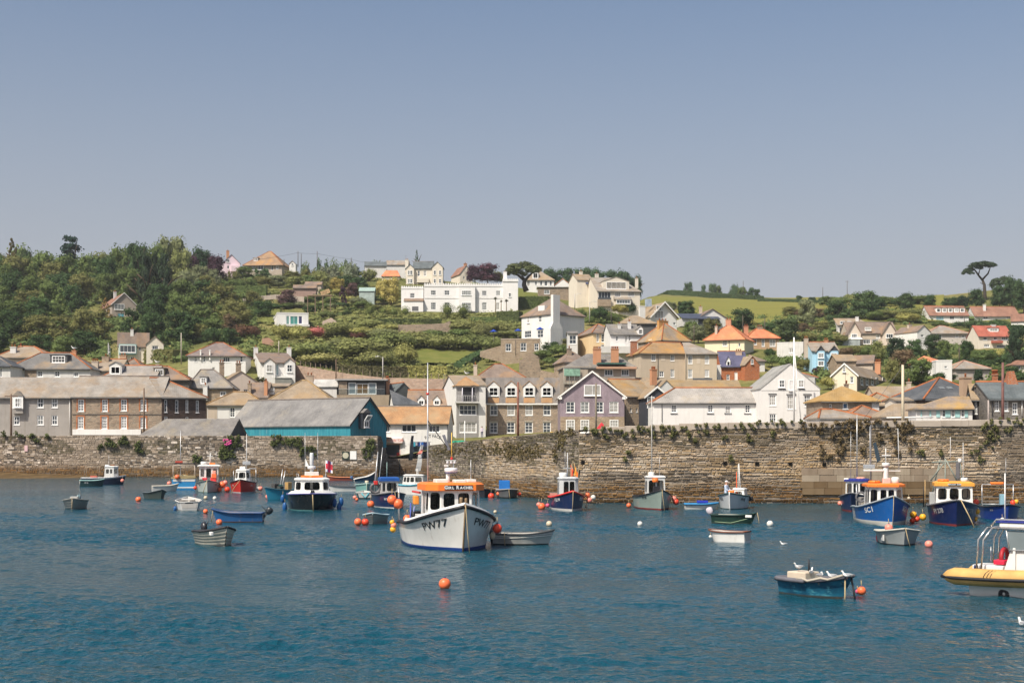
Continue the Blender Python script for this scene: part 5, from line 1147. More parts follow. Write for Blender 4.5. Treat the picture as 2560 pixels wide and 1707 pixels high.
h = House('bungalow','white bungalow with row of five white dormers under the pine',432,2323,2422,820,788,766,dep=9,yaw=3,wall=R_white,rf=SL_RED,oh=.3,ridge=M_ridge,win=[(2340,789,2360,801,4,1,'front',dict(glass=m_glass((.25,.45,.55)))),(2374,790,2386,799,3,1),(2400,790,2410,798,2,1)])
for i in range(5): h.dormer(2340+i*15,770,2352+i*15,781,None,1,1,side=M_white,rf=SL_RED)
h = House('bungalow','long brown-roofed bungalow with white chimney at the right edge',434,2437,2548,815,790,768,dep=9,yaw=0,wall=R_white,rf=SL_RED,oh=.35,ridge=M_ridge,win=[(2458,791,2470,797,2,1),(2515,790,2526,797,2,1)])
h.chimney(2458,762,2464,778,.3,R_white,0)
h = House('white_house','white stepped house wall at the right edge above the red roof',400,2528,2580,860,800,785,yaw=-20,xs=2600,roof='x',wall=R_white,rf=SL_RED,oh=.2,win=[(2535,812,2541,818,1,1)])
h = House('cream_gabled_house','cream gabled house with long stone side behind the pier',242,2081,2142,1000,938,911,yaw=-26,xs=2218,roof='y',wall=m_render((.68,.61,.48),.15),rf=SL_TAN,oh=.3,ov=.2,win=[(2107,916,2114,930,1,2,'front',dict(proud=1)),(2125,941,2134,957,2,2)])
a,b = h.on('right',2143,995),h.on('right',2217,939); mb = MB(); mb.box(h.W+.01,h.W+.08,.2,h.D-.1,a[1],h.ze-.1); sd = mb.build('stone_side',ST_brown,h.root)
for x in (2152,2165,2178,2190,2206):
    c = h.on('right',x,962,.1); e = h.on('right',x+5,944,.1); put_window(sd,Matrix(((0,-1,0,h.W+.12),(1,0,0,c[0]),(0,0,1,c[1]),(0,0,0,1))),max(.4,e[0]-c[0]),e[1]-c[1],1,2,joined=True)
mb = MB()
for x0 in (-.35,h.W+.35):
    a = Vector((x0,-.23,h.ze-.3*h.slope+.12)); b = Vector((h.W/2,-.23,h.zr+.12)); mb.obox((a+b)/2,(b-a)/2,(0,.03,0),(0,0,.15))
mb.build('bargeboard',M_white,h.root); h.chimney(2188,906,2202,925,.9,M_chim_or,3)
h = House('cottage','small orange-brown roof between the blue house and the cream gable',262,2092,2140,940,903,888,dep=7,wall=ST_tan,rf=SL_MUST,oh=.15)
h = House('gabled_house','small brown roofed house with pale gable behind the cream gabled house',268,2132,2182,940,908,889,dep=8,yaw=-18,roof='x',wall=R_beige,rf=SL_BROWN,oh=.2)
h = House('white_house','white house with red hipped roof among the trees on the right',266,2340,2380,945,903,897,dep=7,yaw=-4,roof='flat',wall=R_white,rf=R_white,oh=.05,win=[(2361,915,2368,920,1,1)])
h2 = House('cottage','red hipped roof and white window of the house among the trees',270,2306,2352,945,904,891,dep=8,yaw=0,wall=R_white,rf=SL_TERRA,hl=3,hr=3.5,oh=.4,win=[(2333,906,2347,913,3,1)])
h = House('bungalow','grey bungalow with pink hip tiles below the cream red-roofed house',276,2388,2474,955,921,903,yaw=6,dep=8,wall=m_render((.42,.37,.34),.3),rf=SL_PALE,hl=4,hr=4,oh=.35,ridge=m_plain((.45,.25,.18),.85,.15,.2),win=[(2444,920.5,2452,928,2,1)])
h = House('bungalow','dark roofed cream bungalow at the right edge above the stone house',290,2532,2600,935,911,893,dep=8,wall=R_cream,rf=SL_RED,hl=3,oh=.4,win=[(2540,914,2552,922,2,1)])
# garden buildings mid slope
h = House('summerhouse','long low brown garden building among the terraced gardens',440,733,790,752,720,713,dep=6,yaw=4,wall=m_render((.35,.24,.2),.5),rf=SL_BROWN,oh=.3,cat='garden building')
h = House('summerhouse','low pale roof behind the brown garden building',455,762,803,735,712,705,dep=5,wall=R_beige,rf=SL_BROWN,oh=.2,cat='garden building')
r = empty('pergola',P(768,775,405)); tag(r,'timber pergola with thatched panel in the terraced gardens','pergola'); d = 405; k = d/F
mb = MB(); mb.box(0,62*k,0,3,36*k,38*k); mb.build('beam_roof',m_plain((.3,.22,.15),.8,.2),r)
for i in range(4): mb = MB(); mb.box(i*19*k,i*19*k+.2,.1,.3,-1,36*k); mb.build('post',m_plain((.2,.14,.1),.8,.2),r)
mb = MB(); mb.obox((45*k,.3,45*k),(11*k,0,4*k),(0,.15,0),(-2*k,0,5*k)); mb.build('thatch_panel',m_plain((.45,.31,.17),.9,.1,.3),r)
h = House('greenhouse','pale green glasshouse roof in the terraced gardens',430,898,936,745,728,720,dep=4,wall=m_glass((.3,.36,.34),.3),rf=m_plain((.3,.4,.36),.4,.4),oh=.1,cat='greenhouse')
# ------------------------------------------------------------------ trees and gardens
LEAF = m_leaf(); LB = 2.05
def leaves(mb,c,r,n,size,rng,nz=.35,flat=1.0):
    """leaf cards on the skin of a clump, facing out of it, around a smaller solid heart"""
    vs = []
    for i in range(n):
        u = Vector((rng.gauss(0,1),rng.gauss(0,1),rng.gauss(0,1)*.9+.25)).normalized()
        p = Vector(c)+Vector((u.x*r,u.y*r,u.z*r*flat))*(rng.uniform(.5,1.0) if rng.random() < .45 else rng.uniform(.9,1.2))
        nrm = (u+Vector((rng.gauss(0,nz),rng.gauss(0,nz),rng.gauss(0,nz)))).normalized()
        t = nrm.cross(Vector((rng.gauss(0,1),rng.gauss(0,1),rng.gauss(0,1)))).normalized(); b = nrm.cross(t)
        s1 = size*rng.uniform(.6,1.3); s2 = s1*rng.uniform(.5,.9)
        mb.add([p-t*s1,p-b*s2,p+t*s1,p+b*s2],[[0,1,2,3]])
    mb.ball(c,r*.6,6,4,0,(1,1,flat))
    for q in range(24): mb.sm[-1-q] = False
_crown = {}
def crown_mesh(kind,k):
    key = (kind,k)
    if key in _crown: return _crown[key]
    rng = random.Random(hash(kind) % 97+k*31 if False else sum(map(ord,kind))+k*31); mb = MB()
    if kind == 'round':                     # broadleaf: unequal lobes piled up
        for i in range(34):
            a = rng.uniform(0,6.28); zz = rng.uniform(.22,.84); rad = .35*math.sqrt(max(.05,1-((zz-.48)/.52)**2))*rng.uniform(.3,1.0)
            leaves(mb,(math.cos(a)*rad,math.sin(a)*rad,zz),rng.uniform(.11,.19),95,.026,rng,.5,.9)
    elif kind == 'tall':
        for i in range(22):
            a = rng.uniform(0,6.28); zz = rng.uniform(.12,.93); rad = .3*math.sqrt(max(.05,1-((zz-.45)/.56)**2))*rng.uniform(.4,1.05)
            leaves(mb,(math.cos(a)*rad,math.sin(a)*rad,zz),rng.uniform(.09,.15),65,.03,rng,.5,.85)
    elif kind == 'conifer':
        for i in range(30):
            zz = .08+.9*(i/30); rad = .46*(1-zz)**.8*rng.uniform(.5,1); a = i*2.4
            leaves(mb,(math.cos(a)*rad,math.sin(a)*rad,zz),max(.035,.15*(1.05-zz)),45,.03,rng,.5,.6)
    elif kind == 'cedar':                   # layered plates
        for i in range(30):
            zz = .25+.72*rng.random(); rad = .44*(1-(zz-.25)/.95)*rng.uniform(.4,1.1); a = rng.uniform(0,6.28)
            leaves(mb,(math.cos(a)*rad,math.sin(a)*rad,zz),rng.uniform(.1,.17),50,.03,rng,.4,.38)
    elif kind == 'umbrella':                # flat-topped pine head
        for i in range(34):
            a = rng.uniform(0,6.28); q = math.sqrt(rng.random()); rad = .42*q
            leaves(mb,(math.cos(a)*rad,math.sin(a)*rad,.62-.38*q*q+rng.uniform(-.06,.1)),rng.uniform(.1,.16),60,.03,rng,.4,.9)
    elif kind == 'willow':
        for i in range(26):
            a = rng.uniform(0,6.28); zz = rng.uniform(.25,.85); rad = .4*math.sqrt(max(.05,1-((zz-.4)/.55)**2))*rng.uniform(.5,1)
            leaves(mb,(math.cos(a)*rad,math.sin(a)*rad,zz),rng.uniform(.08,.13),60,.03,rng,.35,1.9)
    elif kind == 'dome':                    # shrub mound
        for i in range(15):
            a = rng.uniform(0,6.28); q = math.sqrt(rng.random())*.36; zz = .1+.5*math.sqrt(max(0,1-(q/.46)**2))*rng.uniform(.7,1)
            leaves(mb,(math.cos(a)*q,math.sin(a)*q,zz),rng.uniform(.19,.3),150,.034,rng,.3,.9)
    elif kind == 'ball':                    # clipped
        leaves(mb,(0,0,.48),.46,900,.03,rng,.2,1.0)
    me = mb.mesh(kind+'_foliage',[LEAF]); _crown[key] = me; return me
_trunk = {}
def trunk_mesh(k):
    if k in _trunk: return _trunk[k]
    rng = random.Random(k+500); mb = MB(); pts = [Vector((0,0,-.06))]; 
    for i in range(1,6): pts.append(Vector((rng.uniform(-.02,.02)*i,rng.uniform(-.02,.02)*i,i*.14)))
    mb.tube(pts,[.035,.03,.026,.022,.017,.01],7)
    for i in range(5):
        a = rng.uniform(0,6.28); b = pts[2+i % 3]; e = b+Vector((math.cos(a)*.26,math.sin(a)*.26,rng.uniform(.12,.28))); mb.tube([b,(b+e)/2+Vector((0,0,.02)),e],[.016,.011,.005],5)
    _trunk[k] = mb.mesh('trunk',[m_bark()]); return _trunk[k]
PLANTS = []
tr = random.Random(3)
def plant(kind,px,ytop,ybase,wpx,col,desc,d=None,name=None,trunk=True,label=None,group=None,cat=None):
    d = d or hit(px,ybase); z0 = ground(px,d); base = Vector((px2x(px,d),d,z0))
    hgt = max(.6,py2z(ytop,d)-z0); wid = wpx*d/F
    small = kind in ('dome','ball')
    name = name or ('shrub' if small else 'tree'); r = empty(name,base)
    k = tr.randrange(5); cr = bpy.data.objects.new('foliage' if small else 'crown',crown_mesh(kind,k)); C.objects.link(cr); cr.parent = r
    cr.scale = (wid,wid,hgt*(1.25 if kind == 'dome' else 1.04)); cr.rotation_euler = (0,0,tr.uniform(0,6.28)); q = tr.uniform(.85,1.15); cr.color = (col[0]*q*LB*.98,col[1]*q*LB,col[2]*q*LB*.95,1)
    if trunk:
        t = bpy.data.objects.new('stem' if small else 'trunk',trunk_mesh(tr.randrange(4))); C.objects.link(t); t.parent = r; s_ = hgt if not small else hgt*.8; t.scale = (s_,s_,s_)
    PLANTS.append((r,desc,px,(ytop+ybase)/2,label,group or 'trees and shrubs on the hillside',cat or ('shrub' if small else 'tree'),ybase,wpx))
    return r
G_D,G_M,G_L = (.03,.052,.02),(.06,.082,.026),(.105,.115,.04)
G_O,G_G,G_Y = (.085,.085,.03),(.095,.105,.055),(.165,.155,.045)
G_P,G_R,G_B,G_K = (.04,.02,.03),(.23,.075,.065),(.085,.06,.035),(.022,.036,.02)
# ---- trees one can pick out (photograph columns and rows)
T = plant
T('conifer',30,598,690,62,(.085,.07,.03),'rust-tinged spiky cypress',d=500); T('cedar',178,594,690,88,(.016,.032,.025),'dark layered cedar',d=505)
T('round',66,622,690,40,G_D,'dark rounded tree',d=510)
for x,y,w,c,n in ((0,640,70,G_D,'dark green tree'),(40,640,90,G_O,'olive grey-topped tree'),(105,628,90,G_M,'mid green round tree'),(160,636,80,G_M,'mid green bushy tree'),(225,634,90,G_M,'leafy green tree'),(255,630,70,G_L,'pale green tree'),(305,612,80,G_M,'broad green tree'),(345,603,70,G_D,'dark green tree'),(383,606,80,G_M,'tall green tree'),(428,591,88,(.1,.11,.05),'tall pale olive tree'),(455,622,60,G_L,'pale green tree')):
    T('round',x,y,715,w*1.1,c,n+' on the wooded skyline',d=475+tr.uniform(-12,12))
T('round',505,617,690,74,(.022,.042,.02),'dark round-headed tree',d=505); T('round',540,636,690,62,G_P,'deep purple-leaved tree',d=495); T('round',480,635,690,50,G_P,'dark purple copper tree',d=496)
T('tall',362,640,775,70,(.02,.03,.018),'very dark tall holm oak',d=415); T('tall',410,645,770,66,(.02,.032,.018),'very dark tall fir',d=416); T('tall',390,640,768,50,(.018,.028,.016),'blackish tall fir',d=420)
T('conifer',263,745,800,42,(.15,.1,.03),'golden brown conifer in front',d=412)
for x,y0,y1,w in ((500,662,730,66),(465,675,740,60),(535,672,728,50)): T('round',x,y0,y1,w,G_G,'grey-green rounded tree')
T('round',515,690,740,60,G_O,'olive spreading tree'); T('round',440,700,760,50,G_G,'grey-leaved tree')
rows_ = [(705,66,88),(735,62,88),(765,64,88),(795,66,84),(828,64,80),(860,64,76),(890,58,66)]
def covers(x0,x1,y0,y1,d,lim=.1):
    for a,b,c,e,dh in HREC:
        if dh > d-3:
            ox = min(x1,b)-max(x0,a); oy = min(y1,e)-max(y0,c)
            if ox > 0 and oy > 0 and ox*oy > lim*(b-a)*(e-c): return True
    return False
NAMES = {G_D: 'dark green',G_M: 'mid green',G_L: 'light green',G_O: 'olive',G_G: 'grey-green',G_Y: 'yellow-green',G_B: 'brownish'}
def fill(rows,xfun,kinds,cols,seed,hj=(.85,1.15),what='tree'):
    rng = random.Random(seed)
    for yb,sp,hp in rows:
        x0,x1 = xfun(yb); x = x0+rng.uniform(0,sp)
        while x < x1:
            w = sp*rng.uniform(1.15,1.6); hg = hp*rng.uniform(*hj); yy = yb+rng.uniform(-8,8); d = hit(x,yy); c = rng.choice(cols)
            if not covers(x-w*.42,x+w*.42,yy-hg,yy,d):
                k = rng.choice(kinds); T(k,x,yy-hg,yy,w,c,'%s %s%s' % (NAMES.get(c,'green'),{'round': 'round-headed ','tall': 'tall ','dome': 'mounded ','willow': 'drooping ','cedar': 'layered ','conifer': 'pointed ','ball': 'clipped ','umbrella': 'flat '}[k],what),d=d)
            x += sp*rng.uniform(.7,1.15)
fill(rows_,lambda y: (-40,{705: 360,735: 350,765: 350,795: 600,828: 600,860: 480,890: 250}[y]),['round','round','round','tall'],[G_D,G_M,G_M,G_M,G_O,G_D],41)
fill([(780,46,42),(805,48,48),(835,48,48),(858,44,42)],lambda y: (360 if y < 820 else 430,665 if y < 830 else 600),['dome','round','round'],[G_M,G_L,G_O,G_B,G_D],42)
# gardens left of centre
T('dome',614,808,853,66,(.085,.045,.028),'reddish brown bush'); T('ball',628,826,853,34,(.055,.075,.025),'square-clipped green bush')
T('round',716,722,772,62,(.075,.045,.045),'purple-brown smoke bush'); T('willow',820,668,712,76,(.11,.12,.08),'grey drooping willow'); T('willow',878,660,712,52,(.1,.115,.08),'pale drooping willow')
T('round',868,651,680,36,G_D,'dark round tree'); T('round',843,694,732,50,(.2,.16,.04),'golden yellow tree'); T('round',976,690,768,60,(.19,.16,.045),'golden green tree'); T('round',952,700,745,40,(.2,.17,.05),'yellow-leaved tree')
T('round',940,668,692,44,G_Y,'yellow-green tree'); T('round',880,706,748,40,(.07,.04,.04),'purple-brown tree'); T('tall',858,718,772,26,G_P,'narrow dark purple tree')
fill([(694,36,34),(708,40,34),(724,44,34)],lambda y: (560 if y > 700 else 690,1000 if y < 715 else 960),['round','dome','round','willow'],[G_G,G_M,G_O,G_L,G_D],43)
for x,y0,y1,w,c,n in ((705,812,850,50,G_Y,'lime green mound'),(745,816,853,52,G_Y,'yellow-green mound'),(790,819,850,48,G_R,'red-leaved maple mound'),(850,806,848,76,G_L,'long green mound'),(832,826,850,44,G_G,'grey-green mound'),(895,820,846,90,G_Y,'broad yellow mound'),(895,828,850,34,(.3,.13,.13),'pink flowering mound'),
                        (930,800,824,54,G_L,'light green mound'),(975,812,836,60,G_Y,'lime mound'),(960,822,850,70,G_G,'grey-green mound'),(775,855,905,110,G_M,'large dark green mound'),(720,850,880,60,G_O,'olive mound'),(905,846,905,130,G_L,'large light green mound'),(850,850,880,60,G_G,'grey mound'),(980,830,880,90,G_M,'large mid green mound'),(1040,828,872,90,G_O,'olive rounded mound'),
                        (1012,860,915,50,G_Y,'yellow-green egg-shaped bush'),(800,884,918,92,(.15,.13,.05),'clipped tan-green mound'),(935,880,922,90,G_O,'olive mound'),(1120,836,880,80,G_L,'light green mound'),(1180,838,880,80,G_M,'green mound'),(1225,845,880,60,G_M,'mid green mound'),(1165,804,842,80,G_O,'olive mound'),(1240,808,842,60,G_O,'dull olive mound'),
                        (1204,808,852,40,(.045,.042,.022),'dark upright bush'),(1080,835,872,60,G_M,'green mound'),(690,876,905,70,G_M,'green mound'),(648,866,895,60,G_M,'leafy green mound'),(760,800,818,36,G_M,'small green mound'),(820,780,800,40,G_D,'dark green mound'),(1000,838,872,50,G_L,'light green mound')):
    T('dome',x,y0-3,y1,w*1.25,c if c is G_R or 'pink' in n else dark(lerp3(c,(.105,.11,.038),.5),1.12),n)
for x,y0,y1,w in ((1119,757,796,40),(1158,760,796,40),(1013,765,793,32),(984,766,793,32),(958,766,792,28),(926,758,794,34)): T('ball',x,y0,y1,w,(.07,.085,.025),'clipped round topiary bush')
T('round',1188,662,712,56,G_P,'copper beech'); T('round',1220,658,712,74,(.05,.022,.032),'broad purple copper beech'); T('dome',1243,678,715,40,G_O,'olive bush'); T('conifer',1042,626,690,22,G_D,'thin pointed fir',d=520)
for x,y0,w in ((1375,670,60),(1412,668,60),(1455,666,64),(1490,670,60),(1530,676,50),(1562,673,66),(1590,686,40)): T('round',x,y0,715,w,(.035,.06,.03),'dark green skyline tree',d=500)
for x,y0,y1,w,c,n in ((1500,765,808,50,G_D,'dark bushy tree'),(1548,760,790,44,(.17,.15,.04),'golden bush'),(1575,756,790,36,G_D,'dark green bush'),(1530,780,812,40,G_M,'green bush'),(1450,770,800,34,G_M,'green bush'),(1475,790,815,34,G_M,'leafy bush'),(1675,752,790,50,G_G,'grey-green tree'),(1718,752,795,48,G_D,'dark green tree'),(1705,752,790,30,G_K,'very dark conifer'),
                        (1730,800,850,56,G_M,'leafy green tree'),(1778,796,850,60,G_O,'olive green tree'),(1745,812,858,60,G_G,'grey-leaved tree'),(1858,772,835,78,(.03,.046,.02),'big dark round tree'),(1826,800,838,40,G_D,'dark green tree'),(1868,796,822,40,G_Y,'yellow-green bush'),(1965,795,862,92,(.035,.05,.022),'large dark round tree'),(1925,806,850,50,G_D,'dark green tree'),
                        (2018,750,820,66,(.11,.12,.06),'feathery pale tree'),(2092,752,818,80,(.035,.055,.022),'dense dark tree'),(2158,725,800,80,(.035,.055,.022),'dense dark green tree'),(2195,742,795,60,G_D,'dark green tree'),(2262,730,785,58,(.035,.055,.022),'dark green tree'),(2326,735,778,42,G_D,'dark round tree'),(2375,742,775,50,G_D,'dark green tree'),(2408,738,775,46,G_K,'very dark tree'),
                        (1720,703,728,30,(.035,.06,.03),'dark hedgerow tree'),(1758,710,735,18,(.035,.06,.03),'slim hedgerow tree'),(1780,708,738,26,(.04,.065,.03),'hedgerow tree'),(1796,714,738,22,G_M,'small hedgerow tree'),(1836,710,742,30,(.04,.065,.03),'bushy hedgerow tree'),(1855,716,745,30,G_M,'mid green hedgerow tree'),(1878,718,746,26,(.035,.06,.03),'dark hedgerow tree'),(1893,722,748,20,G_D,'low hedgerow tree'),(1998,738,752,22,G_D,'low round hedge tree'),(2030,742,755,26,G_D,'low hedge tree'),(2060,742,756,30,G_D,'low hedge bush'),
                        (2195,850,912,50,G_L,'light green tree'),(2240,842,905,66,G_K,'very dark tree'),(2285,846,900,50,G_D,'dark green tree'),(2330,836,902,58,(.028,.045,.02),'dark round tree'),(2360,850,905,44,G_M,'mid green tree'),(2418,848,905,44,G_D,'dark green tree'),(2255,872,935,80,G_B,'brown-green tree'),(2300,895,965,84,G_M,'broad mid green tree'),(2345,930,968,50,G_D,'dark green tree'),(2232,898,960,60,G_O,'olive tree'),(2462,876,908,70,(.05,.07,.022),'rounded hedge bush'),(2500,872,905,40,G_Y,'yellow-green bush'),
                        (2540,815,930,60,G_K,'very dark tall tree'),(2520,860,930,46,G_D,'dark green tree'),(2447,922,960,30,G_K,'dark upright conifer'),(2408,905,945,34,G_D,'dark green tree'),(2500,915,955,50,G_M,'mid green tree'),(2545,930,975,60,G_D,'dark green tree'),(2140,862,892,50,G_O,'olive shrub'),(2115,866,895,40,G_B,'brownish shrub'),(2170,862,895,40,G_M,'green shrub'),(2070,940,975,52,G_Y,'yellow-green bush'),(2046,916,940,30,G_P,'purple bush'),(1930,886,920,50,G_M,'leafy bush'),(1975,888,925,60,G_M,'green bush'),(2015,892,930,44,G_O,'olive bush'),(1925,870,895,30,G_D,'dark bush'),
                        (2350,800,822,50,G_M,'green shrub'),(2400,802,822,44,G_D,'dark shrub'),(2440,796,830,60,(.035,.055,.022),'dark evergreen shrub'),(2490,798,828,60,G_D,'dark evergreen shrub'),(2190,775,806,50,G_M,'leafy shrub'),(2270,780,808,60,G_Y,'yellowish shrub'),(2230,795,812,30,G_M,'small green shrub'),(2530,690,770,60,(.03,.05,.022),'dark evergreen tree'),(2560,700,790,70,(.03,.05,.022),'dark evergreen tree'),(2500,712,775,60,(.03,.05,.022),'dark evergreen tree'),(2440,722,775,56,(.03,.05,.022),'dark evergreen tree'),(2600,700,790,70,G_D,'dark tree')):
    T('dome' if 'bush' in n or 'shrub' in n else 'round',x,y0,y1,w,c,n)
fill([(800,38,26),(830,40,26),(860,40,28)],lambda y: (1960,2120),['dome','round'],[G_M,G_O,G_B,G_G],44,what='shrub')
fill([(770,44,30),(800,46,26)],lambda y: (2060,2330),['dome','round'],[G_M,G_O,G_D,G_L],45,what='shrub')
fill([(930,40,36),(955,42,34)],lambda y: (2230,2560),['round','dome'],[G_D,G_M,G_K],46,what='tree')
fill([(925,36,26),(900,38,30),(875,36,26)],lambda y: (1330,1440),['dome','dome','round'],[G_M,G_D,G_O],47,what='shrub')
fill([(735,36,20),(760,36,22),(778,34,18)],lambda y: (760 if y < 770 else 640,985),['dome','dome','round'],[G_M,G_Y,G_O,G_D,G_G],48,what='shrub')
fill([(850,60,26)],lambda y: (1020,1290),['dome'],[G_M,G_O,G_L],49,what='shrub')
fill([(912,60,26)],lambda y: (640,760),['dome'],[G_M,G_O,G_L],50,what='shrub')
# stone pine behind the villa and the tall pine on the right skyline
def pine(label,px,yb,trunk_pts,heads,col,d):
    z0 = ground(px,d); r = empty('pine_tree',(px2x(px,d),d,z0)); tag(r,label,'tree'); o = Vector(r.location)
    mb = MB()
    for pts,ra in trunk_pts: mb.tube([P(x,y,d)-o for x,y in pts],ra,8)
    mb.build('trunk',m_bark((.06,.048,.04)),r)
    for i,(x,yt,y2,w) in enumerate(heads):
        c = bpy.data.objects.new('crown',crown_mesh('umbrella',i % 3)); C.objects.link(c); c.parent = r; k = d/F
        c.location = P(x,y2,d)-o-Vector((0,0,(y2-yt)*k*.25)); c.scale = (w*k*1.05,w*k*1.05,(y2-yt)*k*1.45); c.color = (*dark(col,LB),1)
pine('broad umbrella pine with leaning trunk behind the castellated villa',1314,724,[([(1316,728),(1310,712),(1311,700),(1304,690)],[.9,.7,.6,.4]),([(1310,704),(1322,690),(1332,682)],[.5,.4,.2]),([(1310,700),(1295,688),(1285,684)],[.5,.35,.2])],
     [(1308,648,684,92),(1285,660,690,52),(1332,660,682,44)],(.055,.065,.025),445)
pine('lone flat-topped pine with forked bare trunk on the hill at right',2462,752,[([(2463,770),(2462,735),(2461,712),(2455,697)],[.75,.6,.5,.4]),([(2456,700),(2446,688),(2438,676),(2425,672)],[.4,.32,.25,.12]),([(2457,698),(2470,684),(2476,668)],[.35,.28,.12]),([(2446,688),(2450,672)],[.25,.1]),([(2460,712),(2450,706)],[.2,.05])],
     [(2455,650,668,66),(2420,668,688,34),(2476,652,668,34),(2438,655,674,40)],(.028,.042,.024),485)
pine('spreading dark pine on thin trunks right of the lone pine',2508,745,[([(2500,760),(2501,720)],[.4,.25]),([(2512,760),(2508,720)],[.4,.25]),([(2492,755),(2494,722)],[.3,.2])],[(2505,684,718,58),(2488,694,716,30)],(.035,.05,.026),495)
# palms
def palm(label,px,ytop,ybase,wpx,stems,d=None):
    d = d or hit(px,ybase); k = d/F; z0 = ground(px,d); r = empty('palm_tree',(px2x(px,d),d,z0)); tag(r,label,'palm'); hgt = py2z(ytop,d)-z0; rng = random.Random(int(px))
    for i in range(stems):
        ox = (i-(stems-1)/2)*wpx*k*.3; mb = MB(); top = Vector((ox,0,hgt*.72)); mb.tube([(ox*.2,0,-.5),(ox*.5,0,hgt*.35),top],.13,6); mb.build('trunk',m_bark((.22,.18,.13)),r)
        cb = MB(); R_ = wpx*k*(.5 if stems == 1 else .36)
        for j in range(46):
            a = rng.uniform(0,6.28); e = rng.uniform(-.6,1.4); dv = Vector((math.cos(a)*math.cos(e),math.sin(a)*math.cos(e),math.sin(e))); sd = dv.cross(Vector((0,0,1))).normalized()*.07
            m1 = top+dv*R_*.6; m2 = top+dv*R_+Vector((0,0,-.18*R_)); cb.add([top-sd,top+sd,m1+sd*1.2,m2,m1-sd*1.2],[[0,1,2,3,4]])
        c = cb.build('fronds',LEAF,r); c.color = (.12,.12,.05,1)
palm('cabbage palm with two pale stems in front of the twin-gabled house',651,919,962,40,2,262)
palm('slender palm against the castellated villa wall',1239,731,778,11,1,416); palm('short palm between two others at the villa',1253,741,778,9,1,416); palm('palm nearest the villa tower',1266,740,778,12,1,416)
# ---- hedges, laid along the slope
def hedge(label,pts,hpx,wid,col,d=None,name='hedge'):
    mb = MB(); rng = random.Random(len(label)); P3 = []
    for px,py in pts:
        dd = d or hit(px,py); P3.append((Vector((px2x(px,dd),dd,ground(px,dd))),hpx*dd/F))
    o = P3[0][0].copy(); r = empty(name,o); tag(r,label,'hedge')
    for (a,ha),(b,hb) in zip(P3,P3[1:]):
        L = (b-a).length; e = (b-a)/L; sd = Vector((-e.y,e.x,0)).normalized()*wid/2
        q = [a-sd-o,b-sd-o,b+sd-o,a+sd-o]; t = [a-sd*.9-o+Vector((0,0,ha)),b-sd*.9-o+Vector((0,0,hb)),b+sd*.9-o+Vector((0,0,hb)),a+sd*.9-o+Vector((0,0,ha))]
        q = [v-Vector((0,0,.6)) for v in q]; mb.add(q+t,[[4,5,6,7],[0,1,5,4],[2,3,7,6],[1,2,6,5],[3,0,4,7]])
        n = int(L*ha*16)+int(L*wid*8)
        for i in range(n):
            s_ = rng.random()*L; h_1 = ha+(hb-ha)*s_/L
            if rng.random() < .6: p = a+e*s_-sd*rng.uniform(.9,1.12)+Vector((0,0,rng.random()*h_1)); nn = Vector((-sd.x,-sd.y,.3))
            else: p = a+e*s_+sd*rng.uniform(-1,1)+Vector((0,0,h_1*rng.uniform(.94,1.06))); nn = Vector((0,0,1))
            nn = (nn.normalized()+Vector((rng.gauss(0,.35),rng.gauss(0,.35),rng.gauss(0,.35)))).normalized(); t_ = nn.cross(Vector((rng.gauss(0,1),rng.gauss(0,1),rng.gauss(0,1)))).normalized(); b_ = nn.cross(t_); k = rng.uniform(.15,.32); p = p-o
            mb.add([p-t_*k,p-b_*k*.7,p+t_*k,p+b_*k*.7],[[0,1,2,3]])
    c = mb.build('foliage',LEAF,r); c.color = (*dark(col,LB),1)
hedge('long trimmed hedge climbing from the dark firs up the slope',[(375,790),(420,778),(470,764),(545,748)],18,2.5,G_Y)
hedge('tall dark clipped hedge below the brown skyline bungalow',[(572,742),(620,742),(667,740)],25,2.5,G_M)
hedge('long straight dark hedge below the villa topiary',[(930,814),(1000,814),(1102,814)],15,2,(.045,.058,.02))
hedge('clipped hedge on the terrace below the villa front',[(1180,806),(1250,806)],12,2,G_M); hedge('square dark hedge left of the white chimney house',[(1246,806),(1302,806)],26,3,(.05,.062,.022))
hedge('dark clipped hedge below the lawn beside the villa tower',[(1298,770),(1372,768)],26,3,(.05,.065,.02)); hedge('hedge running down from the flat-topped stone house',[(1148,926),(1180,905),(1212,888)],14,3,G_D)
hedge('dark hedge above the roadside wall',[(845,938),(930,942),(1016,944)],24,3,(.06,.055,.025)); hedge('yellow-green hedge above the road behind the hotel',[(1016,944),(1070,944),(1118,944)],26,3,G_Y)
hedge('long skyline hedge above the pasture',[(1602,738),(1680,738),(1753,742),(1830,748),(1900,752)],12,4,(.04,.06,.026)); hedge('hedge dividing the two strips of pasture',[(1900,756),(1960,757),(2040,760),(2110,762)],9,3,(.04,.06,.026))
hedge('dark evergreen hedge below the long brown-roofed bungalow',[(2425,838),(2500,836),(2560,836)],22,4,G_D); hedge('rounded dark hedge below the red-roofed house',[(2425,905),(2500,903)],26,4,(.05,.07,.022))
hedge('hedge above the town below the cream bungalow',[(375,905),(415,903),(452,902)],26,5,G_O); hedge('low hedge in the terraced gardens',[(850,790),(905,780)],8,1.5,G_M)
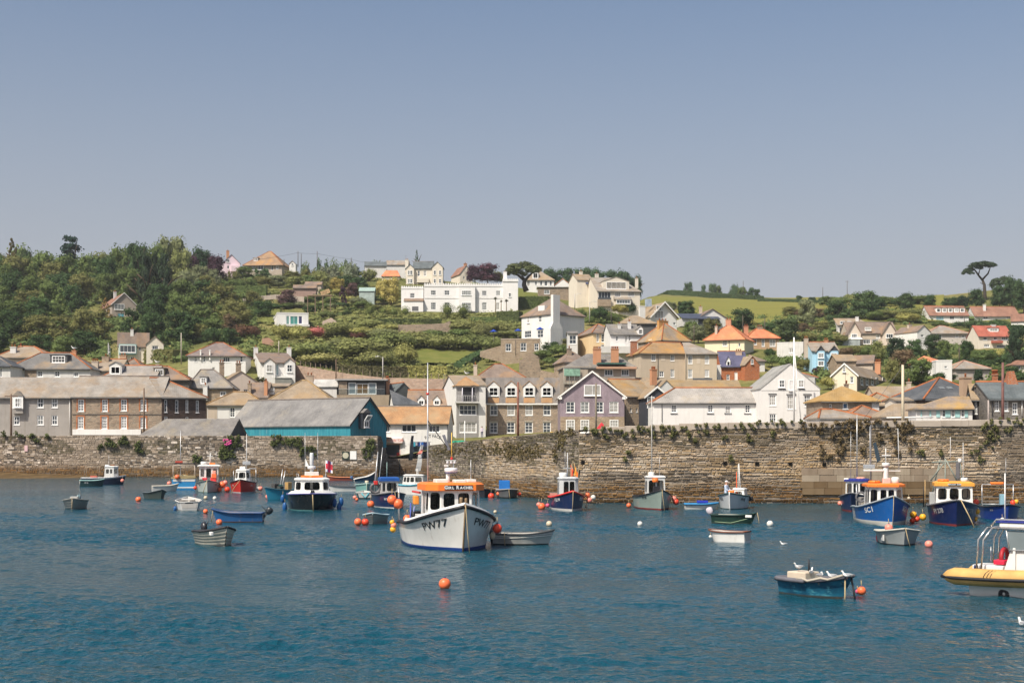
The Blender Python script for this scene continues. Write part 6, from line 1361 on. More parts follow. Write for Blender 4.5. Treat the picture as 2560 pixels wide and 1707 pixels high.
# lawns
def m_lawn():
    t = NT('lawn'); v = t.coord('World'); c = t.mix(t.step(t.noise(v,.35,4),.3,.7),(.1,.12,.028),(.15,.15,.045)); return t.fin(c,.95,.05)
for x0,x1,y0,y1,lb in ((1290,1380,722,752,'sunlit lawn beside the villa tower'),(1040,1190,878,916,'sloping grass field above the hotel'),(640,700,770,812,'rough grass slope left of the white box house')):
    us_ = list(range(x0,x1+1,10)); dd = [(hit(u,y1),hit(u,y0)) for u in us_]; m = dict(zip(us_,dd)); o = tag(sheet('lawn',us_,lambda u: m[u],.62,m_lawn(),8),kind='structure'); o['label'] = lb
# ---- undergrowth that covers the ground between the trees: nobody could count it
def scatter(name,label,n,xr,yr,size,col,seed):
    rng = random.Random(seed); mb = MB(); k = 0
    while k < n:
        x,y = rng.uniform(*xr),rng.uniform(*yr); d = hit(x,y)
        if d > 680: k += 1; continue
        k += 1
        if covers(x-4,x+4,y-8,y,d,.001) or (1040 < x < 1190 and 876 < y < 916) or (1290 < x < 1380 and 722 < y < 752): continue
        if 1610 < x < 2130 and y < np.interp(x,[1610,1640,1750,1850,1950,2050,2130],[700,752,785,800,796,782,768]): continue
        if any(a-1 < x < b+1 and c_ < y < e+12 for a,b,c_,e,dh in HREC): continue
        p = Vector((px2x(x,d),d,ground(x,d))); s_ = size*rng.uniform(.6,1.4); leaves(mb,p+Vector((0,0,s_*.15)),s_,44,.16*size,rng,.35,.55)
    o = mb.build(name,LEAF); o.color = (*dark(col,LB),1); tag(o,label,'undergrowth',kind='stuff')
scatter('undergrowth','tangled green undergrowth filling the wooded slope',1500,(-30,640),(690,905),2.2,G_M,61)
scatter('undergrowth','mixed low garden planting across the terraced slope',1500,(560,1320),(690,945),1.5,(.1,.108,.034),62)
scatter('undergrowth','low scrub between the houses on the right slope',1300,(1430,2600),(770,960),1.9,G_M,63)
# ---- plants growing out of the harbour walls
def wall_plant(label,spots,d,col,dens=26,size=.16,name='ivy'):
    o = P(spots[0][0],spots[0][1],d); r = empty(name,o); tag(r,label,'ivy','plants rooted in the harbour walls'); mb = MB(); rng = random.Random(int(spots[0][0]*7))
    for x,y,w,h_1 in spots:
        k = d/F
        for i in range(max(3,int(w*h_1*k*k*9))):
            c = P(x+rng.uniform(-.5,.5)*w,y+rng.random()*h_1,d)-o; c.y = -.06-rng.random()*.09
            leaves(mb,c,rng.uniform(.07,.2)*(size/.16),dens,size*.45,rng,.6,1.0)
    c = mb.build('foliage',LEAF,r); c.color = (*dark(col,LB),1)
IV,IVB = (.075,.075,.028),(.085,.062,.032)
for lb,sp in (('olive ivy spreading along the top of the pier corner',[(1500,1068,90,18),(1515,1082,40,14),(1560,1074,46,22),(1478,1072,30,16),(1540,1068,80,10)]),('ivy tuft hanging beside the tall grey mast',[(1632,1066,84,12),(1636,1076,24,18),(1612,1070,20,16)]),('small ivy tongue below the long white building',[(1684,1062,20,24),(1680,1080,8,10)]),('hanging ivy below the middle of the long white building',[(1715,1064,24,30),(1748,1060,34,20),(1762,1076,14,10)]),
               ('ivy trailing below the end of the long white building',[(1810,1058,50,12),(1810,1080,12,26)]),('broad ivy trailing below the white gabled building',[(1860,1056,60,18),(1875,1074,14,28),(1935,1052,90,12),(1930,1078,10,18),(1985,1052,60,12)]),('rusty creeper mass across the pier wall below the low roofs',[(2080,1052,150,30),(2180,1050,190,26),(2255,1060,60,40),(2120,1076,40,18)]),('brown creeper hanging in a long streak down the pier wall',[(2100,1090,18,70),(2094,1070,26,30)]),
               ('brown creeper streaks left of the long streak',[(2052,1112,16,34),(2072,1138,18,20),(2040,1060,30,24)]),('brown creeper patches right of the long streak',[(2200,1082,30,22),(2240,1100,18,40),(2280,1098,20,28),(2155,1118,12,16)]),('green tuft low on the pier wall above the navy boat',[(2306,1118,26,20),(2350,1126,14,10)]),('dark ivy patch on the pier wall at the right',[(2440,1115,26,24),(2452,1136,18,18),(2470,1095,26,24)]),('large dark bush growing from the pier wall at the right edge',[(2500,1044,50,34),(2475,1056,40,44),(2540,1040,40,20)]),
               ('small tufts dotted over the middle of the pier wall',[(1570,1108,9,26),(1738,1098,7,8),(1828,1140,6,12),(1562,1140,5,12)])):
    wall_plant(lb,sp,dR-.05,IVB if 'creeper' in lb or 'brown' in lb else IV)
for lb,sp in (('green bush growing on the left harbour wall',[(272,1094,22,20),(295,1100,18,14),(310,1092,20,18)]),('dark shrub on the left harbour wall below the low shed',[(350,1112,16,24),(345,1104,12,20)]),('row of tufts along the top of the left harbour wall',[(50,1083,18,8),(82,1086,14,8),(118,1087,14,7),(10,1082,14,8),(92,1098,10,6),(250,1112,14,12)]),('climbing bush with pink flowers between the sheds',[(585,1090,36,24),(572,1110,38,36),(560,1128,22,20)]),
               ('green tuft low on the left wall behind the pale fishing boat',[(492,1138,18,18)]),('olive creeper on the wall below the blue shed',[(735,1094,40,20),(700,1100,40,12),(770,1118,40,22),(690,1090,20,10)]),('weedy growth on the dark wall end by the slip',[(915,1120,16,26),(925,1100,20,30)])):
    wall_plant(lb,sp,191.85,(.05,.06,.02),22,.3)
r = bpy.data.objects['ivy.017'] if 'ivy.017' in bpy.data.objects else None
mb = MB(); rng = random.Random(2)
for i in range(16):
    c = P(rng.choice([564,572,566]) + rng.uniform(-6,8),1096+rng.random()*16,191.4); mb.ball(c,.14,6,4)
pf = mb.build('pink_blossom',m_plain((.55,.08,.25),.8,.2)); tag(pf,'bright pink blossom on the climbing bush between the sheds','blossom',kind='stuff')
for x in range(1150,1440,26):
    pass
sl_d = lambda x: 150+(102-150)*((px2x(x,125)-E_S[0])/(XC-E_S[0]))
def slope_pt(x,y):                       # a point just in front of the sloping wall
    a,b = Vector((*E_S,0)),Vector((XC,dR,0)); e = b-a; k = (x-CX)/F; t = (k*a.y-a.x)/(e.x-k*e.y); q = a+e*t; return Vector((q.x-.05,q.y-.12,py2z(y,q.y)))
for i,(lb,sp) in enumerate((('mossy growth along the top of the sloping wall near the hotel',[(1105,1122,40,18),(1150,1118,50,20)]),('brown moss mat in the middle of the sloping wall',[(1240,1112,80,26),(1290,1110,60,36),(1330,1120,50,26)]),('olive moss streaks near the corner of the pier',[(1405,1080,24,50),(1390,1120,12,40),(1430,1072,16,20)]))):
    o = slope_pt(sp[0][0],sp[0][1]); r = empty('moss',o); tag(r,lb,'moss','plants rooted in the harbour walls'); mb = MB(); rng = random.Random(i)
    for x,y,w_,h_1 in sp:
        for j in range(int(w_*h_1*.035)): leaves(mb,slope_pt(x+rng.gauss(0,.3)*w_,y+rng.gauss(.4,.3)*h_1)-o,rng.uniform(.05,.16),14,.07,rng,.6,1)
    c = mb.build('foliage',LEAF,r); c.color = (.15,.12,.055,1)
# ---- roadside retaining wall with fence
rt = empty('retaining_wall',(px2x(740,283),283,ground(740,283))); tag(rt,'pinkish retaining wall climbing behind the twin-gabled house','wall'); o = Vector(rt.location); mb = MB()
pts = [(738,912,968,284),(800,922,972,278),(870,934,975,272),(960,944,985,266),(1060,946,985,262),(1150,948,985,260)]
for (x0,a0,b0,d0),(x1,a1,b1,d1) in zip(pts,pts[1:]):
    q = [P(x0,b0,d0)-o,P(x1,b1,d1)-o,P(x1,a1,d1)-o,P(x0,a0,d0)-o]; mb.add(q+[v+Vector((0,1.2,0)) for v in q],[[0,1,2,3],[3,2,6,7],[1,5,6,2]])
mb.build('wall_face',m_stone((.36,.25,.19),(.43,.31,.24),(.3,.21,.16),(.34,.27,.22),.4),rt)
fr_ = empty('post_fence',(o.x,o.y,o.z)); tag(fr_,'row of thin wooden fence posts above the roadside wall','fence'); k = 0
for (x0,a0,b0,d0),(x1,a1,b1,d1) in zip(pts,pts[1:]):
    for j in range(5):
        t = j/5; mb = MB(); p = P(x0+(x1-x0)*t,a0+(a1-a0)*t,d0+(d1-d0)*t)-o+Vector((0,.6,0)); mb.box(p.x-.06,p.x+.06,p.y-.06,p.y+.06,p.z-.2,p.z+1.0); mb.build('post',m_bark((.2,.16,.12)),fr_)
def garden_wall(label,pts,mat,th=.6):
    o = P(*pts[0][:2],pts[0][3]); r = empty('garden_wall',o); tag(r,label,'wall'); mb = MB()
    for (x0,a0,b0,d0),(x1,a1,b1,d1) in zip(pts,pts[1:]):
        q = [P(x0,b0,d0)-o,P(x1,b1,d1)-o,P(x1,a1,d1)-o,P(x0,a0,d0)-o]; mb.add(q+[v+Vector((0,th,0)) for v in q],[[0,1,2,3],[3,2,6,7],[1,5,6,2],[0,3,7,4]])
    mb.build('wall_face',mat,r)
garden_wall('weathered stone terrace wall below the villa hedge',[(995,812,836,366),(1080,810,836,366),(1110,808,838,366),(1126,802,836,366)],ST_brown)
garden_wall('stone wall stepping down left of the flat-topped stone house',[(1200,878,892,322),(1252,864,905,322)],ST_tan); garden_wall('ruined stone wall below the flat-topped stone house',[(1298,902,960,296),(1330,882,960,296),(1345,890,960,296),(1352,925,960,296),(1400,935,965,290)],ST_brown)
garden_wall('pale rockery wall in the terraced gardens',[(806,803,812,366),(828,794,814,366),(850,810,818,366)],m_render((.45,.36,.29),.5)); garden_wall('reddish stone steps in the gardens below the white box house',[(655,846,858,338),(672,844,862,338),(690,858,868,338)],m_render((.4,.24,.17),.5))
garden_wall('pale garden wall on the terrace below the brown bungalow',[(607,745,752,432),(690,736,748,432),(760,742,766,428)],m_render((.42,.36,.3),.5))
# ---- unique labels for every plant
LM = [(308,765,'the grey wooded bungalow'),(335,868,'the cream split-level bungalow'),(545,890,'the brown-hipped white house'),(690,920,'the twin-gabled white house'),(655,655,'the brown skyline bungalow'),(575,655,'the pink house'),(722,800,'the white box house'),(1060,745,'the castellated villa'),(1200,745,'the castellated villa'),(1060,685,'the cream bay house'),(1350,705,'the pale dormered bungalow'),(1385,800,'the white chimney house'),
      (1300,868,'the flat-topped stone house'),(1540,735,'the wide-dormered cream house'),(1655,790,'the white chalet'),(1760,800,'the blue-winged bungalow'),(1820,845,'the orange pyramid-roofed house'),(1910,850,'the ochre house'),(2062,890,'the light blue house'),(2180,835,'the double-gabled house'),(2300,840,'the dark-roofed white house'),(2370,835,'the pink-ridged bungalow'),(2485,845,'the red-roofed house'),(2372,788,'the five-dormer bungalow'),(2492,785,'the long brown-roofed bungalow'),
      (2345,912,'the red-hipped white house'),(2430,925,'the small grey bungalow'),(2145,945,'the cream gabled house'),(1720,770,'the pasture edge'),(1950,740,'the far pasture strip'),(100,900,'the dark slate roof'),(165,620,'the layered cedar'),(400,700,'the dark firs'),(770,725,'the brown garden building'),(1300,670,'the umbrella pine'),(2462,700,'the lone pine'),(880,850,'the terraced mounds'),(130,760,'the wooded left slope')]
by_label = {}
for it in PLANTS:
    r,desc,px,py,lab,grp,cat,yb,wp = it
    lx,ly,ln = min(LM,key=lambda q: (q[0]-px)**2+((q[1]-py)*1.6)**2); dx,dy = px-lx,py-ly
    rel = 'above' if dy < -22 and abs(dy) > abs(dx)*.6 else 'below' if dy > 22 and abs(dy) > abs(dx)*.6 else ('just beside' if abs(dx) < 30 else 'left of' if dx < 0 else 'right of')
    by_label.setdefault('%s %s %s' % (desc,rel,ln),[]).append(it)
ORD = ['leftmost','second from left','third from left','fourth from left','fifth from left','sixth from left','seventh from left','eighth from left','ninth from left']
for lb,its in by_label.items():
    its.sort(key=lambda q: q[2])
    for i,it in enumerate(its):
        s_ = lb if len(its) == 1 else lb+', '+(ORD[i] if i < len(its)-1 or i == 0 else 'rightmost')
        if lb.split()[-1] and len(s_.split()) > 16: s_ = ' '.join(s_.split()[:16])
        tag(it[0],s_,it[6],it[5])
# ------------------------------------------------------------------ boats
class Boat:
    def __init__(s,name,label,px,pyw,yaw,L,B,fb,hull,boot=None,band=None,rail=None,deck=None,tw=.78,p=2.2,rake=.3,rw=(.9,.4),bul=.25,draft=.35,
                 bootz=.1,bandh=.14,cat='boat',group=None,clinker=0,rail_r=.045,inner=None,stem=None,trim=0):
        yaw -= math.degrees(math.atan((px-CX)/F))      # headings are given relative to the line of sight
        d = wd(pyw); s.d = d; s.L,s.B,s.fb,s.tw,s.p,s.rake,s.rw = L,B,fb,tw,p,rake,rw; s.bul = bul; s.draft = draft
        s.root = empty(name,(px2x(px,d),d,0),R(yaw)); s.root.rotation_euler = (0,R(trim),R(yaw)); tag(s.root,label,cat,group); s.yaw = R(yaw)
        mb = MB(); ns = 26; bz = bootz
        lv = [lambda g: -draft,lambda g: -draft*.35,lambda g: -.01,lambda g: bz]+[(lambda g,k=k: bz+(g-bz-bandh)*k/9) for k in range(1,9)]+[lambda g: g-bandh,lambda g: g]
        mi = [1,1,1]+[0]*9+[2]
        if not clinker:
            for sd in (1,-1):
                vs = []
                for f in lv:
                    for i in range(ns+1):
                        q = i/ns; vs.append(s.pt(q,f(s.zg(q)),sd))
                for j in range(len(lv)-1):
                    fs = [[j*(ns+1)+i,j*(ns+1)+i+1,(j+1)*(ns+1)+i+1,(j+1)*(ns+1)+i] for i in range(ns)]
                    b = len(mb.v); mb.add(vs if j == 0 else [],[],0)
                    off = b if j == 0 else off
                    for ff in fs: mb.f.append([off+k for k in ff]); mb.m.append(mi[j]); mb.sm.append(True)
            tp = [s.pt(0,f(s.zg(0)),1) for f in lv]+[s.pt(0,f(s.zg(0)),-1) for f in lv]; n = len(lv)
            for j in range(n-1): mb.add([tp[j],tp[j+1],tp[n+j+1],tp[n+j]],[[0,1,2,3]],mi[j])
            s.hull = mb.build('hull',[hull,boot or hull,band or hull],s.root)
        else:                                    # lapped planks, each a piece of its own
            s.hull = empty('hull',parent=s.root)
            for sd in (1,-1):
                for k in range(clinker):
                    m1 = MB(); z0f,z1f = k/clinker,(k+1)/clinker; vs = []
                    for r_,off_ in ((z0f,.028),(z1f+.02,.004),(z0f,-.01)):
                        for i in range(ns+1):
                            q = i/ns; g = s.zg(q); z = -.12+(g+.12)*min(r_,1); v = Vector(s.pt(q,z,sd)); vs.append(v+Vector((0,sd*off_,0)))
                    m1.add(vs,[[i,i+1,ns+2+i,ns+1+i] for i in range(ns)]+[[2*(ns+1)+i,2*(ns+1)+i+1,i+1,i] for i in range(ns)],0,True); m1.build('plank',hull if k else (boot or hull),s.hull)
            m1 = MB(); zs = [-.12,.05,s.zg(0)*.5,s.zg(0)]; m1.add([s.pt(0,z,1) for z in zs]+[s.pt(0,z,-1) for z in zs],[[j,j+1,5+j,4+j] for j in range(3)]); m1.build('transom',hull,s.hull)
        # inside: bulwark and deck or floor
        mb = MB(); vs = []
        for i in range(ns+1):
            q = min(i/ns,.975); g = s.zg(q); zf = s.floor(q)
            for sd in (1,-1):
                a = Vector(s.pt(q,g,sd)); b = Vector(s.pt(q,max(zf,.02),sd)); k = .045
                vs += [(a.x,a.y-sd*k,a.z-.004),(b.x-(.02 if q < .9 else 0),b.y-sd*k*1.3,zf)]
        fs = []
        for i in range(ns):
            a,b = i*4,(i+1)*4; fs += [[a,b,b+1,a+1],[a+2,a+3,b+3,b+2],[a+1,b+1,b+3,a+3]]
        fs += [[0,1,3,2]]; mb.add(vs,fs,0,False); s.deck = mb.build('deck',deck or inner or hull,s.root)
        rm = rail or band or hull; mb = MB()
        for sd in (1,-1):
            q0 = [Vector(s.pt(i/ns,s.zg(i/ns),sd))+Vector((0,sd*.012,-.01)) for i in range(ns+1)]; mb.tube(q0,rail_r,6)
        mb.tube([s.pt(0,s.zg(0),1),s.pt(0,s.zg(0),-1)],rail_r,6); mb.build('gunwale',rm,s.root)
        if stem:
            mb = MB(); pts = [Vector(s.pt(1,-.1+(s.zg(1)+.16)*i/6,1))+Vector((.02,0,0)) for i in range(7)]; pts = [Vector((v.x,0,v.z)) for v in pts]; mb.tube(pts,.04,5); mb.build('stem',stem,s.root)
    def zg(s,q):
        b,m,st = s.fb; return m+(st-m)*((.45-q)/.45)**2 if q < .45 else m+(b-m)*((q-.45)/.55)**2
    def floor(s,q): return max(.04,min(s.zg(q)-s.bul,s.fb[1]-s.bul+.02 if s.bul > .3 else s.zg(q)-s.bul))
    def pt(s,q,z,sd):
        g = s.zg(q); bg = s.B/2*((s.tw+(1-s.tw)*math.sin(math.pi/2*q/.45)) if q < .45 else (1-((q-.45)/.55)**s.p))
        r0,r1 = s.rw; r = r0 if q < .45 else r0+(r1-r0)*((q-.45)/.55)**1.6; bw = bg*r
        b = bw+(bg-bw)*max(0,min(1,z/g))**1.25 if z >= 0 else bw*(1-.8*min(1,-z/s.draft)**1.6)
        x = -s.L/2+q*s.L-s.rake*(1-max(-.4,min(1,z/g)))*q**5
        return (x,sd*b,z)
    def text(s,txt,sd,qc,zf,h,mat,bold=.008,name='lettering',sx=1.0):
        v,f = text_mesh(txt,h,bold); mb = MB(); out = []
        for x,y,z in v:
            q = qc-sd*x*sx/s.L; q = min(max(q,.01),.995); zz = s.zg(q)*zf+y; a = Vector(s.pt(q,zz,sd)); b = Vector(s.pt(q-.03,zz,sd)); t = (a-b).normalized(); n = Vector((t.y,-t.x,0))*(-sd) if False else Vector((-t.y,t.x,0))*sd
            out.append(a+n.normalized()*.016)
        mb.add(out,f); return mb.build(name,mat,s.root)
    def w(s,x,y,z):
        c,sn = math.cos(s.yaw),math.sin(s.yaw); o = s.root.location; return Vector((o.x+x*c-y*sn,o.y+x*sn+y*c,o.z+z))
    def part(s,mb,name,mat,parent=None): return mb.build(name,mat,parent or s.root)
    def pole(s,name,x,y,z0,z1,r=.03,mat=None,dx=0,dy=0,parent=None,r1=None):
        mb = MB(); mb.tube([(x,y,z0),(x+dx,y+dy,z1)],r,6,r1=r1 if r1 is not None else r*.6); return mb.build(name,mat or M_alu,parent or s.root)
    def boxp(s,name,x0,x1,y0,y1,z0,z1,mat,parent=None):
        mb = MB(); mb.box(x0,x1,y0,y1,z0,z1); o = mb.build(name,mat,parent or s.root)
        b = o.modifiers.new('b','BEVEL'); b.width = min(.03,abs(x1-x0)*.2,abs(y1-y0)*.2,abs(z1-z0)*.2); b.segments = 2; return o
    def cyl(s,name,x,y,z0,z1,r,mat,parent=None,n=16,r1=None):
        mb = MB(); r1 = r1 or r; mb.lathe([(r*.85,z0),(r,z0+(z1-z0)*.12),(r1,z1-(z1-z0)*.12),(r1*.8,z1)],(x,y,0),n); return mb.build(name,mat,parent or s.root)
    def ring(s,name,x,y,z,r,tr,mat,axis='z',parent=None):
        mb = MB(); pts = []
        for i in range(17):
            a = i*math.pi/8; pts.append({'z': (x+r*math.cos(a),y+r*math.sin(a),z),'x': (x,y+r*math.cos(a),z+r*math.sin(a)),'y': (x+r*math.cos(a),y,z+r*math.sin(a))}[axis])
        mb.tube(pts,tr,7,caps=False); return mb.build(name,mat,parent or s.root)
    def rope(s,name,pts,r=.018,mat=None):
        mb = MB(); mb.tube(pts,r,5); return mb.build(name,mat or M_rope,s.root)
    def mooring(s,dx=.5,dy=.1):
        a = Vector(s.pt(1,s.zg(1),1)); a.y = 0; s.rope('mooring_rope',[a+Vector((.05,0,.02)),a+Vector((.1+dx*.4,dy*.4,-a.z*.55)),a+Vector((.1+dx,dy,-a.z-.1))])
    def thwarts(s,qs,mat=None):
        for q in qs:
            z = s.floor(q)+(s.zg(q)-s.floor(q))*.62; b = abs(s.pt(q,z,1)[1])-.02; x = s.pt(q,z,1)[0]; s.boxp('thwart',x-.11,x+.11,-b,b,z,z+.03,mat or M_wood)
    def outboard(s,col=(.02,.022,.028),tilt=0,y=0,k=1.0):
        zt_ = s.zg(0); x = -s.L/2; r = empty('outboard_motor',(x-.08,y,zt_-.02),parent=s.root); r.rotation_euler = (0,R(-tilt),0)
        mb = MB(); pr = [(.02,.02),(.1,.05),(.15,.16),(.16,.3),(.13,.4),(.03,.44)]; mb.lathe([(a*k,b*k+.02) for a,b in pr],(-.08,0,0),10); c = mb.build('cowl',m_plain(col,.35,.5),r); c.scale = (1.2,.85,1)
        mb = MB(); mb.box(-.14,-.02,-.05,.05,-.6,.06); mb.box(-.3,.02,-.03,.03,-.62,-.56); mb.build('leg',m_plain((.06,.06,.065),.5,.4),r)
        mb = MB(); mb.tube([(.05,0,.15),(.4,.05,.2)],.02,5); mb.build('tiller',m_plain((.03,.03,.03),.6,.3),r)
    def house(s,poly,z0,z1,top,wins,mat,glass,roof=None,roof_oh=.12,roof_t=.16,name='wheelhouse',fil=.25,gask=None,rake=0,back_open=False,roof_r=None):
        """walls on a plan polygon (bottom), leaning in by factor top; wins: wall number -> window rectangles in 0..1"""
        cx = sum(q[0] for q in poly)/len(poly); cy = 0; n = len(poly)
        tp = [(cx+(x-cx)*top+rake,y*top) for x,y in poly]; mb = MB(); gl = []
        for i in range(n):
            if back_open and i == n-1: continue
            a,b = poly[i],poly[(i+1) % n]; A,B_ = tp[i],tp[(i+1) % n]
            f = lambda u,v: Vector(((a[0]+(b[0]-a[0])*u)*(1-v)+(A[0]+(B_[0]-A[0])*u)*v,(a[1]+(b[1]-a[1])*u)*(1-v)+(A[1]+(B_[1]-A[1])*u)*v,z0+(z1-z0)*v))
            hs_ = wins.get(i,[]); us_ = sorted({0,1,*[q[0] for q in hs_],*[q[1] for q in hs_]}); vs_ = sorted({0,1,*[q[2] for q in hs_],*[q[3] for q in hs_]})
            for u0,u1 in zip(us_,us_[1:]):
                for v0,v1 in zip(vs_,vs_[1:]):
                    if any(q[0] < (u0+u1)/2 < q[1] and q[2] < (v0+v1)/2 < q[3] for q in hs_): continue
                    mb.add([f(u0,v0),f(u1,v0),f(u1,v1),f(u0,v1)],[[0,1,2,3]])
            nrm = (f(1,0)-f(0,0)).cross(f(0,1)-f(0,0)).normalized()
            for u0,u1,v0,v1 in hs_:
                wu = (f(1,.5)-f(0,.5)).length; hv = z1-z0; r_ = min(fil,.28)*min((u1-u0)*wu,(v1-v0)*hv); du,dv = r_/wu,r_/hv
                for (cu,cv,su,sv) in ((u0,v0,1,1),(u1,v0,-1,1),(u1,v1,-1,-1),(u0,v1,1,-1)):
                    arc = [(cu+su*du*(1-math.cos(t*math.pi/6)),cv+sv*dv*(1-math.sin(t*math.pi/6))) for t in range(4)]
                    mb.add([f(cu,cv)]+[f(*q) for q in arc],[[0,1,2,3,4]])
                gl.append((f,u0,u1,v0,v1,nrm,du,dv))
        w_ = mb.build(name,mat,s.root)
        for f,u0,u1,v0,v1,nrm,du,dv in gl:
            g = MB(); g.quad(f(u0,v0)-nrm*.02,f(u1,v0)-nrm*.02,f(u1,v1)-nrm*.02,f(u0,v1)-nrm*.02); g.build('pane',glass,w_)
            if gask:
                g = MB(); loop = []
                for (cu,cv,su,sv,o_) in ((u0,v0,1,1,0),(u1,v0,-1,1,1),(u1,v1,-1,-1,0),(u0,v1,1,-1,1)):
                    arc = [(cu+su*du*(1-math.cos(t*math.pi/6)),cv+sv*dv*(1-math.sin(t*math.pi/6))) for t in range(4)]
                    loop += [f(*q)+nrm*.008 for q in (arc if o_ == 0 else arc[::-1])]
                g.tube(loop+[loop[0]],.018,5,caps=False); g.build('window_rubber',gask,w_)
        if roof:
            mb = MB(); o = roof_oh; rp = [(cx+rake+(x-cx-rake)*(1+o/max(.3,abs(x-cx-rake))),y*(1+o/max(.3,abs(y)))) for x,y in tp]; m = len(rp); ins = roof_r or .9
            vs = [(x,y,z1+.002) for x,y in rp]+[(x,y,z1+roof_t) for x,y in rp]+[(cx+rake+(x-cx-rake)*ins*.9,y*ins*.9,z1+roof_t+.07) for x,y in rp]
            mb.add(vs,[[i,(i+1) % m,m+(i+1) % m,m+i] for i in range(m)]+[[m+i,m+(i+1) % m,2*m+(i+1) % m,2*m+i] for i in range(m)]+[list(range(m))[::-1],[2*m+i for i in range(m)]]); s.roofo = mb.build('roof',roof,s.root)
        return w_
M_alu = m_plain((.55,.56,.57),.35,.5,.08,.6); M_rope = m_plain((.42,.33,.19),.9,.1,.25); M_wood = m_plain((.28,.19,.11),.7,.25,.25); M_steel = m_plain((.12,.12,.13),.5,.4,.15)
M_black = m_plain((.018,.018,.022),.5,.35); M_orange = m_plain((.85,.2,.03),.45,.4,.08); M_redp = m_plain((.6,.03,.025),.45,.4,.1); M_gelc = m_hull((.74,.73,.7),.25,.3); M_gel2 = m_hull((.6,.6,.58),.4,.35)
M_see = m_see(.5); M_dglass = m_glass((.03,.045,.055),.05); M_bluec = m_plain((.02,.16,.5),.7,.2,.15); M_letk = m_plain((.02,.025,.03),.5,.3); M_letw = m_plain((.75,.75,.74),.5,.3)
BUOYC = {'orange': (.86,.17,.06),'pink': (.85,.27,.2),'red': (.75,.07,.03),'yellow': (.85,.42,.03),'white': (.7,.68,.63),'cream': (.6,.5,.36),'rose': (.6,.1,.2),'blue': (.01,.09,.28)}
BU = []
def buoy(label,px,py,r,col,d=None,float_=False,tall=1.0,name=None):
    """ball buoy or hanging fender: (px, py) its centre, r its radius in photograph pixels"""
    if float_: d = wd(py+r*.75)
    rr = r*d/F; c = P(px,py,d); o = empty(name or ('mooring_buoy' if float_ else 'fender_buoy'),(c.x,c.y,c.z-rr*tall)); tag(o,label,'buoy' if tall == 1 else 'fender','buoys afloat in the harbour' if float_ else 'fenders and buoys hung on boats')
    mb = MB(); mb.ball((0,0,rr*tall),rr,16,12,0,(1,1,tall)); mb.build('ball',m_plain(BUOYC[col],.4,.4,.15),o)
    mb = MB(); zt_ = rr*tall*2; mb.lathe([(rr*.24,zt_-rr*.12),(rr*.22,zt_+rr*.1),(rr*.1,zt_+rr*.2)],n=8); mb.build('neck',m_plain((.02,.04,.12) if col in ('orange','pink','red','yellow') else (.1,.1,.1),.6,.3),o)
    if float_:
        mb = MB(); mb.tube([(0,0,.02),(rr*.6,rr*.5,-.1)],.02,5); mb.build('mooring_rope',M_rope,o)
    elif tall == 1 or col == 'blue':
        mb = MB(); mb.tube([(0,0,zt_),(0,rr*.4,zt_+rr*1.3)],.015,4); mb.build('lanyard',M_rope,o)
    return o
NAVY = m_hull((.012,.025,.085),.25,.3); BLUE = m_hull((.012,.1,.34),.2,.3); RED = m_hull((.5,.03,.02),.2,.3); BLACKH = m_hull((.012,.016,.02),.15,.25); WHITEH = m_hull((.7,.685,.65),.42,.3)
GREYG = m_hull((.25,.31,.28),.3,.35); PALEG = m_hull((.42,.47,.44),.3,.35); TEALH = m_hull((.2,.42,.38),.3,.35); TURQ = m_hull((.02,.22,.34),.35,.35); CYANB = m_hull((.03,.26,.55),.25,.35); DKGREEN = m_hull((.015,.045,.035),.3,.35)
GREYD = m_hull((.33,.33,.31),.55,.45); CREAMH = m_hull((.62,.57,.47),.5,.4); BRASS = m_plain((.3,.2,.1),.7,.3); ANTI = m_hull((.22,.03,.025),.3,.5); BOOTB = m_hull((.015,.05,.22),.2,.4)
# ---- the white crabber in the middle
b = Boat('fishing_boat','white fishing boat PW77 with orange wheelhouse roof in mid harbour',1119,1364.5,-79,7.1,3.5,(1.76,.98,.84),WHITEH,BOOTB,WHITEH,M_black,m_hull((.68,.67,.64),.3,.4),tw=.84,p=3.3,rake=.5,rw=(.9,.32),bul=.3,bootz=.13,rail_r=.07,stem=M_wood)
b.text('PW77',-1,.84,.72,.4,M_letk,.004,sx=1.15); b.text('PW77',1,.86,.72,.4,M_letk,.004,sx=1.1)
# bow flare band and white topside strake above the black fender
mb = MB()
for sd in (1,-1):
    vs = []
    for i in range(13):
        q = .42+.57*i/12; a = Vector(b.pt(q,b.zg(q),sd)); vs += [a+Vector((0,-sd*.02,.0)),a+Vector((-.03,-sd*.12,.17))]
    mb.add(vs,[[2*i,2*i+1,2*i+3,2*i+2] for i in range(12)],0,True)
b.part(mb,'bulwark_cap',M_gelc)
wp = [(-.3,-1.06),(1.35,-1.06),(1.85,-.62),(1.85,.62),(1.35,1.06),(-.3,1.06)]
hw = (.3,.88)
wh = b.house(wp,.72,2.3,.96,{0: [(.25,.36,.4,.93),(.44,.55,.4,.93),(.68,.94,.5,.94)],1: [(.14,.88,.52,.95)],2: [(.07,.44,.58,.94),(.56,.93,.58,.94)],3: [(.12,.86,.52,.95)],4: [(.06,.32,.3,.9),(.5,.8,.3,.86)],5: [(.3,.7,.1,.9)]},M_gelc,m_see(.42),M_orange,.16,.24,gask=M_black,roof_r=.97)
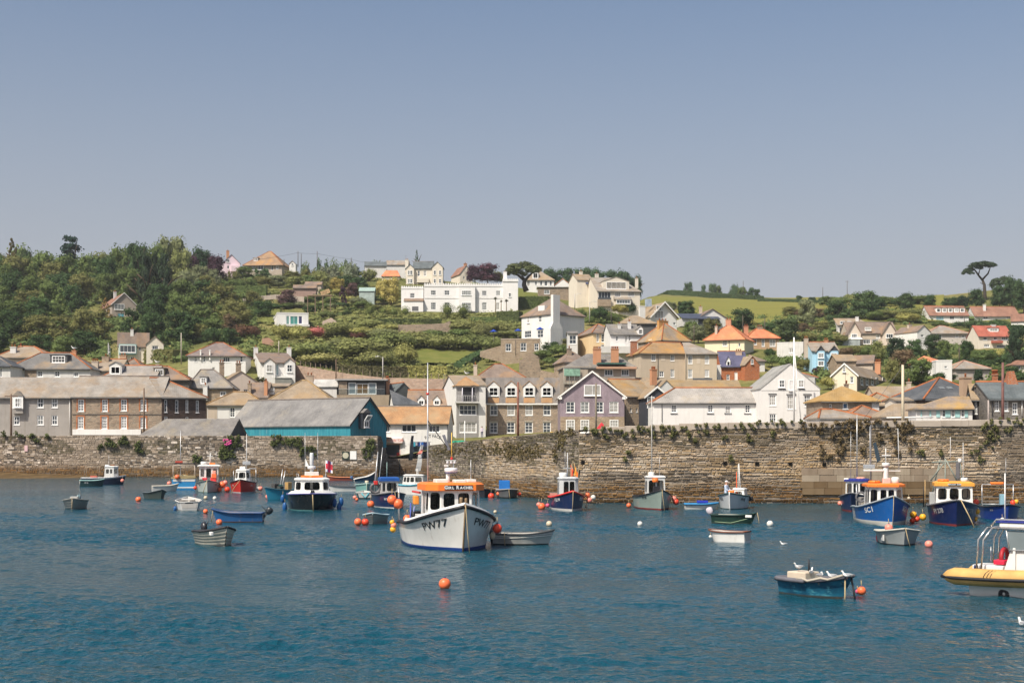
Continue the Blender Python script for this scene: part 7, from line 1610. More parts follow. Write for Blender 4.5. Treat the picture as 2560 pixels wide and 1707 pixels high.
# name board on the roof edge
rx = max(v_.co.x for v_ in b.roofo.data.vertices)
mb = MB(); mb.box(rx+.003,rx+.02,-.5,.62,2.335,2.515); nb = b.part(mb,'name_board',M_black)
def caps_text(txt,big,small):           # small capitals with a tall first letter
    x = 0; out_v,out_f = [],[]
    for wd_ in txt.split():
        for i,ch in enumerate(wd_):
            vv,ff = text_mesh(ch,big if i == 0 else small,.008); mn = min(q[0] for q in vv); mx = max(q[0] for q in vv); base = min(q[1] for q in vv); o = len(out_v)
            out_v += [(x+q[0]-mn,q[1]-base,0) for q in vv]; out_f += [[o+k for k in g] for g in ff]; x += mx-mn+.018
        x += .07
    w_ = max(q[0] for q in out_v); return [(q[0]-w_/2,q[1],0) for q in out_v],out_f
v,f = caps_text('GIRL RACHEL',.185,.14); mb = MB(); mb.add([(rx+.026,.06+x,2.365+y) for x,y,z in v],f); b.part(mb,'lettering',M_letw,nb)
# gear on the wheelhouse roof
b.boxp('roof_box',.55,1.2,-.7,-.2,2.58,2.74,M_gelc); b.boxp('roof_box',.7,1.3,.05,.5,2.58,2.72,M_gelc); b.boxp('roof_hatch',.2,.9,.62,1.0,2.6,2.72,M_gelc)
b.cyl('radar_post',.6,-.1,2.58,3.0,.085,M_gelc); b.cyl('radar_drum',.6,.02,3.0,3.18,.26,m_plain((.7,.7,.72),.4,.4),n=24); b.cyl('drum_base',.6,.02,2.97,3.01,.25,m_plain((.05,.06,.2),.5,.4))
b.boxp('light_bar',.52,.68,-.19,.22,3.46,3.5,m_plain((.45,.48,.46),.5,.3))
for y in (-.13,.02,.16): b.cyl('deck_light',.66,y,3.35,3.45,.05,m_plain((.6,.6,.62),.3,.5),n=10)
b.pole('light_bar_post',.6,-.1,3.18,3.46,.025); b.pole('light_bar_post',.6,.13,3.18,3.46,.025); b.boxp('floodlight',.55,.7,-.26,-.1,3.22,3.3,M_gelc)
dn = b.pole('marker_pole',.6,.05,3.5,4.6,.022,m_plain((.75,.5,.1),.6,.3),r1=.018); b.cyl('pole_cap',.6,.05,3.5,3.6,.05,M_redp); 
b.pole('stay',.6,-.1,3.0,2.58,.012,M_black,-.1,-.3); b.pole('stay',.6,.1,3.0,2.58,.012,M_black,-.1,.35); b.pole('aerial',.3,.9,2.6,3.5,.02)
b.rope('aerial_hook',[(.35,1.0,2.7),(.35,1.05,3.35),(.35,1.2,3.5),(.35,1.35,3.3)],.012,M_black)
mst = b.pole('mast',-.55,-.72,.7,7.45,.034,M_alu,r1=.024); b.cyl('mast_head',-.55,-.72,6.15,6.23,.06,M_redp,mst)
b.pole('yard',-.55,-.72,5.1,4.0,.025,M_black,.3,.75,mst)
mb = MB(); mb.add([(-.5,-.14,4.5),(-.45,-.02,4.52),(-.42,.2,3.9),(-.47,.1,3.87)],[[0,1,2,3]]); b.part(mb,'furled_flag',m_plain((.16,.17,.2),.8,.2),mst)
# working deck aft: gantry post, hauler, tyre, orange oilskins, deck tubs
b.pole('gantry_post',-3.0,-1.52,.7,2.3,.05,M_alu); b.pole('gantry_post',-1.2,-1.32,.75,1.7,.05,m_plain((.05,.09,.4),.5,.4),-.25,.05); b.pole('gantry_post',-.9,-1.3,.9,1.6,.05,m_plain((.2,.23,.45),.5,.4),.25,.05)
b.boxp('bait_tub',-1.6,-.9,-1.1,-.5,.7,1.25,m_plain((.5,.5,.48),.6,.3)); b.boxp('pot_hauler',-2.2,-1.7,-1.2,-.8,.7,1.35,M_black); b.ring('tyre_fender',-.85,-1.28,1.2,.17,.07,M_black,'y')
b.boxp('oilskin',-1.7,-1.25,-1.15,-.95,1.65,2.0,m_plain((.85,.3,.05),.6,.3)); b.boxp('red_beam',-2.2,-.4,-1.1,-1.02,2.12,2.2,M_redp); b.boxp('deck_locker',-3.0,-2.2,-.8,.6,.6,1.15,M_gel2)
b.mooring(.25,.1); b.cyl('bow_post',3.1,-.07,1.75,2.08,.07,M_wood,n=8); b.cyl('bow_post',3.1,.12,1.75,2.05,.06,M_wood,n=8)
D0 = b.d-.6
for lb,x,y,r,c in (('large orange buoy high on the white crabber left side',980,1249,12,'orange'),('orange buoy beside the large one on the white crabber',995.5,1259,12.5,'orange'),('orange buoy at the white crabber wheelhouse deck',1018,1296,10,'orange'),('upper yellow buoy at the stern of the white crabber',980.5,1305,6.3,'yellow'),('small pink buoy between two yellow ones',984,1312.5,7.4,'pink'),('lower yellow buoy at the stern of the white crabber',982.5,1323,7.6,'yellow')): buoy(lb,x,y,r,c,b.d+1.8)
buoy('red-orange buoy on the right bow of the white crabber',1243,1320.5,12,'red',b.d-1.4); buoy('pale oval fender under the right bow of the white crabber',1232,1338,6.5,'cream',b.d-1.2,tall=1.5)
# ---- black-hulled cabin launch
b = Boat('motor_launch','black-hulled motor launch with white cabin and blue fenders',779,1272,-89,7.0,3.15,(1.12,1.0,.9),BLACKH,m_hull((.1,.25,.25),.2,.4),BLACKH,m_plain((.1,.1,.3),.4,.4),M_gelc,tw=.93,p=4.2,rake=.5,rw=(.93,.6),bul=.05,bootz=.06,rail_r=.04)
mb = MB(); vs = []
for i in range(11):
    q = .6+.385*i/10; a = b.pt(q,b.zg(q),1); vs += [(a[0],a[1]-.02,a[2]+.02),(a[0]-.12,max(0,a[1]*.86-.05),a[2]+.2),(a[0]-.12,-max(0,a[1]*.86-.05),a[2]+.2),(a[0],-a[1]+.02,a[2]+.02)]
mb.add(vs,[[4*i+k,4*i+k+1,4*i+k+5,4*i+k+4] for i in range(10) for k in range(3)],0,False); b.part(mb,'foredeck',M_gelc)
cp = [(-.6,-1.12),(1.5,-1.12),(1.8,-.7),(1.8,.7),(1.5,1.12),(-.6,1.12)]
b.house(cp,1.0,1.92,.93,{0: [(.1,.45,.3,.85),(.55,.95,.3,.85)],1: [(.12,.9,.3,.85)],2: [(.14,.86,.3,.85)],3: [(.1,.88,.3,.85)],4: [(.05,.45,.3,.85),(.55,.9,.3,.85)]},M_gelc,m_see(.35),M_gelc,.08,.07,'cabin',gask=M_black)
b.ring('life_ring',.9,0,2.12,.34,.07,M_orange); b.boxp('raft_case',.1,.7,-.45,.45,2.1,2.42,M_gelc); b.boxp('orange_raft',1.0,1.25,-.7,.7,2.08,2.2,M_orange)
b.cyl('radar_post',.3,0,2.42,2.6,.12,M_gelc); b.cyl('radar_drum',.3,0,2.6,2.8,.27,m_plain((.7,.7,.72),.4,.4),n=20); b.cyl('signal_lamp',.3,.0,2.8,3.65,.13,m_plain((.6,.62,.64),.3,.5))
for y in (-.42,.4): b.pole('aerial',-.1,y,2.1,4.95,.018)
for y in (-.95,.95):
    b.rope('roof_rail',[(-.5,y,2.0),(-.5,y,2.3),(1.3,y*.9,2.3),(1.3,y*.9,2.0)],.018,M_alu)
b.pole('flag_staff',-1.6,.95,1.0,3.2,.02)
def flag_mesh(w_,h_,n=8,amp=.06):
    mb = MB(); 
    for i in range(n):
        for j in range(4):
            def q(a,c): return (0 if False else amp*math.sin(a*5+c),w_*a,-h_*c-.25*w_*a)
            a0,a1,c0,c1 = i/n,(i+1)/n,j/4,(j+1)/4; mid = abs((i+.5)/n-.5) < .1 or j in (1,2) and abs(c0+.125-.5) < .2; dg = abs(((i+.5)/n)-(j+.5)/4) < .14 or abs(((i+.5)/n)-1+(j+.5)/4) < .14
            mb.add([q(a0,c0),q(a1,c0),q(a1,c1),q(a0,c1)],[[0,1,2,3]],1 if mid else 2 if dg else 0)
    return mb
fl = flag_mesh(.45,.75).build('ensign',[m_plain((.03,.04,.3),.8,.2),m_plain((.6,.05,.08),.8,.2),m_plain((.75,.72,.75),.8,.2)],b.root); fl.location = (-1.6,.95,3.15)
mb = MB(); mb.add([(0,0,0),(.02,.0,-.55),(.03,.22,-.5)],[[0,1,2]]); fl = b.part(mb,'pennant',M_letw); fl.location = (-.1,-.4,3.3)
b.rope('mooring_rope',[(3.45,0,1.1),(3.6,.02,.6),(3.5,.05,-.1)],.035); b.pole('anchor_roller',3.3,0,1.12,1.35,.06,M_steel,.15,0)
for i,(x,y,t,n) in enumerate(((712,1267,2.0,'low at the left bow'),(707,1246,1.7,'high at the left side'),(836,1256,2.0,'first on the right bow'),(848,1267,1.9,'lowest on the right side'),(853,1254,1.9,'outermost on the right side'))): buoy('long blue fender %s of the black launch' % n,x,y,6,'blue',b.d-1.2 if i != 1 else b.d+1,tall=t,name='fender')
# ---- navy boat with red rail, PZ14
b = Boat('fishing_boat','navy fishing boat PZ14 with red rail and grey wheelhouse',1418,1274,-82,5.2,2.15,(1.28,.82,.78),NAVY,m_hull((.6,.58,.55),.3,.4),NAVY,M_redp,M_gel2,tw=.82,p=2.3,rw=(.9,.42),bul=.3,bootz=.14,rail_r=.06)
b.text('PZ14',-1,.72,.74,.3,M_letw); b.text('PZ14',1,.78,.74,.26,M_letw)
b.house([(-.2,-.62),(.75,-.62),(.9,-.4),(.9,.4),(.75,.62),(-.2,.62)],.6,2.0,.96,{0: [(.1,.3,.25,.85),(.4,.6,.25,.85)],2: [(.06,.46,.3,.88),(.54,.94,.3,.88)],4: [(.2,.8,.3,.88)],5: [(.2,.8,.05,.9)]},m_hull((.5,.51,.51),.3,.4),m_see(.35),m_plain((.5,.52,.53),.5,.3),.05,.05,gask=M_black)
b.cyl('raft_canister',.2,-.3,2.05,2.4,.26,M_gelc); b.pole('mast',.1,0,2.0,3.65,.04,m_plain((.55,.56,.58),.5,.3)); b.pole('aerial',.1,-.15,2.7,3.75,.02); b.boxp('spreader',.05,.15,-.3,.3,2.65,2.7,M_alu)
for i,(y,z,c) in enumerate(((.35,2.7,(.8,.1,.05)),(.55,2.75,(.85,.35,.02)),(.8,2.6,(.02,.02,.02)),(.45,2.9,(.03,.03,.03)),(.65,2.45,(.85,.2,.03)))):
    p_ = b.pole('danbuoy_staff',-.9,y,.9,z+.25,.022,m_plain((.55,.42,.25),.7,.2),.05,.05); mb = MB(); mb.add([(-.87,y,z+.2),(-.85,y+.18,z-.15),(-.84,y+.12,z-.55),(-.88,y,z-.6)],[[0,1,2,3]]); b.part(mb,'danbuoy_flag',m_plain(c,.8,.2),p_)
b.mooring(.2,-.1); b.boxp('fish_box',-1.6,-.8,-.5,.3,.55,.9,m_plain((.6,.6,.6),.6,.3)); b.boxp('red_bin',-2.3,-1.7,-.85,-.3,.6,1.0,m_plain((.5,.2,.16),.6,.3))
for lb,x,y,r,c in (('big orange buoy at the stern of the navy red-railed boat',1354,1266,9.5,'orange'),('rose pink buoy beside the big orange one on the red-railed boat',1369,1263,5.5,'rose'),('pale orange buoy behind the big orange one',1347,1261,6,'pink')): buoy(lb,x,y,r,c,b.d+.6)
for lb,x,y,r,c in (('orange buoy at the right bow of the red-railed boat',1469,1237,6.5,'orange'),('pinkish buoy lower on the right bow of the red-railed boat',1473,1250,7.5,'pink'),('white buoy at the right bow of the red-railed boat',1483,1243,6.5,'white'),('brown tyre-like fender low on the red-railed boat',1466,1266,4,'cream')): buoy(lb,x,y,r,c,b.d+.2)
# ---- grey-green open boat
b = Boat('fishing_boat','grey-green fishing boat with tall grey mast before the pier',1634,1271,-79,5.5,2.25,(1.32,.82,.7),GREYG,ANTI,GREYG,M_black,M_gel2,tw=.8,p=2.2,rw=(.9,.4),bul=.3,bootz=.1,rail_r=.045)
b.text('FY 55',-1,.72,.8,.2,M_letk)
b.house([(.0,-.6),(.9,-.6),(.9,.6),(.0,.6)],.6,2.05,.95,{0: [(.2,.8,.35,.85)],1: [(.08,.46,.3,.88),(.54,.92,.3,.88)],2: [(.2,.8,.3,.88)],3: [(.15,.85,.0,.9)]},M_gel2,m_see(.4),M_gelc,.05,.05)
b.pole('mast',.4,-.2,2.0,7.35,.045,m_plain((.5,.48,.45),.6,.3)); b.cyl('life_ring',.95,-.08,1.75,2.0,.2,M_orange); b.cyl('raft_canister',.5,-.25,2.1,2.4,.2,M_gelc); b.pole('aerial',.2,.35,2.05,3.4,.015); b.boxp('winch',.95,1.15,-.25,.2,1.15,1.5,M_black); b.mooring(.3,.1)
for lb,x,y,r,c in (('pale orange buoy on the bow of the grey-green boat',1685,1246,6.5,'pink'),('orange buoy on the bow of the grey-green boat',1690,1254,7.5,'red')): buoy(lb,x,y,r,c,b.d-.4)
buoy('orange buoy at the stern of the grey-green boat',1572,1263,6,'orange',b.d+1)
# ---- PY12 with the man aboard
b = Boat('fishing_boat','small pale grey boat PY12 with a man standing aboard',1834,1270,-97,4.4,1.95,(1.08,.82,.78),m_hull((.5,.52,.53),.3,.35),m_hull((.02,.05,.05),.2,.4),None,m_plain((.03,.07,.07),.5,.3),M_gelc,tw=.8,p=2.4,rw=(.9,.5),bul=.25,bootz=.05,stem=M_white)
PYB = b; b.text('PY12',1,.72,.68,.25,M_letk); b.text('PY12',-1,.78,.68,.22,M_letk)
b.house([(-1.3,.0),(.6,.0),(.6,.8),(-1.3,.8)],.75,1.22,.9,{0: [(.1,.4,.3,.8),(.55,.9,.3,.8)],1: [(.2,.8,.3,.8)]},M_gelc,M_dglass,M_gelc,.05,.05,'cuddy')
b.pole('mast',.3,.5,.8,2.95,.03,M_letw,r1=.02,dy=-.12); b.pole('mast',-.2,.28,.8,2.9,.03,m_plain((.7,.68,.62),.5,.3)); mb = MB(); mb.tube([(.28,.24,1.0),(.25,.22,2.4)],[.05,.02],6); b.part(mb,'furled_orange_sail',m_plain((.75,.14,.06),.7,.2)); b.boxp('orange_bag',.3,.75,-.25,.1,1.05,1.2,M_orange); b.cyl('rubber_fender',-.8,1.02,.45,.75,.16,M_black)
# ---- SC1
b = Boat('fishing_boat','bright blue fishing boat SC1 with orange-roofed wheelhouse',2206,1307.5,-80,6.3,2.65,(1.55,.88,.75),BLUE,m_hull((.6,.58,.53),.35,.4),BLUE,m_plain((.3,.33,.36),.5,.4),M_gel2,tw=.85,p=2.4,rw=(.9,.42),bul=.3,bootz=.22,rail_r=.05)
mb = MB(); vs = []
for i in range(7):
    q = .12+.22*i/6
    for j in range(6):
        z = .24+(b.zg(q)-.24)*j/5; a = Vector(b.pt(q,z,-1)); vs.append(a+Vector((0,-.012,0)))
mb.add(vs,[[i*6+j,(i+1)*6+j,(i+1)*6+j+1,i*6+j+1] for i in range(6) for j in range(5)],0,True); b.part(mb,'grey_panel',m_plain((.4,.42,.43),.4,.4))
b.text('SC1',-1,.74,.72,.38,M_letw,sx=1.3); b.text('SC1',1,.8,.72,.34,M_letw)
b.house([(-.5,-.88),(1.0,-.88),(1.45,-.45),(1.45,.45),(1.0,.88),(-.5,.88)],.75,1.95,.95,{0: [(.2,.35,.2,.85),(.42,.58,.2,.85),(.7,.95,.28,.88)],1: [(.15,.85,.28,.88)],2: [(.1,.45,.3,.88),(.56,.9,.3,.88)],3: [(.15,.85,.28,.88)],4: [(.05,.3,.28,.88)],5: [(.3,.7,.05,.9)]},M_gelc,m_see(.3),M_orange,.14,.12,gask=m_plain((.02,.03,.16),.5,.3))
b.ring('life_ring',.5,-.5,2.2,.25,.07,M_orange); b.cyl('radar_post',.7,.05,2.1,3.0,.13,M_gelc); b.cyl('radar_drum',.7,.05,3.0,3.2,.2,M_gelc); b.boxp('radar_arm',.6,.8,-1.1,.0,2.75,2.85,M_gelc); b.boxp('aerial_rack',.6,.7,-1.1,-.5,2.9,3.1,M_alu); b.boxp('aerial_arm',.65,.75,.2,.8,2.75,2.8,M_gelc)
b.cyl('sat_dome',.6,.55,2.12,2.45,.2,M_gelc); b.boxp('bait_box',.75,1.0,-.15,.25,2.1,2.4,m_plain((.7,.45,.4),.6,.3)); b.pole('aerial',.6,-.75,2.9,5.1,.02); b.pole('aerial',.6,.75,2.8,5.0,.02,M_letw,0,-.06); b.pole('signal_mast',.7,.05,3.2,3.95,.03,M_letw); b.boxp('cross_arm',.66,.74,-.15,.3,3.55,3.6,M_letw)
b.pole('mizzen_mast',-1.2,-.4,.8,5.2,.05,M_steel); mb = MB(); mb.add([(-1.1,-.3,4.2),(-1.05,-.15,4.3),(-1.0,.1,3.3),(-1.05,-.1,3.2)],[[0,1,2,3]]); b.part(mb,'furled_flag',m_plain((.03,.05,.07),.8,.2)); b.ring('pot_hauler',-1.0,-.95,1.35,.25,.06,M_steel,'x'); b.boxp('creel_stack',-2.2,-1.2,-.9,-.4,.6,1.3,m_plain((.3,.28,.25),.8,.2)); b.mooring(.1,-.1)
for y in (-1.0,1.0): b.pole('gantry_post',-2.2,y,.7,2.0,.04)
for lb,x,y,r,c in (('yellow buoy between the two blue boats nearer the first',2283,1286,8.5,'yellow'),('orange buoy low between the two blue boats',2292,1297,7.5,'red'),('red buoy tucked under the yellow one',2281,1301,7,'red')): buoy(lb,x,y,r,c,b.d+.4)
buoy('yellow buoy on the left bow of the dark navy boat',2307,1292,8.5,'yellow',b.d-.5); buoy('small cream buoy hanging on the pole between the blue boats',2272,1245,4,'cream',b.d+1)
# ---- FY278
b = Boat('fishing_boat','dark navy fishing boat FY278 with white three-window wheelhouse',2381,1308,-86,6.2,2.5,(1.35,.95,.85),m_hull((.01,.02,.09),.25,.3),ANTI,None,M_steel,M_gel2,tw=.85,p=2.7,rw=(.9,.45),bul=.25,bootz=.1,rail_r=.05)
b.text('FY 278',-1,.78,.66,.33,m_plain((.5,.5,.5),.6,.2)); b.text('FY 278',1,.82,.66,.3,m_plain((.4,.4,.4),.6,.2))
b.house([(-.6,-.92),(1.4,-.92),(1.4,.92),(-.6,.92)],.8,2.0,.97,{0: [(.5,.62,.35,.9),(.7,.82,.35,.9)],1: [(.05,.29,.42,.9),(.37,.62,.42,.9),(.7,.94,.42,.9)],2: [(.2,.5,.35,.9)],3: [(.3,.7,.1,.9)]},M_gelc,m_see(.4),m_plain((.72,.33,.05),.5,.4,.1),.1,.16,gask=m_plain((.03,.03,.08),.5,.3))
rx = max(v_.co.x for v_ in b.roofo.data.vertices); mb = MB(); mb.box(rx+.003,rx+.02,-.3,.3,2.03,2.15); nb = b.part(mb,'name_board',M_letk)
v,f = caps_text('CORALIE JANE',.08,.065); mb = MB(); mb.add([(rx+.025,x*.8,2.06+y) for x,y,z in v],f); b.part(mb,'lettering',M_letw,nb)
b.ring('life_ring',.7,-.5,2.28,.24,.06,M_orange); b.cyl('sat_dome',.6,.55,2.22,2.42,.18,M_gelc); b.pole('aerial',.5,.5,2.2,4.25,.02,M_letw); b.pole('aerial',.0,-.1,3.3,4.55,.018,M_letw)
mb = MB()
for a,c in (((-2.4,-1.05,.8),(-1.7,-.5,3.35)),((-1.7,-.95,3.2),(-1.7,.75,3.25)),((-1.7,-.25,.9),(-1.7,-.25,3.4)),((-1.7,-.2,3.3),(-1.5,.35,2.2)),((-1.7,-.3,3.2),(-1.9,-1.0,2.2)),((-1.7,.5,3.2),(-1.7,.65,2.1))): mb.tube([a,c],.04,6)
b.part(mb,'gantry',m_plain((.22,.25,.22),.6,.3)); b.boxp('hauler_arm',-1.8,-1.6,.3,.5,2.3,3.2,M_steel); b.cyl('deck_lamp',-1.7,.5,3.2,3.4,.1,M_letw,n=8); b.boxp('net_drum',-1.6,-.9,-1.1,-.7,.9,1.6,m_plain((.35,.36,.36),.5,.4)); b.rope('mooring_rope',[(3.0,.2,1.35),(3.3,.6,.5),(3.45,.85,-.1)],.03)
for lb,x,y,r,c in (('red-orange buoy right of the white three-window wheelhouse',2440,1255,8,'red'),('yellow buoy on the right side of the dark navy boat',2443,1278,7,'yellow'),('white buoy on the right side of the dark navy boat',2446,1291,5.5,'white'),('lower yellow buoy on the right side of the dark navy boat',2438,1297,6,'yellow')): buoy(lb,x,y,r,c,b.d-.5)
b.pole('boat_hook',-1.6,-1.3,.8,2.25,.03,m_plain((.5,.33,.15),.7,.2)); b.pole('boat_hook',-1.4,-1.4,.8,1.9,.03,M_black,.3,0)
# ---- small blue boat far right
b = Boat('fishing_boat','small royal blue boat with open metal frame behind the yellow inflatable',2502,1297,-80,4.6,1.95,(.9,.7,.6),m_hull((.012,.04,.24),.2,.3),None,None,M_black,M_gel2,tw=.85,p=2.5,bul=.3,bootz=.05)
mb = MB()
for y in (-.85,.85): mb.tube([(-1.0,y,.6),(-1.0,y,1.9)],.025,5)
mb.tube([(-1.0,-.85,1.9),(-1.0,.85,1.9)],.025,5); mb.tube([(-1.0,-.85,.8),(-1.0,.85,.8)],.02,5); b.part(mb,'frame',M_alu); b.boxp('orange_raft',-1.05,-.8,-.4,.3,1.92,2.05,M_orange); b.boxp('console',.0,.4,-.1,.2,.6,1.4,m_plain((.2,.35,.42),.5,.3)); b.text('FY 9',-1,.75,.7,.14,m_plain((.4,.4,.42),.6,.2)); b.pole('aerial',-1.0,.45,1.9,3.4,.015)
for lb,x,y,r,c in (('red-orange buoy on the small royal blue boat',2532,1256,6.5,'red'),('yellow buoy beside the red one on the royal blue boat',2541,1253,5.5,'yellow')): buoy(lb,x,y,r,c,b.d)
buoy('white double fender hanging on the royal blue bow',2506,1299,6,'white',b.d-2.4)
# ---- boat half hidden behind SC1
b = Boat('fishing_boat','navy boat with white wheelhouse half hidden behind the bright blue boat',2141,1275,-97,5.6,2.1,(1.2,.85,.8),NAVY,ANTI,None,M_steel,M_gel2,tw=.85,p=2.4,bul=.25)
b.house([(-.8,-.6),(.7,-.6),(.7,.7),(-.8,.7)],.8,1.85,.96,{0: [(.2,.5,.3,.85),(.6,.9,.3,.85)],1: [(.06,.3,.3,.88),(.38,.62,.3,.88),(.7,.94,.3,.88)]},M_gel2,M_dglass,m_plain((.02,.03,.2),.5,.3),.1,.1); b.ring('life_ring',.3,.3,2.05,.22,.06,m_plain((.8,.4,.3),.5,.3)); b.pole('mast',-.3,.0,1.9,6.1,.035,M_alu); b.pole('aerial',.0,-.35,1.9,5.0,.015); b.boxp('navigation_box',.5,.7,-.7,-.4,1.9,2.05,M_gelc)
buoy('pink buoy on the navy boat half hidden behind the bright blue boat',2100,1258,6,'pink',b.d-.5); buoy('white fender beside the pink buoy',2107,1259,4.5,'white',b.d-.6)
# ---- red boat
b = Boat('fishing_boat','red fishing boat with small white cuddy near the left wall',608,1230,-95,5.6,2.3,(1.2,.85,.8),RED,m_hull((.5,.5,.5),.3,.4),None,m_plain((.02,.02,.03),.5,.3),M_gel2,tw=.8,p=2.3,rw=(.9,.45),bul=.15,bootz=.08)
b.house([(-.8,-.7),(.8,-.7),(1.25,-.4),(1.25,.4),(.8,.7),(-.8,.7)],.9,1.95,.8,{0: [(.1,.45,.35,.85),(.55,.95,.35,.85)],1: [(.1,.9,.35,.85)],2: [(.1,.9,.35,.85)],3: [(.1,.9,.35,.85)],4: [(.1,.45,.35,.85),(.55,.95,.35,.85)]},M_gelc,m_see(.4),M_gelc,.04,.05,'cuddy',gask=M_black)
b.boxp('raft_case',-.4,.2,-.3,.2,2.02,2.3,M_gelc); b.pole('mast',-.6,.25,1.9,5.2,.04,M_letw); b.boxp('radar_rack',-.7,-.5,-.1,.6,2.45,2.75,M_alu); b.pole('gantry_post',-1.6,1.0,.8,2.1,.04); b.pole('gantry_post',-1.6,-1.0,.8,1.9,.04); b.boxp('gantry_bar',-1.65,-1.55,.4,1.05,2.05,2.12,M_alu); b.text('FY 3',1,.72,.66,.2,m_plain((.6,.6,.62),.6,.2)); b.text('FY 3',-1,.76,.66,.18,m_plain((.6,.6,.62),.6,.2)); b.rope('mooring_rope',[(2.75,0,1.2),(3.1,-.5,.5),(3.2,-.8,-.05)],.03)
for lb,x,y,r,c in (('pink buoy right of the red boat',651,1221,6,'pink'),('pale buoy beside the pink one on the red boat',645,1221,5,'white')): buoy(lb,x,y,r,c,b.d-.4)
# ---- pale boat with wheelhouse, left
b = Boat('fishing_boat','pale green fishing boat with white wheelhouse and orange gear',522,1229,-93,5.4,2.15,(1.1,.8,.78),PALEG,m_hull((.12,.2,.18),.2,.4),None,m_plain((.1,.14,.14),.5,.3),M_gel2,tw=.85,p=2.6,rw=(.9,.45),bul=.25,bootz=.05)
b.house([(-1.3,-.85),(.0,-.85),(.0,.85),(-1.3,.85)],.6,2.3,.97,{0: [(.3,.7,.4,.85)],1: [(.06,.26,.45,.88),(.36,.62,.05,.9),(.72,.94,.45,.88)],2: [(.3,.7,.4,.85)]},M_gelc,m_see(.4),M_gelc,.18,.08)
b.cyl('raft_canister',-.5,-.45,2.45,2.72,.3,M_gelc); b.boxp('orange_raft',-.6,-.2,.05,.55,2.42,2.6,M_orange); b.pole('radar_mast',-.7,.1,2.4,3.5,.1,M_gelc,r1=.03); b.boxp('cross_arm',-.75,-.65,-.2,.35,3.2,3.25,M_letw); b.pole('aerial',-.8,.6,2.4,3.7,.015)
for i,(x,y,z,s_,c) in enumerate(((.3,-.35,.95,.32,(.6,.03,.05)),(.3,.42,.95,.36,(.62,.04,.04)),(.35,.48,1.35,.3,(.85,.16,.05)),(.35,.5,1.7,.2,(.8,.3,.22)))): b.boxp('gear_crate' if i < 2 else 'oilskin',x-.2,x+.2,y-s_*.7,y+s_*.7,z-.1,z+s_,m_plain(c,.6,.3))
b.boxp('pot_stack',.2,.7,-.8,-.45,.8,1.15,m_plain((.12,.12,.1),.8,.2)); b.text('FY 7',-1,.78,.72,.2,M_letk); b.text('FY 7',1,.78,.72,.2,M_letk); b.rope('mooring_rope',[(2.7,0,1.1),(2.9,-.2,.5),(3.0,-.35,-.05)],.03)
for lb,x,y,r,c in (('large orange buoy at the pale green boat',556,1211,8.5,'orange'),('orange buoy above the others between pale and red boats',563,1206,6,'pink'),('orange buoy touching the red boat',568,1223,7,'red'),('lower orange buoy at the pale green boat',549,1223,6,'orange'),('small red buoy left of the pale green bow',488,1219,4.5,'red')): buoy(lb,x,y,r,c,b.d-.6)
# ---- blue transom boat
b = Boat('fishing_boat','bright blue boat seen stern-on with metal gantry',459,1222,91,5.0,2.3,(1.3,1.1,1.08),CYANB,m_hull((.02,.2,.45),.2,.4),None,m_plain((.3,.24,.12),.6,.3),M_gel2,tw=.95,p=2.5,bul=.3,bootz=.05)
mb = MB(); mb.box(-2.53,-2.5,-.95,.85,.16,.28); b.part(mb,'white_stripe',M_letw)
mb = MB()
for y in (-1.0,1.0): mb.tube([(-2.0,y,1.0),(-1.9,y,2.3)],.035,5)
mb.tube([(-1.9,-1.0,2.3),(-1.9,1.0,2.3)],.03,5); b.part(mb,'gantry',m_plain((.5,.42,.35),.5,.4)); b.boxp('red_raft',-1.6,-1.2,.1,.8,2.52,2.7,m_plain((.5,.08,.05),.6,.3)); b.boxp('awning',-1.9,-.4,-1.0,.9,2.42,2.5,M_black); b.pole('mast',-1.0,.3,1.0,5.6,.045,M_alu); b.boxp('stern_rail',-2.45,-2.38,-1.05,1.0,1.1,1.35,m_plain((.35,.28,.15),.7,.2))
buoy('orange buoy on the stern of the bright blue boat',443,1192,6.2,'orange',b.d-2.6); buoy('pink buoy left of the bright blue stern',423,1208,5.5,'pink',b.d-2)
# ---- navy cabin boat far left
b = Boat('motor_boat','navy cabin boat with white wheelhouse at the far left',260,1211,-8,4.6,1.7,(1.0,.75,.75),m_hull((.012,.02,.05),.2,.3),None,m_hull((.4,.42,.45),.2,.4),M_alu,M_gel2,tw=.85,p=2.2,bul=.3,bootz=.05)
b.house([(.1,-.62),(1.1,-.62),(1.5,-.35),(1.5,.35),(1.1,.62),(.1,.62)],.75,1.9,.92,{0: [(.15,.48,.4,.8),(.6,.85,.4,.8)],1: [(.1,.9,.35,.85)],2: [(.1,.9,.35,.85)]},M_gelc,M_dglass,M_gelc,.05,.05,gask=M_black); b.cyl('raft_canister',.35,0,1.95,2.15,.25,M_gelc); b.boxp('orange_raft',.7,1.1,-.25,.25,1.95,2.05,M_orange); b.pole('aerial',.5,0,1.95,3.2,.015)
mb = MB(); mb.tube([(-2.0,-.6,.7),(-1.85,-.6,1.9),(-.6,-.6,1.95),(-.5,-.6,.8)],.03,5); mb.tube([(-2.0,.6,.7),(-1.85,.6,1.9),(-.6,.6,1.95),(-.5,.6,.8)],.03,5); b.part(mb,'cockpit_frame',m_plain((.4,.33,.25),.6,.3)); b.boxp('red_tub',-1.4,-.7,-.3,.3,.6,.95,m_plain((.5,.12,.08),.6,.3))
buoy('pale orange buoy on the bow of the navy cabin boat',306,1201,4.6,'pink',b.d-.6)
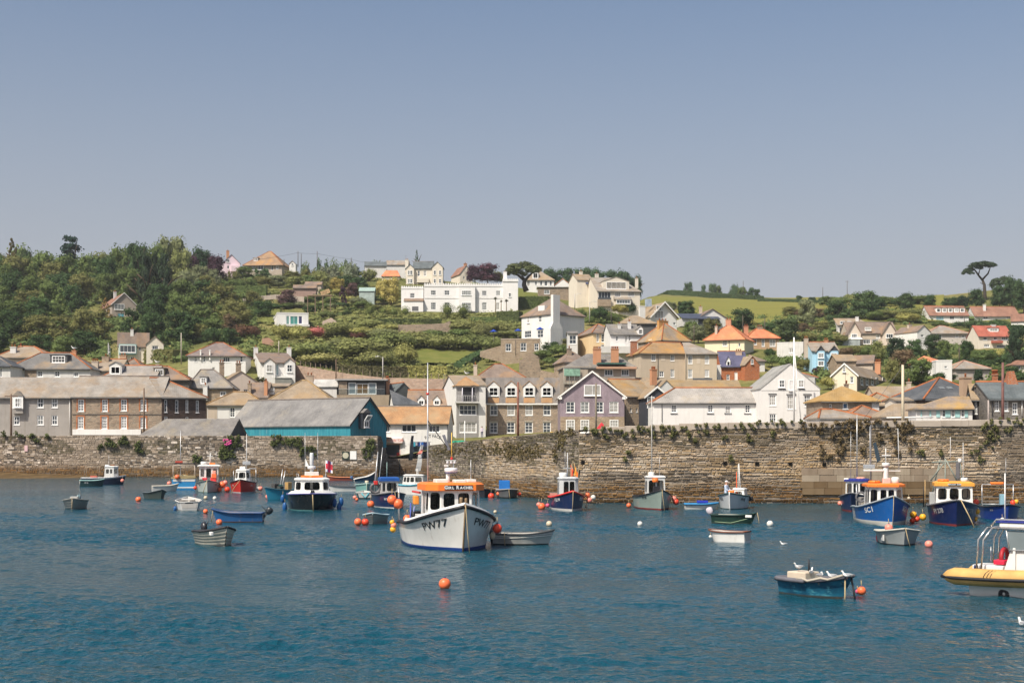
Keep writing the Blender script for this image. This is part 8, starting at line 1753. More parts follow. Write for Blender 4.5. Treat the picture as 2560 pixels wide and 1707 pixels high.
# ---- navy boat with blue-topped wheelhouse behind the crabber
b = Boat('fishing_boat','navy boat with blue-topped grey wheelhouse just behind the white crabber',973,1267,-82,5.2,2.1,(1.1,.85,.8),NAVY,m_hull((.55,.55,.55),.3,.4),None,M_steel,M_gel2,tw=.85,p=2.4,rw=(.9,.45),bul=.25,bootz=.07)
b.house([(-.7,-.6),(.5,-.6),(.5,.55),(-.7,.55)],.7,1.75,.97,{0: [(.3,.7,.4,.85)],1: [(.06,.22,.35,.9),(.32,.92,.35,.9)],2: [(.3,.7,.4,.85)]},m_plain((.42,.41,.4),.6,.3),m_see(.4),m_plain((.015,.08,.3),.5,.3),.08,.2,gask=M_black); b.text('FY 2',-1,.85,.6,.18,M_letw); b.ring('net_drum',-.3,-.9,1.25,.3,.1,M_steel,'x'); b.boxp('red_bin',-.5,-.1,-1.0,-.75,1.5,1.75,M_redp); b.pole('derrick',-.6,-.95,.8,3.7,.05,M_alu,-.2,.3); b.pole('aerial',-.4,-.1,1.9,3.0,.03,m_plain((.3,.45,.42),.5,.3)); mb = MB(); mb.add([(2.35,-.08,.2),(2.55,.08,.2),(2.62,.12,.95),(2.45,-.1,.95)],[[0,1,2,3]]); b.mooring(.2,.1)
buoy('orange buoy on the left bow of the blue-topped navy boat',927,1260,9.3,'orange',b.d-1)
# danbuoy frame with black and white flags behind
b = Boat('motor_boat','small white and turquoise cruiser behind the white crabber',1038,1236,-70,5.0,1.9,(1.0,.8,.8),M_gelc,None,m_hull((.1,.4,.5),.1,.4),m_plain((.12,.4,.5),.5,.3),M_gel2,tw=.85,p=2.4,bul=.1,bandh=.12)
b.house([(-1.3,-.7),(.5,-.7),(.9,-.4),(.9,.4),(.5,.7),(-1.3,.7)],.85,1.6,.88,{0: [(.1,.45,.3,.85),(.55,.95,.3,.85)],1: [(.1,.9,.3,.85)],2: [(.1,.9,.3,.85)]},M_gelc,m_see(.5),M_gelc,.05,.05,'cabin',gask=M_black); b.pole('light_post',.2,.1,1.65,2.2,.06,M_gelc)
for i,(x,w0,w1,z0,z1,c) in enumerate(((-.2,.05,.55,2.0,4.2,(.6,.6,.58)),(-.5,-.45,-.05,2.9,5.0,(.03,.035,.045)),(-.1,.1,.5,3.4,3.8,(.7,.2,.16)))):
    mb = MB(); n = 6
    for j in range(n):
        t0,t1 = j/n,(j+1)/n; f = lambda t: (x+.08*math.sin(t*6),w0+.5*t*(1 if i != 1 else .6),z0+(z1-z0)*t)
        a,c_ = f(t0),f(t1); k0,k1 = (w1-w0)*(1-.45*t0),(w1-w0)*(1-.45*t1); mb.add([a,(a[0],a[1]+k0,a[2]),(c_[0],c_[1]+k1,c_[2]),c_],[[0,1,2,3]])
    b.part(mb,'marker_flag',m_plain(c,.8,.2))
b.pole('danbuoy_staff',-.3,.35,1.0,5.0,.025,M_alu,.05,.3)
# ------------------------------------------------------------------ dinghies
def dinghy(label,px,pyw,yaw,L,B,fb,hull,rail,**k):
    inner = k.pop('inner',None); th = k.pop('th',(.3,.62)); ob = k.pop('ob',None); name = k.pop('name','dinghy')
    b = Boat(name,label,px,pyw,yaw,L,B,fb,hull,k.pop('boot',None),None,rail,inner or m_hull((.45,.43,.4),.5,.5),cat='dinghy',group='small dinghies on moorings',bul=k.pop('bul',.38),draft=.2,bootz=.05,bandh=.06,tw=k.pop('tw',.82),p=k.pop('p',2.3),rake=k.pop('rake',.25),rw=k.pop('rw',(.8,.35)),rail_r=k.pop('rr',.035),**k)
    if th: b.thwarts(th)
    if ob is not None: b.outboard(*ob)
    return b
BLK = m_plain((.03,.03,.035),.6,.3)
b = dinghy('white clinker dinghy with black rubber rail and tilted outboard in front',541,1361,-72,2.7,1.45,(.8,.58,.52),CREAMH,BLK,clinker=6,ob=((.02,.022,.028),35),rr=.05); b.boxp('white_fender',.95,1.2,-.62,-.5,.45,.6,M_gelc)
b = dinghy('blue dinghy with peeling paint and black outboard',594,1304,171,2.75,1.2,(.72,.5,.48),m_hull((.02,.1,.26),.7,.4),m_hull((.02,.06,.16),.5,.5),boot=m_hull((.08,.03,.025),.4,.6),ob=((.02,.025,.03),40),rr=.05); b.rope('mooring_rope',[(1.3,.1,.6),(1.4,-.1,.2),(1.45,-.2,-.1)])
b = dinghy('white dinghy seen stern-on left of the blue peeling dinghy',471,1274,92,2.6,1.62,(.8,.62,.55),M_gel2,m_plain((.55,.54,.52),.6,.3),boot=GREYD,tw=.72,bul=.4,th=(.3,.6)); b.boxp('foredeck',.4,1.0,-.4,.4,.6,.68,M_gelc); b.boxp('motor_pad',-1.32,-1.26,-.25,.25,.46,.56,BLK)
buoy('blue fender on the white stern-on dinghy',438,1271,4.2,'blue',b.d-.5,tall=1.6,name='fender')
b = dinghy('grey weathered clinker dinghy with outboard at the far left',188,1271,-98,2.7,1.55,(.72,.56,.5),GREYD,m_plain((.22,.22,.2),.7,.3),clinker=5,ob=((.2,.3,.33),30)); b.boxp('gear_bag',-.1,.3,-.3,.2,.4,.8,m_plain((.4,.4,.38),.8,.2)); b.mooring(.1,0)
b = dinghy('small dark green-grey dinghy lying low near the white dinghy',390,1246,-70,2.6,1.5,(.75,.5,.45),m_hull((.05,.07,.065),.4,.5),m_plain((.12,.14,.15),.6,.3)); 
b = dinghy('white open dinghy beside the bright blue stern',414,1227,8,2.4,1.1,(.7,.5,.48),M_gel2,m_plain((.55,.5,.42),.6,.3))
b = dinghy('teal and white open boat beside the navy cabin boat',231,1215,4,2.5,1.2,(.75,.6,.62),m_hull((.02,.06,.065),.4,.4),m_plain((.3,.5,.48),.5,.3)); b.text('FY 31',-1,.25,.6,.16,M_letw)
b = dinghy('grey clinker dinghy with pale blue rail and two orange buoys',939,1308,-98,2.4,1.3,(.62,.46,.42),GREYD,m_plain((.42,.55,.6),.6,.3),clinker=6)
buoy('left of the paired orange buoys at the grey clinker dinghy',895,1304,9.5,'orange',wd(1313)); buoy('right of the paired orange buoys at the grey clinker dinghy',913,1305,9.5,'red',wd(1312))
b = dinghy('grey metal dinghy with outboard right of the white crabber',1311,1360,-8,2.5,1.15,(.62,.45,.46),m_plain((.42,.42,.4),.45,.4,.2,.3),m_plain((.06,.065,.07),.6,.3),boot=m_plain((.03,.03,.03),.7,.2),ob=((.12,.14,.17),10),tw=.9)
mb = MB()
for z in (.28,.36):
    for sd in (1,-1): mb.tube([Vector(b.pt(i/14,z+.12*(i/14)**2,sd))+Vector((0,sd*.01,0)) for i in range(15)],.02,5)
b.part(mb,'pressed_rib',m_plain((.6,.6,.57),.4,.4)); b.rope('mooring_rope',[(-.75,-.6,.5),(-.72,-.68,.2),(-.7,-.7,-.1)])
b = dinghy('dark green dinghy moored in front of the boat with the man',1838,1308,-22,2.35,1.1,(.58,.46,.46),DKGREEN,m_plain((.02,.05,.045),.6,.3),boot=m_hull((.05,.06,.05),.4,.5),tw=.9,ob=((.55,.5,.55),25)); b.boxp('white_fender',.75,1.1,-.5,-.38,.35,.48,M_gelc); b.rope('green_rope',[(-.9,-.62,.1),(0,-.62,.06),(.9,-.4,.3)],.015,m_plain((.3,.4,.25),.8,.2)); b.mooring(.1,-.1)
b = dinghy('small white pram dinghy with brown rail and white fenders',1820,1354,158,1.75,.95,(.52,.44,.46),M_gelc,m_plain((.16,.07,.05),.7,.2),tw=.85,p=5,rw=(.85,.6)); 
for lb,x,y in (('white fender at the left end of the pram dinghy',1776,1341),('white fender at the right end of the pram dinghy',1863,1339)): buoy(lb,x,y,4.2,'white',b.d-.2)
b = dinghy('white tender with blue fenders beside the boat with the man',1754,1272,5,2.2,1.0,(.42,.34,.34),M_gel2,m_plain((.03,.2,.42),.6,.3),rr=.06); b.boxp('blue_cushion',-.3,.4,-.25,.2,.38,.55,m_plain((.02,.04,.4),.7,.2))
b = dinghy('weathered grey and white rowing boat in front of the bright blue boat',2246,1359,-79,2.75,1.72,(.72,.55,.5),m_hull((.3,.32,.32),.7,.5),m_plain((.5,.48,.42),.7,.2),boot=BLK,tw=.85); b.boxp('white_patch',.1,.5,-.72,-.66,.15,.4,M_gel2); b.mooring(.05,.2); b.rope('red_rope',[(-1.35,-.6,.5),(-1.4,-.65,.2),(-1.38,-.62,0)],.02,M_redp)
buoy('salmon buoy lying inside the weathered rowing boat',2222,1319,10,'pink',b.d+.3)
b = dinghy('pale long dinghy behind the black launch',856,1228,176,2.6,1.1,(.6,.45,.42),M_gel2,m_plain((.04,.05,.06),.6,.3))
b = dinghy('dark transom of a small boat with cyan mark before the teal boat',911,1246,93,2.2,1.3,(.6,.5,.5),m_hull((.015,.045,.06),.3,.4),m_plain((.55,.58,.56),.5,.3),tw=.95)
mb = MB(); mb.tube([(-1.13,.28,.46),(-1.14,.0,.1),(-1.13,-.28,.46)],.05,5); b.part(mb,'cyan_mark',m_plain((.1,.45,.55),.6,.3))
buoy('pink buoy at the dark transom boat',887,1243,5,'pink',wd(1250)); buoy('small orange buoy beside the pink one at the dark transom',891+1,1248,3.8,'orange',wd(1252))
b = Boat('open_boat','teal open boat seen bow-on near the slip',917,1240,-90,4.4,1.85,(1.1,.95,.9),TEALH,None,None,m_plain((.3,.45,.42),.5,.3),M_gel2,tw=.85,p=2.4,rw=(.9,.4),bul=.2,stem=m_plain((.45,.55,.45),.6,.3)); b.pole('derrick',-.2,.95,.8,4.0,.04,M_alu,-.2,.35); b.cyl('net_float',.9,0,1.1,1.3,.15,m_plain((.6,.55,.42),.7,.2))
b = Boat('work_boat','turquoise work boat heaped with pots left of the black launch',702,1247,-140,3.2,1.4,(.95,.72,.7),TURQ,None,m_hull((.5,.35,.06),.2,.4),m_plain((.03,.1,.14),.5,.3),M_gel2,tw=.85,bul=.25,bandh=.06); b.pole('derrick',-.4,-.6,.6,2.3,.05,M_alu,-.2,.1); b.pole('derrick',-.4,-.4,.6,2.2,.05,M_alu,-.3,.1)
for i,(x,y,c) in enumerate(((.3,.3,(.05,.06,.06)),(0,-.2,(.03,.2,.18)),(.5,-.1,(.06,.06,.06)),(-.5,.3,(.4,.25,.1)))): b.boxp('pot',x-.2,x+.2,y-.2,y+.2,.55,1.0+.1*i,m_plain(c,.8,.2))
for y_ in (-.3,0,.3): b.pole('danbuoy_staff',.2,y_,.6,1.5,.02,M_black)
for lb,x,y,r,c in (('pale orange buoy on the turquoise work boat',670,1241,6.5,'pink'),('red-orange buoy second on the turquoise work boat',680,1235,5.2,'orange'),('small orange buoy on the turquoise boat gunwale',693,1228,5.2,'pink')): buoy(lb,x,y,r,c,b.d-.3)
b = dinghy('long red gig moored under the left wall',851,1201,178,3.2,1.0,(.6,.42,.4),m_hull((.25,.06,.04),.4,.4),m_plain((.7,.25,.12),.5,.3))
b = dinghy('white and navy launch drawn up at the slip',913,1202,14,2.7,1.1,(.9,.5,.42),m_hull((.02,.06,.12),.3,.4),M_white,ob=((.05,.12,.25),10),trim=-8)
b = Boat('open_boat','grey open boat with bright blue cover under the pier',1268,1244,-86,3.4,1.7,(.75,.65,.62),m_hull((.12,.125,.13),.4,.5),m_hull((.02,.02,.02),.2,.5),None,m_plain((.3,.3,.3),.6,.3),M_gel2,tw=.9,p=2.8,bul=.3); b.boxp('blue_cover',-.6,.3,-.62,.2,.6,1.38,M_bluec); b.mooring(.2,.1)
for lb,x,y,r,c in (('red buoy left of the grey boat with blue cover',1228,1240,8,'red'),('orange buoy on the grey boat with blue cover',1246,1234,5.2,'orange'),('red-orange buoy right of the grey boat with blue cover',1298,1235,5.2,'red')): buoy(lb,x,y,r,c,b.d-.4)
b = Boat('open_boat','dark low boat beside the grey boat with blue cover',1215,1242,-95,3.0,1.4,(.7,.55,.5),m_hull((.03,.03,.04),.3,.5),None,None,BLK,M_gel2,bul=.3)
# ---- gull dinghy and its gulls
def m_worn():
    t = NT('worn_turquoise'); v = t.coord('Object',(1,1,2)); c = t.mix(t.step(t.noise(v,2.2,5,.65),.38,.62),(.006,.05,.1),(.012,.12,.2)); c = t.mix(t.step(t.noise(v,3.1,5,.7),.55,.66),c,(.07,.27,.34))
    c = t.mix(t.step(t.noise(v,6,4,.7),.62,.7),c,(.05,.06,.05)); return t.fin(c,.5,.3)
b = dinghy('turquoise dinghy with thick grey rope fender and gulls perched on it',2046,1489,-40,2.35,1.1,(.64,.45,.44),m_worn(),m_plain((.1,.1,.12),.8,.2),boot=m_hull((.04,.05,.05),.5,.6),tw=.62,p=1.9,rw=(.75,.24),rake=.36,rr=.05,bul=.25,inner=m_hull((.3,.42,.45),.5,.5))
mb = MB(); mb.tube([Vector(b.pt(q/20,b.zg(q/20),-1))+Vector((0,-.03,-.02)) for q in range(10,-1,-1)]+[Vector(b.pt(q/20,b.zg(q/20),1))+Vector((0,.03,-.02)) for q in range(0,11)],.065,8); b.part(mb,'fender_roll',m_plain((.13,.13,.15),.8,.2))
GB = b; b.boxp('bait_box',-.85,-.2,-.3,.3,.42,.63,m_plain((.55,.47,.37),.8,.2)); b.pole('rowlock_post',-.5,.2,.6,.95,.03,BLK)
mb = MB(); pts = []
for i in range(9):
    q = .4+.6*i/8; a = Vector(b.pt(q,b.zg(q),-1)); pts.append(a+Vector((0,-.05,.02+.035*math.sin(i*2.1))))
mb.tube(pts,.035,6); b.part(mb,'bow_rope',m_plain((.4,.36,.3),.9,.1)); b.rope('chain',[(1.1,0,.6),(1.18,.02,.2),(1.2,.05,-.1)],.03,BLK); b.rope('mooring_rope',[(1.0,-.12,.55),(1.02,-.15,.1),(1.02,-.16,-.1)],.02)
buoy('orange buoy at the bow of the gull dinghy',2154,1476,11,'orange',wd(1487)); buoy('small pink buoy half behind the orange one at the gull dinghy',2144,1478,6,'rose',wd(1486))
def gull(label,loc,yaw,k=1.0,afloat=False,preen=False):
    r = empty('gull',loc,R(yaw)); tag(r,label,'gull','gulls in the harbour'); z = 0 if afloat else .11*k
    mb = MB(); n = 9
    prof = [(-.2,.012,.035),(-.15,.04,.03),(-.08,.062,.015),(0,.075,.0),(.07,.07,.005),(.12,.052,.035),(.15,.034,.075),(.165,.03,.11),(.185,.036,.14),(.205,.034,.155),(.228,.02,.158),(.236,.006,.156)]
    if preen: prof = prof[:6]+[(.13,.036,.06),(.12,.032,.09),(.1,.035,.11),(.07,.033,.115),(.045,.02,.11),(.035,.006,.105)]
    mb.tube([(x*k,0,(zz+.075)*k+z) for x,rr,zz in prof],[rr*k for x,rr,zz in prof],n); mb.build('body',m_plain((.78,.77,.75),.7,.2,.05),r)
    for sd in (1,-1):
        w_ = MB(); w_.add([(.08*k,sd*.06*k,.1*k+z),(-.02*k,sd*.083*k,.1*k+z),(-.16*k,sd*.05*k,.105*k+z),(-.28*k,sd*.015*k,.1*k+z),(-.15*k,sd*.02*k,.15*k+z),(0,sd*.045*k,.148*k+z),(.07*k,sd*.04*k,.14*k+z)],[[0,1,2,5,6],[2,3,4,5]],0,True); w_.build('wing',m_plain((.3,.31,.33),.7,.2,.15),r)
    t = MB(); t.add([(-.18*k,.03*k,.11*k+z),(-.18*k,-.03*k,.11*k+z),(-.29*k,-.02*k,.1*k+z),(-.29*k,.02*k,.1*k+z)],[[0,1,2,3]]); t.build('tail',m_plain((.05,.05,.055),.7,.2),r)
    if not preen: bk = MB(); bk.tube([(.23*k,0,.232*k+z),(.275*k,0,.222*k+z)],[.011*k,.003*k],5); bk.build('beak',m_plain((.6,.35,.05),.5,.3),r)
    if not afloat:
        lg = MB()
        for sd in (.025,-.025): lg.tube([(.0,sd*k,.08*k+z),(.005*k,sd*k,0)],.006*k,4)
        lg.build('legs',m_plain((.55,.3,.25),.6,.3),r)
for i,(px,py,yw,pr,lb) in enumerate(((1997,1432,200,False,'gull standing highest on the bait box of the dinghy'),(2027,1432,60,False,'upright gull beside the dark post on the dinghy'),(2050,1439,30,True,'preening gull on the middle of the dinghy rim'),(2080,1438,150,False,'grey-winged gull third from the bow of the dinghy'),(2118,1438,155,False,'gull nearest the bow of the turquoise dinghy'))):
    d = [38.6,38.4,38.1,37.7,37.3][i]; p_ = P(px,py,d); gull(lb,(p_.x,p_.y,[.64,.52,.46,.48,.53][i]),yw,.66,False,pr)
gull('gull swimming near the white pram dinghy',(px2x(1959,wd(1361)),wd(1361),-.02),165,.66,True); gull('gull swimming at the right edge of the picture',(px2x(2556,wd(1562)),wd(1562),-.02),100,.75,True)
for px,py,d,lb in ((186,876,240,'gull perched on the chimney pot above the dark slate roof'),(1167,939,231,'gull on the pyramid roof of the balcony house'),(394,911,231,'gull on the flat dormer left of the slate cottage')): p_ = P(px,py,d); gull(lb,(p_.x,p_.y-.2,p_.z),200,2.0)
# ---- yellow inflatable at the right edge
d = 38.5; yaw = -17
b = Boat('rigid_inflatable','yellow and white rigid inflatable with roll bar at the right edge',2700,1497,yaw,5.4,1.7,(.55,.32,.3),M_gelc,None,None,M_gelc,M_gel2,tw=.9,p=2.2,bul=.1,rail_r=.03,cat='inflatable')
YEL = m_plain((.58,.35,.12),.65,.25,.2)
for sd in (1,-1):
    pts = []; 
    for i in range(20):
        q = i/19; a = Vector(b.pt(max(0,q*.98),b.zg(q),sd)); pts.append((a.x-.35*(1-q),sd*(abs(a.y)+.1 if q < .9 else abs(a.y)+.1*(1-q)*10),.5+.42*q**2.5))
    mb = MB(); rr = [.05,.16]+[.235]*16+[.22,.2]; mb.tube([(pts[0][0]-.32,pts[0][1],pts[0][2]),(pts[0][0]-.2,pts[0][1],pts[0][2])]+pts[:18],rr[:20],14); t = b.part(mb,'tube',YEL)
    mb = MB(); mb.tube([(pts[0][0]-.36,pts[0][1]+sd*.02,pts[0][2]-.02)]+[(p_[0],p_[1]+sd*.235,p_[2]-.03) for p_ in pts[:18]],.045,6); b.part(mb,'rubbing_strake',M_black,t)
    mb = MB()
    for k in range(3):
        x = pts[3][0]+k*.09; mb.tube([(x+.12,pts[3][1]+sd*.11,pts[3][2]+.21),(x+.04,pts[3][1]+sd*.2,pts[3][2]+.13),(x,pts[3][1]+sd*.238,pts[3][2]+.03)],.012,4)
    b.part(mb,'grip_stripe',M_black,t)
for x in (-2.0,):
    mb = MB()
    for dx in (0,.14):
        pts = [(-2.55+dx,-.62,.65),(-2.5+dx,-.6,1.5),(-2.3+dx,-.5,1.82),(-2.3+dx,.5,1.82),(-2.5+dx,.6,1.5),(-2.55+dx,.62,.65)]; mb.tube(pts,.024,8)
    mb.tube([(-2.2,-.45,1.82),(1.0,-.45,1.8)],.03,8); mb.tube([(-2.3,-.2,1.85),(-2.15,-.2,2.04),(1.0,-.2,2.04)],.03,8); mb.tube([(-2.2,.45,1.82),(1.0,.45,1.8)],.03,8); b.part(mb,'roll_bar',m_plain((.6,.58,.55),.25,.5,.05,.8))
b.boxp('roof_panel',-2.0,1.0,-.4,.4,1.84,1.97,M_gelc); b.pole('aerial',-1.95,-.1,2.0,3.3,.025,M_letw); b.boxp('canopy_edge',-2.1,1.0,-.43,.43,1.975,1.995,m_plain((.02,.03,.25),.6,.3))
mb = MB(); mb.prism([(-1.9,.6),(-1.7,1.22),(1.0,1.22),(1.0,.6)],-.38,.38,'y'); cs = b.part(mb,'console',M_gelc); mb = MB(); mb.add([(-1.72,-.42,1.24),(1.0,-.42,1.24),(1.0,-.42,1.76),(-1.8,-.42,1.76)],[[0,1,2,3]]); b.part(mb,'windscreen',m_glass((.14,.17,.18),.15)); mb = MB(); mb.tube([(-1.72,-.43,1.24),(-1.8,-.43,1.78)],.02,5); mb.tube([(-1.72,-.43,1.24),(1.0,-.43,1.24)],.02,5); b.part(mb,'windscreen_frame',M_alu)
b.ring('wheel',-2.0,0,1.0,.24,.06,m_plain((.35,.02,.03),.5,.3),'x'); b.boxp('red_bag',-2.2,-1.9,-.3,.1,.82,.95,m_plain((.65,.02,.06),.6,.3)); b.boxp('white_seat',-2.75,-1.9,-.4,.4,.6,.8,M_gelc); b.cyl('tow_bitt',-2.6,-.5,.7,.8,.06,m_plain((.02,.03,.12),.5,.4),n=8); b.boxp('grab_rail',-1.62,-1.55,-.44,-.4,.7,1.3,M_gelc); b.ring('skeg_wheel',-1.75,-.72,.08,.1,.07,M_black,'y'); b.pole('stern_light',-2.3,-.2,.9,1.3,.015)
v,f = text_mesh('LIFEBOAT',.1); mb = MB(); mb.add([(-.6+x,-.4,1.05+y) for x,y,z in v],f); b.part(mb,'lettering',m_plain((.4,.4,.4),.6,.2))
# ---- free mooring buoys
for lb,x,y,r,c in (('large bright orange mooring buoy alone in the foreground water',1112,1459,15,'orange'),('small orange buoy left of the dark low dinghy',346,1248,7,'orange'),('orange buoy beside the white stern-on dinghy',514,1278,6.2,'orange'),('orange buoy at the bow of the blue peeling dinghy',548,1305,8,'orange'),('cream buoy below the pale green boat',514,1244,5,'cream'),('white buoy below the red boat',537,1245,5,'white'),('cream mooring buoy right of the grey metal dinghy',1373,1309,7.6,'cream'),
                       ('white mooring buoy below the grey-green boat',1600,1309,6.6,'white'),('large white mooring buoy right of the dark green dinghy',1925,1309,8.3,'white'),('salmon orange mooring buoy right of the weathered rowing boat',2322,1360,10,'pink'),('small white float right of the red buoys near the pier',1322,1236,4.5,'white'),('white float just off the white crabber bow',1238,1279,4.5,'cream')): buoy(lb,x,y,r,c,None,True)
# ---- people
def person(label,loc,yaw,shirt,legs,hat=None,h=1.72,arm=(.35,.28,-.15)):
    r = empty('person',loc,R(yaw)); tag(r,label,'person')
    me = bpy.data.meshes.new('body'); k = h/1.72
    V = [(0,0,.92),(0,0,1.12),(0,0,1.32),(0,0,1.46),(.01,0,1.55),(.02,0,1.63),(.0,.1,.88),(.02,.11,.48),(-.02,.11,.08),(.1,.12,.03),(0,-.1,.88),(.02,-.11,.48),(-.02,-.11,.08),(.1,-.12,.03),
         (0,.19,1.4),(arm[0]*.35,.24,1.16),(arm[0],.2,1.16+arm[2]+.1),(arm[0]+.1,.19,1.16+arm[2]+.1),(0,-.19,1.4),(arm[0]*.35,-.24,1.16),(arm[0],-.2,1.16+arm[2]+.1),(arm[0]+.1,-.19,1.16+arm[2]+.1)]
    E = [(0,1),(1,2),(2,3),(3,4),(4,5),(0,6),(6,7),(7,8),(8,9),(0,10),(10,11),(11,12),(12,13),(3,14),(14,15),(15,16),(16,17),(3,18),(18,19),(19,20),(20,21)]
    rad = [.14,.13,.15,.12,.055,.09,.09,.065,.05,.05,.09,.065,.05,.05,.07,.05,.04,.03,.07,.05,.04,.03]
    me.from_pydata([(x*k,y*k,z*k) for x,y,z in V],E,[]); o = bpy.data.objects.new('body',me); C.objects.link(o); o.parent = r
    o.modifiers.new('s','SKIN'); sk = me.skin_vertices[0].data
    for i,q in enumerate(rad): sk[i].radius = (q*k,q*k)
    sk[0].use_root = True; ss = o.modifiers.new('u','SUBSURF'); ss.levels = ss.render_levels = 2
    t = NT('clothes'); v = t.coord('Object'); sp = t.n('ShaderNodeSeparateXYZ'); t.l(v,sp.inputs[0]); c = t.mix(t.step(sp.outputs[2],.93*k,.95*k),legs,shirt); c = t.mix(t.step(sp.outputs[2],1.49*k,1.5*k),c,(.5,.3,.22)); me.materials.append(t.fin(c,.8,.2))
    mb = MB(); mb.ball((.02*k,0,1.66*k),.105*k,12,9,0,(1,.82,1.12)); mb.ball((.12*k,0,1.65*k),.018*k,6,4)
    hd = mb.build('head',m_plain((.5,.3,.22),.6,.3),r)
    for sd in (1,-1):
        e = MB(); e.ball((.112*k,sd*.035*k,1.68*k),.012*k,6,4); e.build('eye',M_black,hd); e = MB(); e.ball((.02*k,sd*.09*k,1.655*k),.022*k,6,4,0,(1,.5,1.4)); e.build('ear',m_plain((.5,.3,.22),.6,.3),hd)
    mo = MB(); mo.box(.1*k,.118*k,-.025*k,.025*k,1.6*k,1.608*k); mo.build('mouth',m_plain((.35,.12,.1),.6,.3),hd)
    mb = MB(); mb.lathe([(.1*k,1.7*k),(.112*k,1.72*k),(.1*k,1.78*k),(.04*k,1.81*k)],(.01,0,0),12)
    if hat: mb.box(.05*k,.24*k,-.08*k,.08*k,1.7*k,1.715*k)
    mb.build('cap' if hat else 'hair',m_plain(hat or (.06,.04,.03),.8,.2),r)
    for sd in (1,-1):
        hb = MB(); x0,y0,z0 = (arm[0]+.08)*k,sd*.195*k,(1.16+arm[2]+.1)*k; hb.ball((x0+.03,y0,z0),.035,7,5,0,(1.2,.6,.9))
        for j in range(4): hb.tube([(x0+.05,y0,z0-.025+j*.017),(x0+.1,y0,z0-.028+j*.017),(x0+.12-.006*abs(j-1),y0-sd*.015,z0-.035+j*.015)],.009,5)
        hb.tube([(x0+.02,y0-sd*.02,z0+.02),(x0+.06,y0-sd*.045,z0+.03)],.01,5); hb.build('hand',m_plain((.5,.3,.22),.6,.3),r)
q = PYB.w(-.15,-.5,.05); person('man in pale blue shirt and white cap aboard the pale grey boat',(q.x,q.y,.12),-35,(.38,.46,.58),(.2,.2,.22),(.75,.74,.72),1.62)
p_ = P(1205,1093,231.2); person('person in white top and dark trousers standing by the white house',(p_.x,p_.y,p_.z),-90,(.6,.55,.65),(.04,.05,.12),None,1.72,(.1,.2,-.3))
# ---- poles, lamps, masts and wires
def post(name,label,px,y0,y1,d,r=.12,mat=None,cat='pole',group=None,arm=None,cap=None,lean=0):
    a,b_ = P(px,y1,d),P(px+lean,y0,d); o = empty(name,a); tag(o,label,cat,group); mb = MB(); mb.tube([(0,0,-.5),(b_.x-a.x,0,b_.z-a.z)],r,7,r1=r*.75); mb.build('shaft',mat or m_bark((.16,.11,.08)),o); h_ = b_.z-a.z
    if arm: mb = MB(); mb.tube([(0,0,h_-.3),(arm*.6,-.2,h_+.15),(arm,-.3,h_+.1)],.04,5); mb.build('lamp_arm',M_alu,o); mb = MB(); mb.box(arm-.3,arm+.3,-.42,-.18,h_+.0,h_+.12); mb.build('lamp_head',m_plain((.5,.5,.5),.5,.3),o)
    if cap: mb = MB(); mb.box(-.9,.9,-.06,.06,h_-.35,h_-.22); mb.build('cross_arm',m_bark((.16,.11,.08)),o)
    return o
UG = 'telegraph poles and street lamps'
post('telegraph_pole','tall brown pole against the grey rendered quay house',28,985,1090,197,.16,group=UG,cap=True); post('telegraph_pole','brown pole in front of the brick-trimmed stone house',360,970,1082,198,.14,group=UG); post('telegraph_pole','rusty red-brown post in front of the stone hotel',1295,955,1100,228,.2,m_plain((.24,.1,.07),.8,.2,.3),group=UG); post('telegraph_pole','grey-brown pole in front of the purple house',1490,958,1085,206,.17,m_bark((.2,.17,.13)),group=UG)
post('telegraph_pole','reddish pole at the right edge before the dark stone house',2507,906,1060,140,.16,m_plain((.2,.1,.09),.8,.2,.3),group=UG); post('street_lamp','pale lamp post beside the shuttered cottage',2471,1000,1060,140,.1,m_plain((.35,.3,.28),.7,.3),'lamp',UG)
post('telegraph_pole','thin pale pole right of the cream bungalow',453,832,905,318,.14,m_plain((.4,.36,.3),.8,.2),group=UG); post('street_lamp','street lamp above the roadside wall near the modern house',957,892,948,264,.12,m_plain((.4,.38,.36),.7,.3),'lamp',UG,arm=-1.1); post('telegraph_pole','pole above the retaining wall left of the modern house',840,898,940,272,.11,group=UG); post('telegraph_pole','thin pole behind the twin-gabled house',697,852,890,300,.12,m_plain((.4,.36,.3),.8,.2),group=UG)
post('street_lamp','dark lamp post on the road behind the hotel',1110,935,985,258,.09,m_plain((.1,.1,.1),.7,.3),'lamp',UG); post('street_lamp','street lamp in front of the white chimney house garden',1474,755,800,372,.13,m_plain((.42,.4,.38),.7,.3),'lamp',UG,arm=1.6); post('street_lamp','street lamp on the lane above the white chimney house',1437,735,768,400,.13,m_plain((.42,.4,.38),.7,.3),'lamp',UG,arm=1.5)
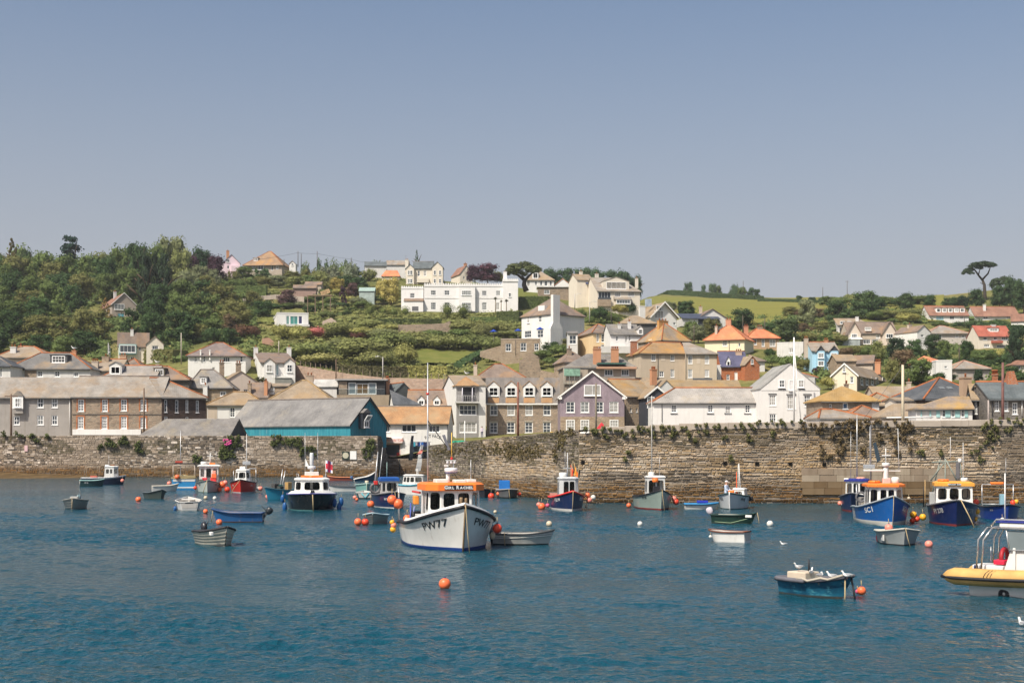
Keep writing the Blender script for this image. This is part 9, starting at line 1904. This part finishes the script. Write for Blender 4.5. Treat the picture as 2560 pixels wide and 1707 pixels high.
for x,y0,y1,d,lb in ((745,628,664,508,'first dark telegraph pole on the left skyline'),(753,634,664,515,'second telegraph pole close beside the first on the skyline'),(793,628,666,508,'tall telegraph pole alone on the left skyline'),(878,644,668,508,'short telegraph pole left of the dark low skyline bungalow'),(710,648,664,508,'short post beside the tiny white hut'),(2057,718,748,600,'telegraph pole standing in the far pasture'),(2118,702,745,640,'tall thin mast with cross arm above the far pasture'),(1858,702,740,620,'thin pole rising among the hedgerow trees'),(1912,795,838,330,'dark telegraph pole left of the large dark round tree'),(1690,768,800,366,'pale pole in front of the white chalet'),(1857,788,830,340,'pole behind the orange pyramid roof'),(1735,812,862,320,'grey lamp pole left of the cream pyramid house'),(1528,775,808,350,'pole among the bushes below the cream house'),(2398,868,905,290,'wooden pole among the trees below the red roof'),(2411,790,815,400,'thin pole below the five-dormer bungalow'),(2218,770,795,430,'thin pole above the double-gabled house')):
    post('telegraph_pole',lb,x,y0,y1,d,.14 if d > 400 else .12,m_bark((.1,.085,.07)),group=UG,cap=(x == 2118))
wr = empty('overhead_wire',P(745,632,508)); tag(wr,'thin telegraph wires strung along the left skyline','wire'); o = Vector(wr.location); mb = MB()
for (x0,y0),(x1,y1) in (((640,650),(745,632)),((745,632),(793,634)),((793,634),(878,648)),((878,648),(915,656))): mb.tube([P(x0+(x1-x0)*i/8,y0+(y1-y0)*i/8+4*(i/8)*(1-i/8),508)-o for i in range(9)],.035,4)
mb.build('wire',M_black,wr)
post('yacht_mast','tall white mast standing before the white gabled building',1985,843,1065,196,.13,M_letw,'mast'); post('yacht_mast','thin white mast leaning right beside the tall white one',2004,875,1065,196,.07,M_letw,'mast',lean=-18)
m_ = post('yacht_mast','varnished and white mast with boom above the pier wall',2257,912,1068,140,.17,m_plain((.55,.48,.36),.6,.3),'mast'); mb = MB(); mb.tube([(-1.6,0,.95),(3.0,0,1.0)],.07,6); mb.build('boom',M_letw,m_); mb = MB(); mb.tube([(0,0,6.0),(-3.8,0,.9)],.02,4); mb.build('stay',M_steel,m_)
post('street_lamp','white lamp post on the quay before the balcony house',1162,1052,1118,160,.06,M_letw,'lamp',UG); post('ladder_post','dark post on the low quay wall before the shops',999,1148,1200,205,.12,m_plain((.03,.03,.03),.8,.2))
# ---- gear heaped on the sloping pier
def heap(name,label,px,y0,y1,wpx,d,cols,seed,cat='gear'):
    o = P(px,y1,d); r = empty(name,o); tag(r,label,cat); rng = random.Random(seed); k = d/F
    for i in range(9):
        mb = MB(); x = rng.uniform(-.5,.5)*wpx*k; z = rng.random()*(y1-y0)*k*.7*(1-abs(x)/(wpx*k*.6)); a = rng.uniform(-.5,.5); L_ = rng.uniform(.5,1.4); mb.obox((x,rng.uniform(-.5,.5),z+.12),(L_/2*math.cos(a),L_/2*math.sin(a),rng.uniform(-.08,.08)),(0,.14,0),(0,0,.11)); mb.build('beam',m_plain(rng.choice(cols),.85,.15,.3),r)
heap('gear_heap','heap of rusty trawl gear on the pier before the hotel',1215,1098,1112,110,140,[(.09,.05,.035),(.12,.07,.045),(.06,.045,.04)],1); heap('gear_heap','pile of orange beams beside the rusty trawl gear',1300,1094,1104,60,128,[(.5,.2,.03),(.42,.17,.04),(.12,.07,.05)],2)
def net(label,px,y0,y1,wpx,d,col):
    o = P(px,y1,d); r = empty('net_heap',o); tag(r,label,'net'); mb = MB(); k = d/F; rng = random.Random(px)
    for i in range(7): mb.ball((rng.uniform(-.38,.38)*wpx*k,rng.uniform(-.3,.3),rng.random()*.15),wpx*k*rng.uniform(.16,.26),9,6,0,(1,1,(y1-y0)/wpx*1.9))
    mb.build('netting',m_plain(col,.95,.1,.4),r)
net('bright green heap of netting before the balcony house',1143,1094,1108,36,160,(.03,.26,.16)); net('pale green heap of netting on the pier before the purple house',1362,1084,1095,34,118,(.3,.36,.28)); net('dark brown drum of netting on the pier',1266,1088,1100,24,132,(.07,.045,.035))
r = empty('cable_drum',P(1500,1068,104)); tag(r,'red folded canopy on the pier before the purple house','canopy'); mb = MB(); mb.prism([(-.25,-.1),(.12,.36),(.28,.2),(.25,-.1)],0,.5,'y'); mb.build('cloth',m_plain((.7,.06,.08),.7,.2),r)
r = empty('yellow_rail',P(1376,1080,116)); tag(r,'yellow safety rail on the pier near the corner','rail'); mb = MB(); mb.tube([(0,0,.0),(1.4,0,-.05)],.04,6); mb.tube([(.1,0,0),(.1,0,-.6)],.03,5); mb.tube([(1.3,0,0),(1.3,0,-.6)],.03,5); mb.build('bar',m_plain((.65,.4,.05),.6,.3),r)
# ------------------------------------------------------------------ thin haze volume added over the bay to lift the dark tones
mb = MB(); mb.box(-1300,1300,-60,1540,-1.2,120)
hzm = bpy.data.materials.new('lifting_haze'); hzm.use_nodes = True; nt2 = hzm.node_tree; nt2.nodes.clear()
pv = nt2.nodes.new('ShaderNodeVolumePrincipled'); pv.inputs['Density'].default_value = .0001; pv.inputs['Color'].default_value = (.9,.94,1,1); pv.inputs['Anisotropy'].default_value = 0
ou = nt2.nodes.new('ShaderNodeOutputMaterial'); nt2.links.new(pv.outputs[0],ou.inputs['Volume'])
tag(mb.build('haze',hzm),'added thin haze volume lifting the darks of harbour and hillside','haze',kind='stuff')
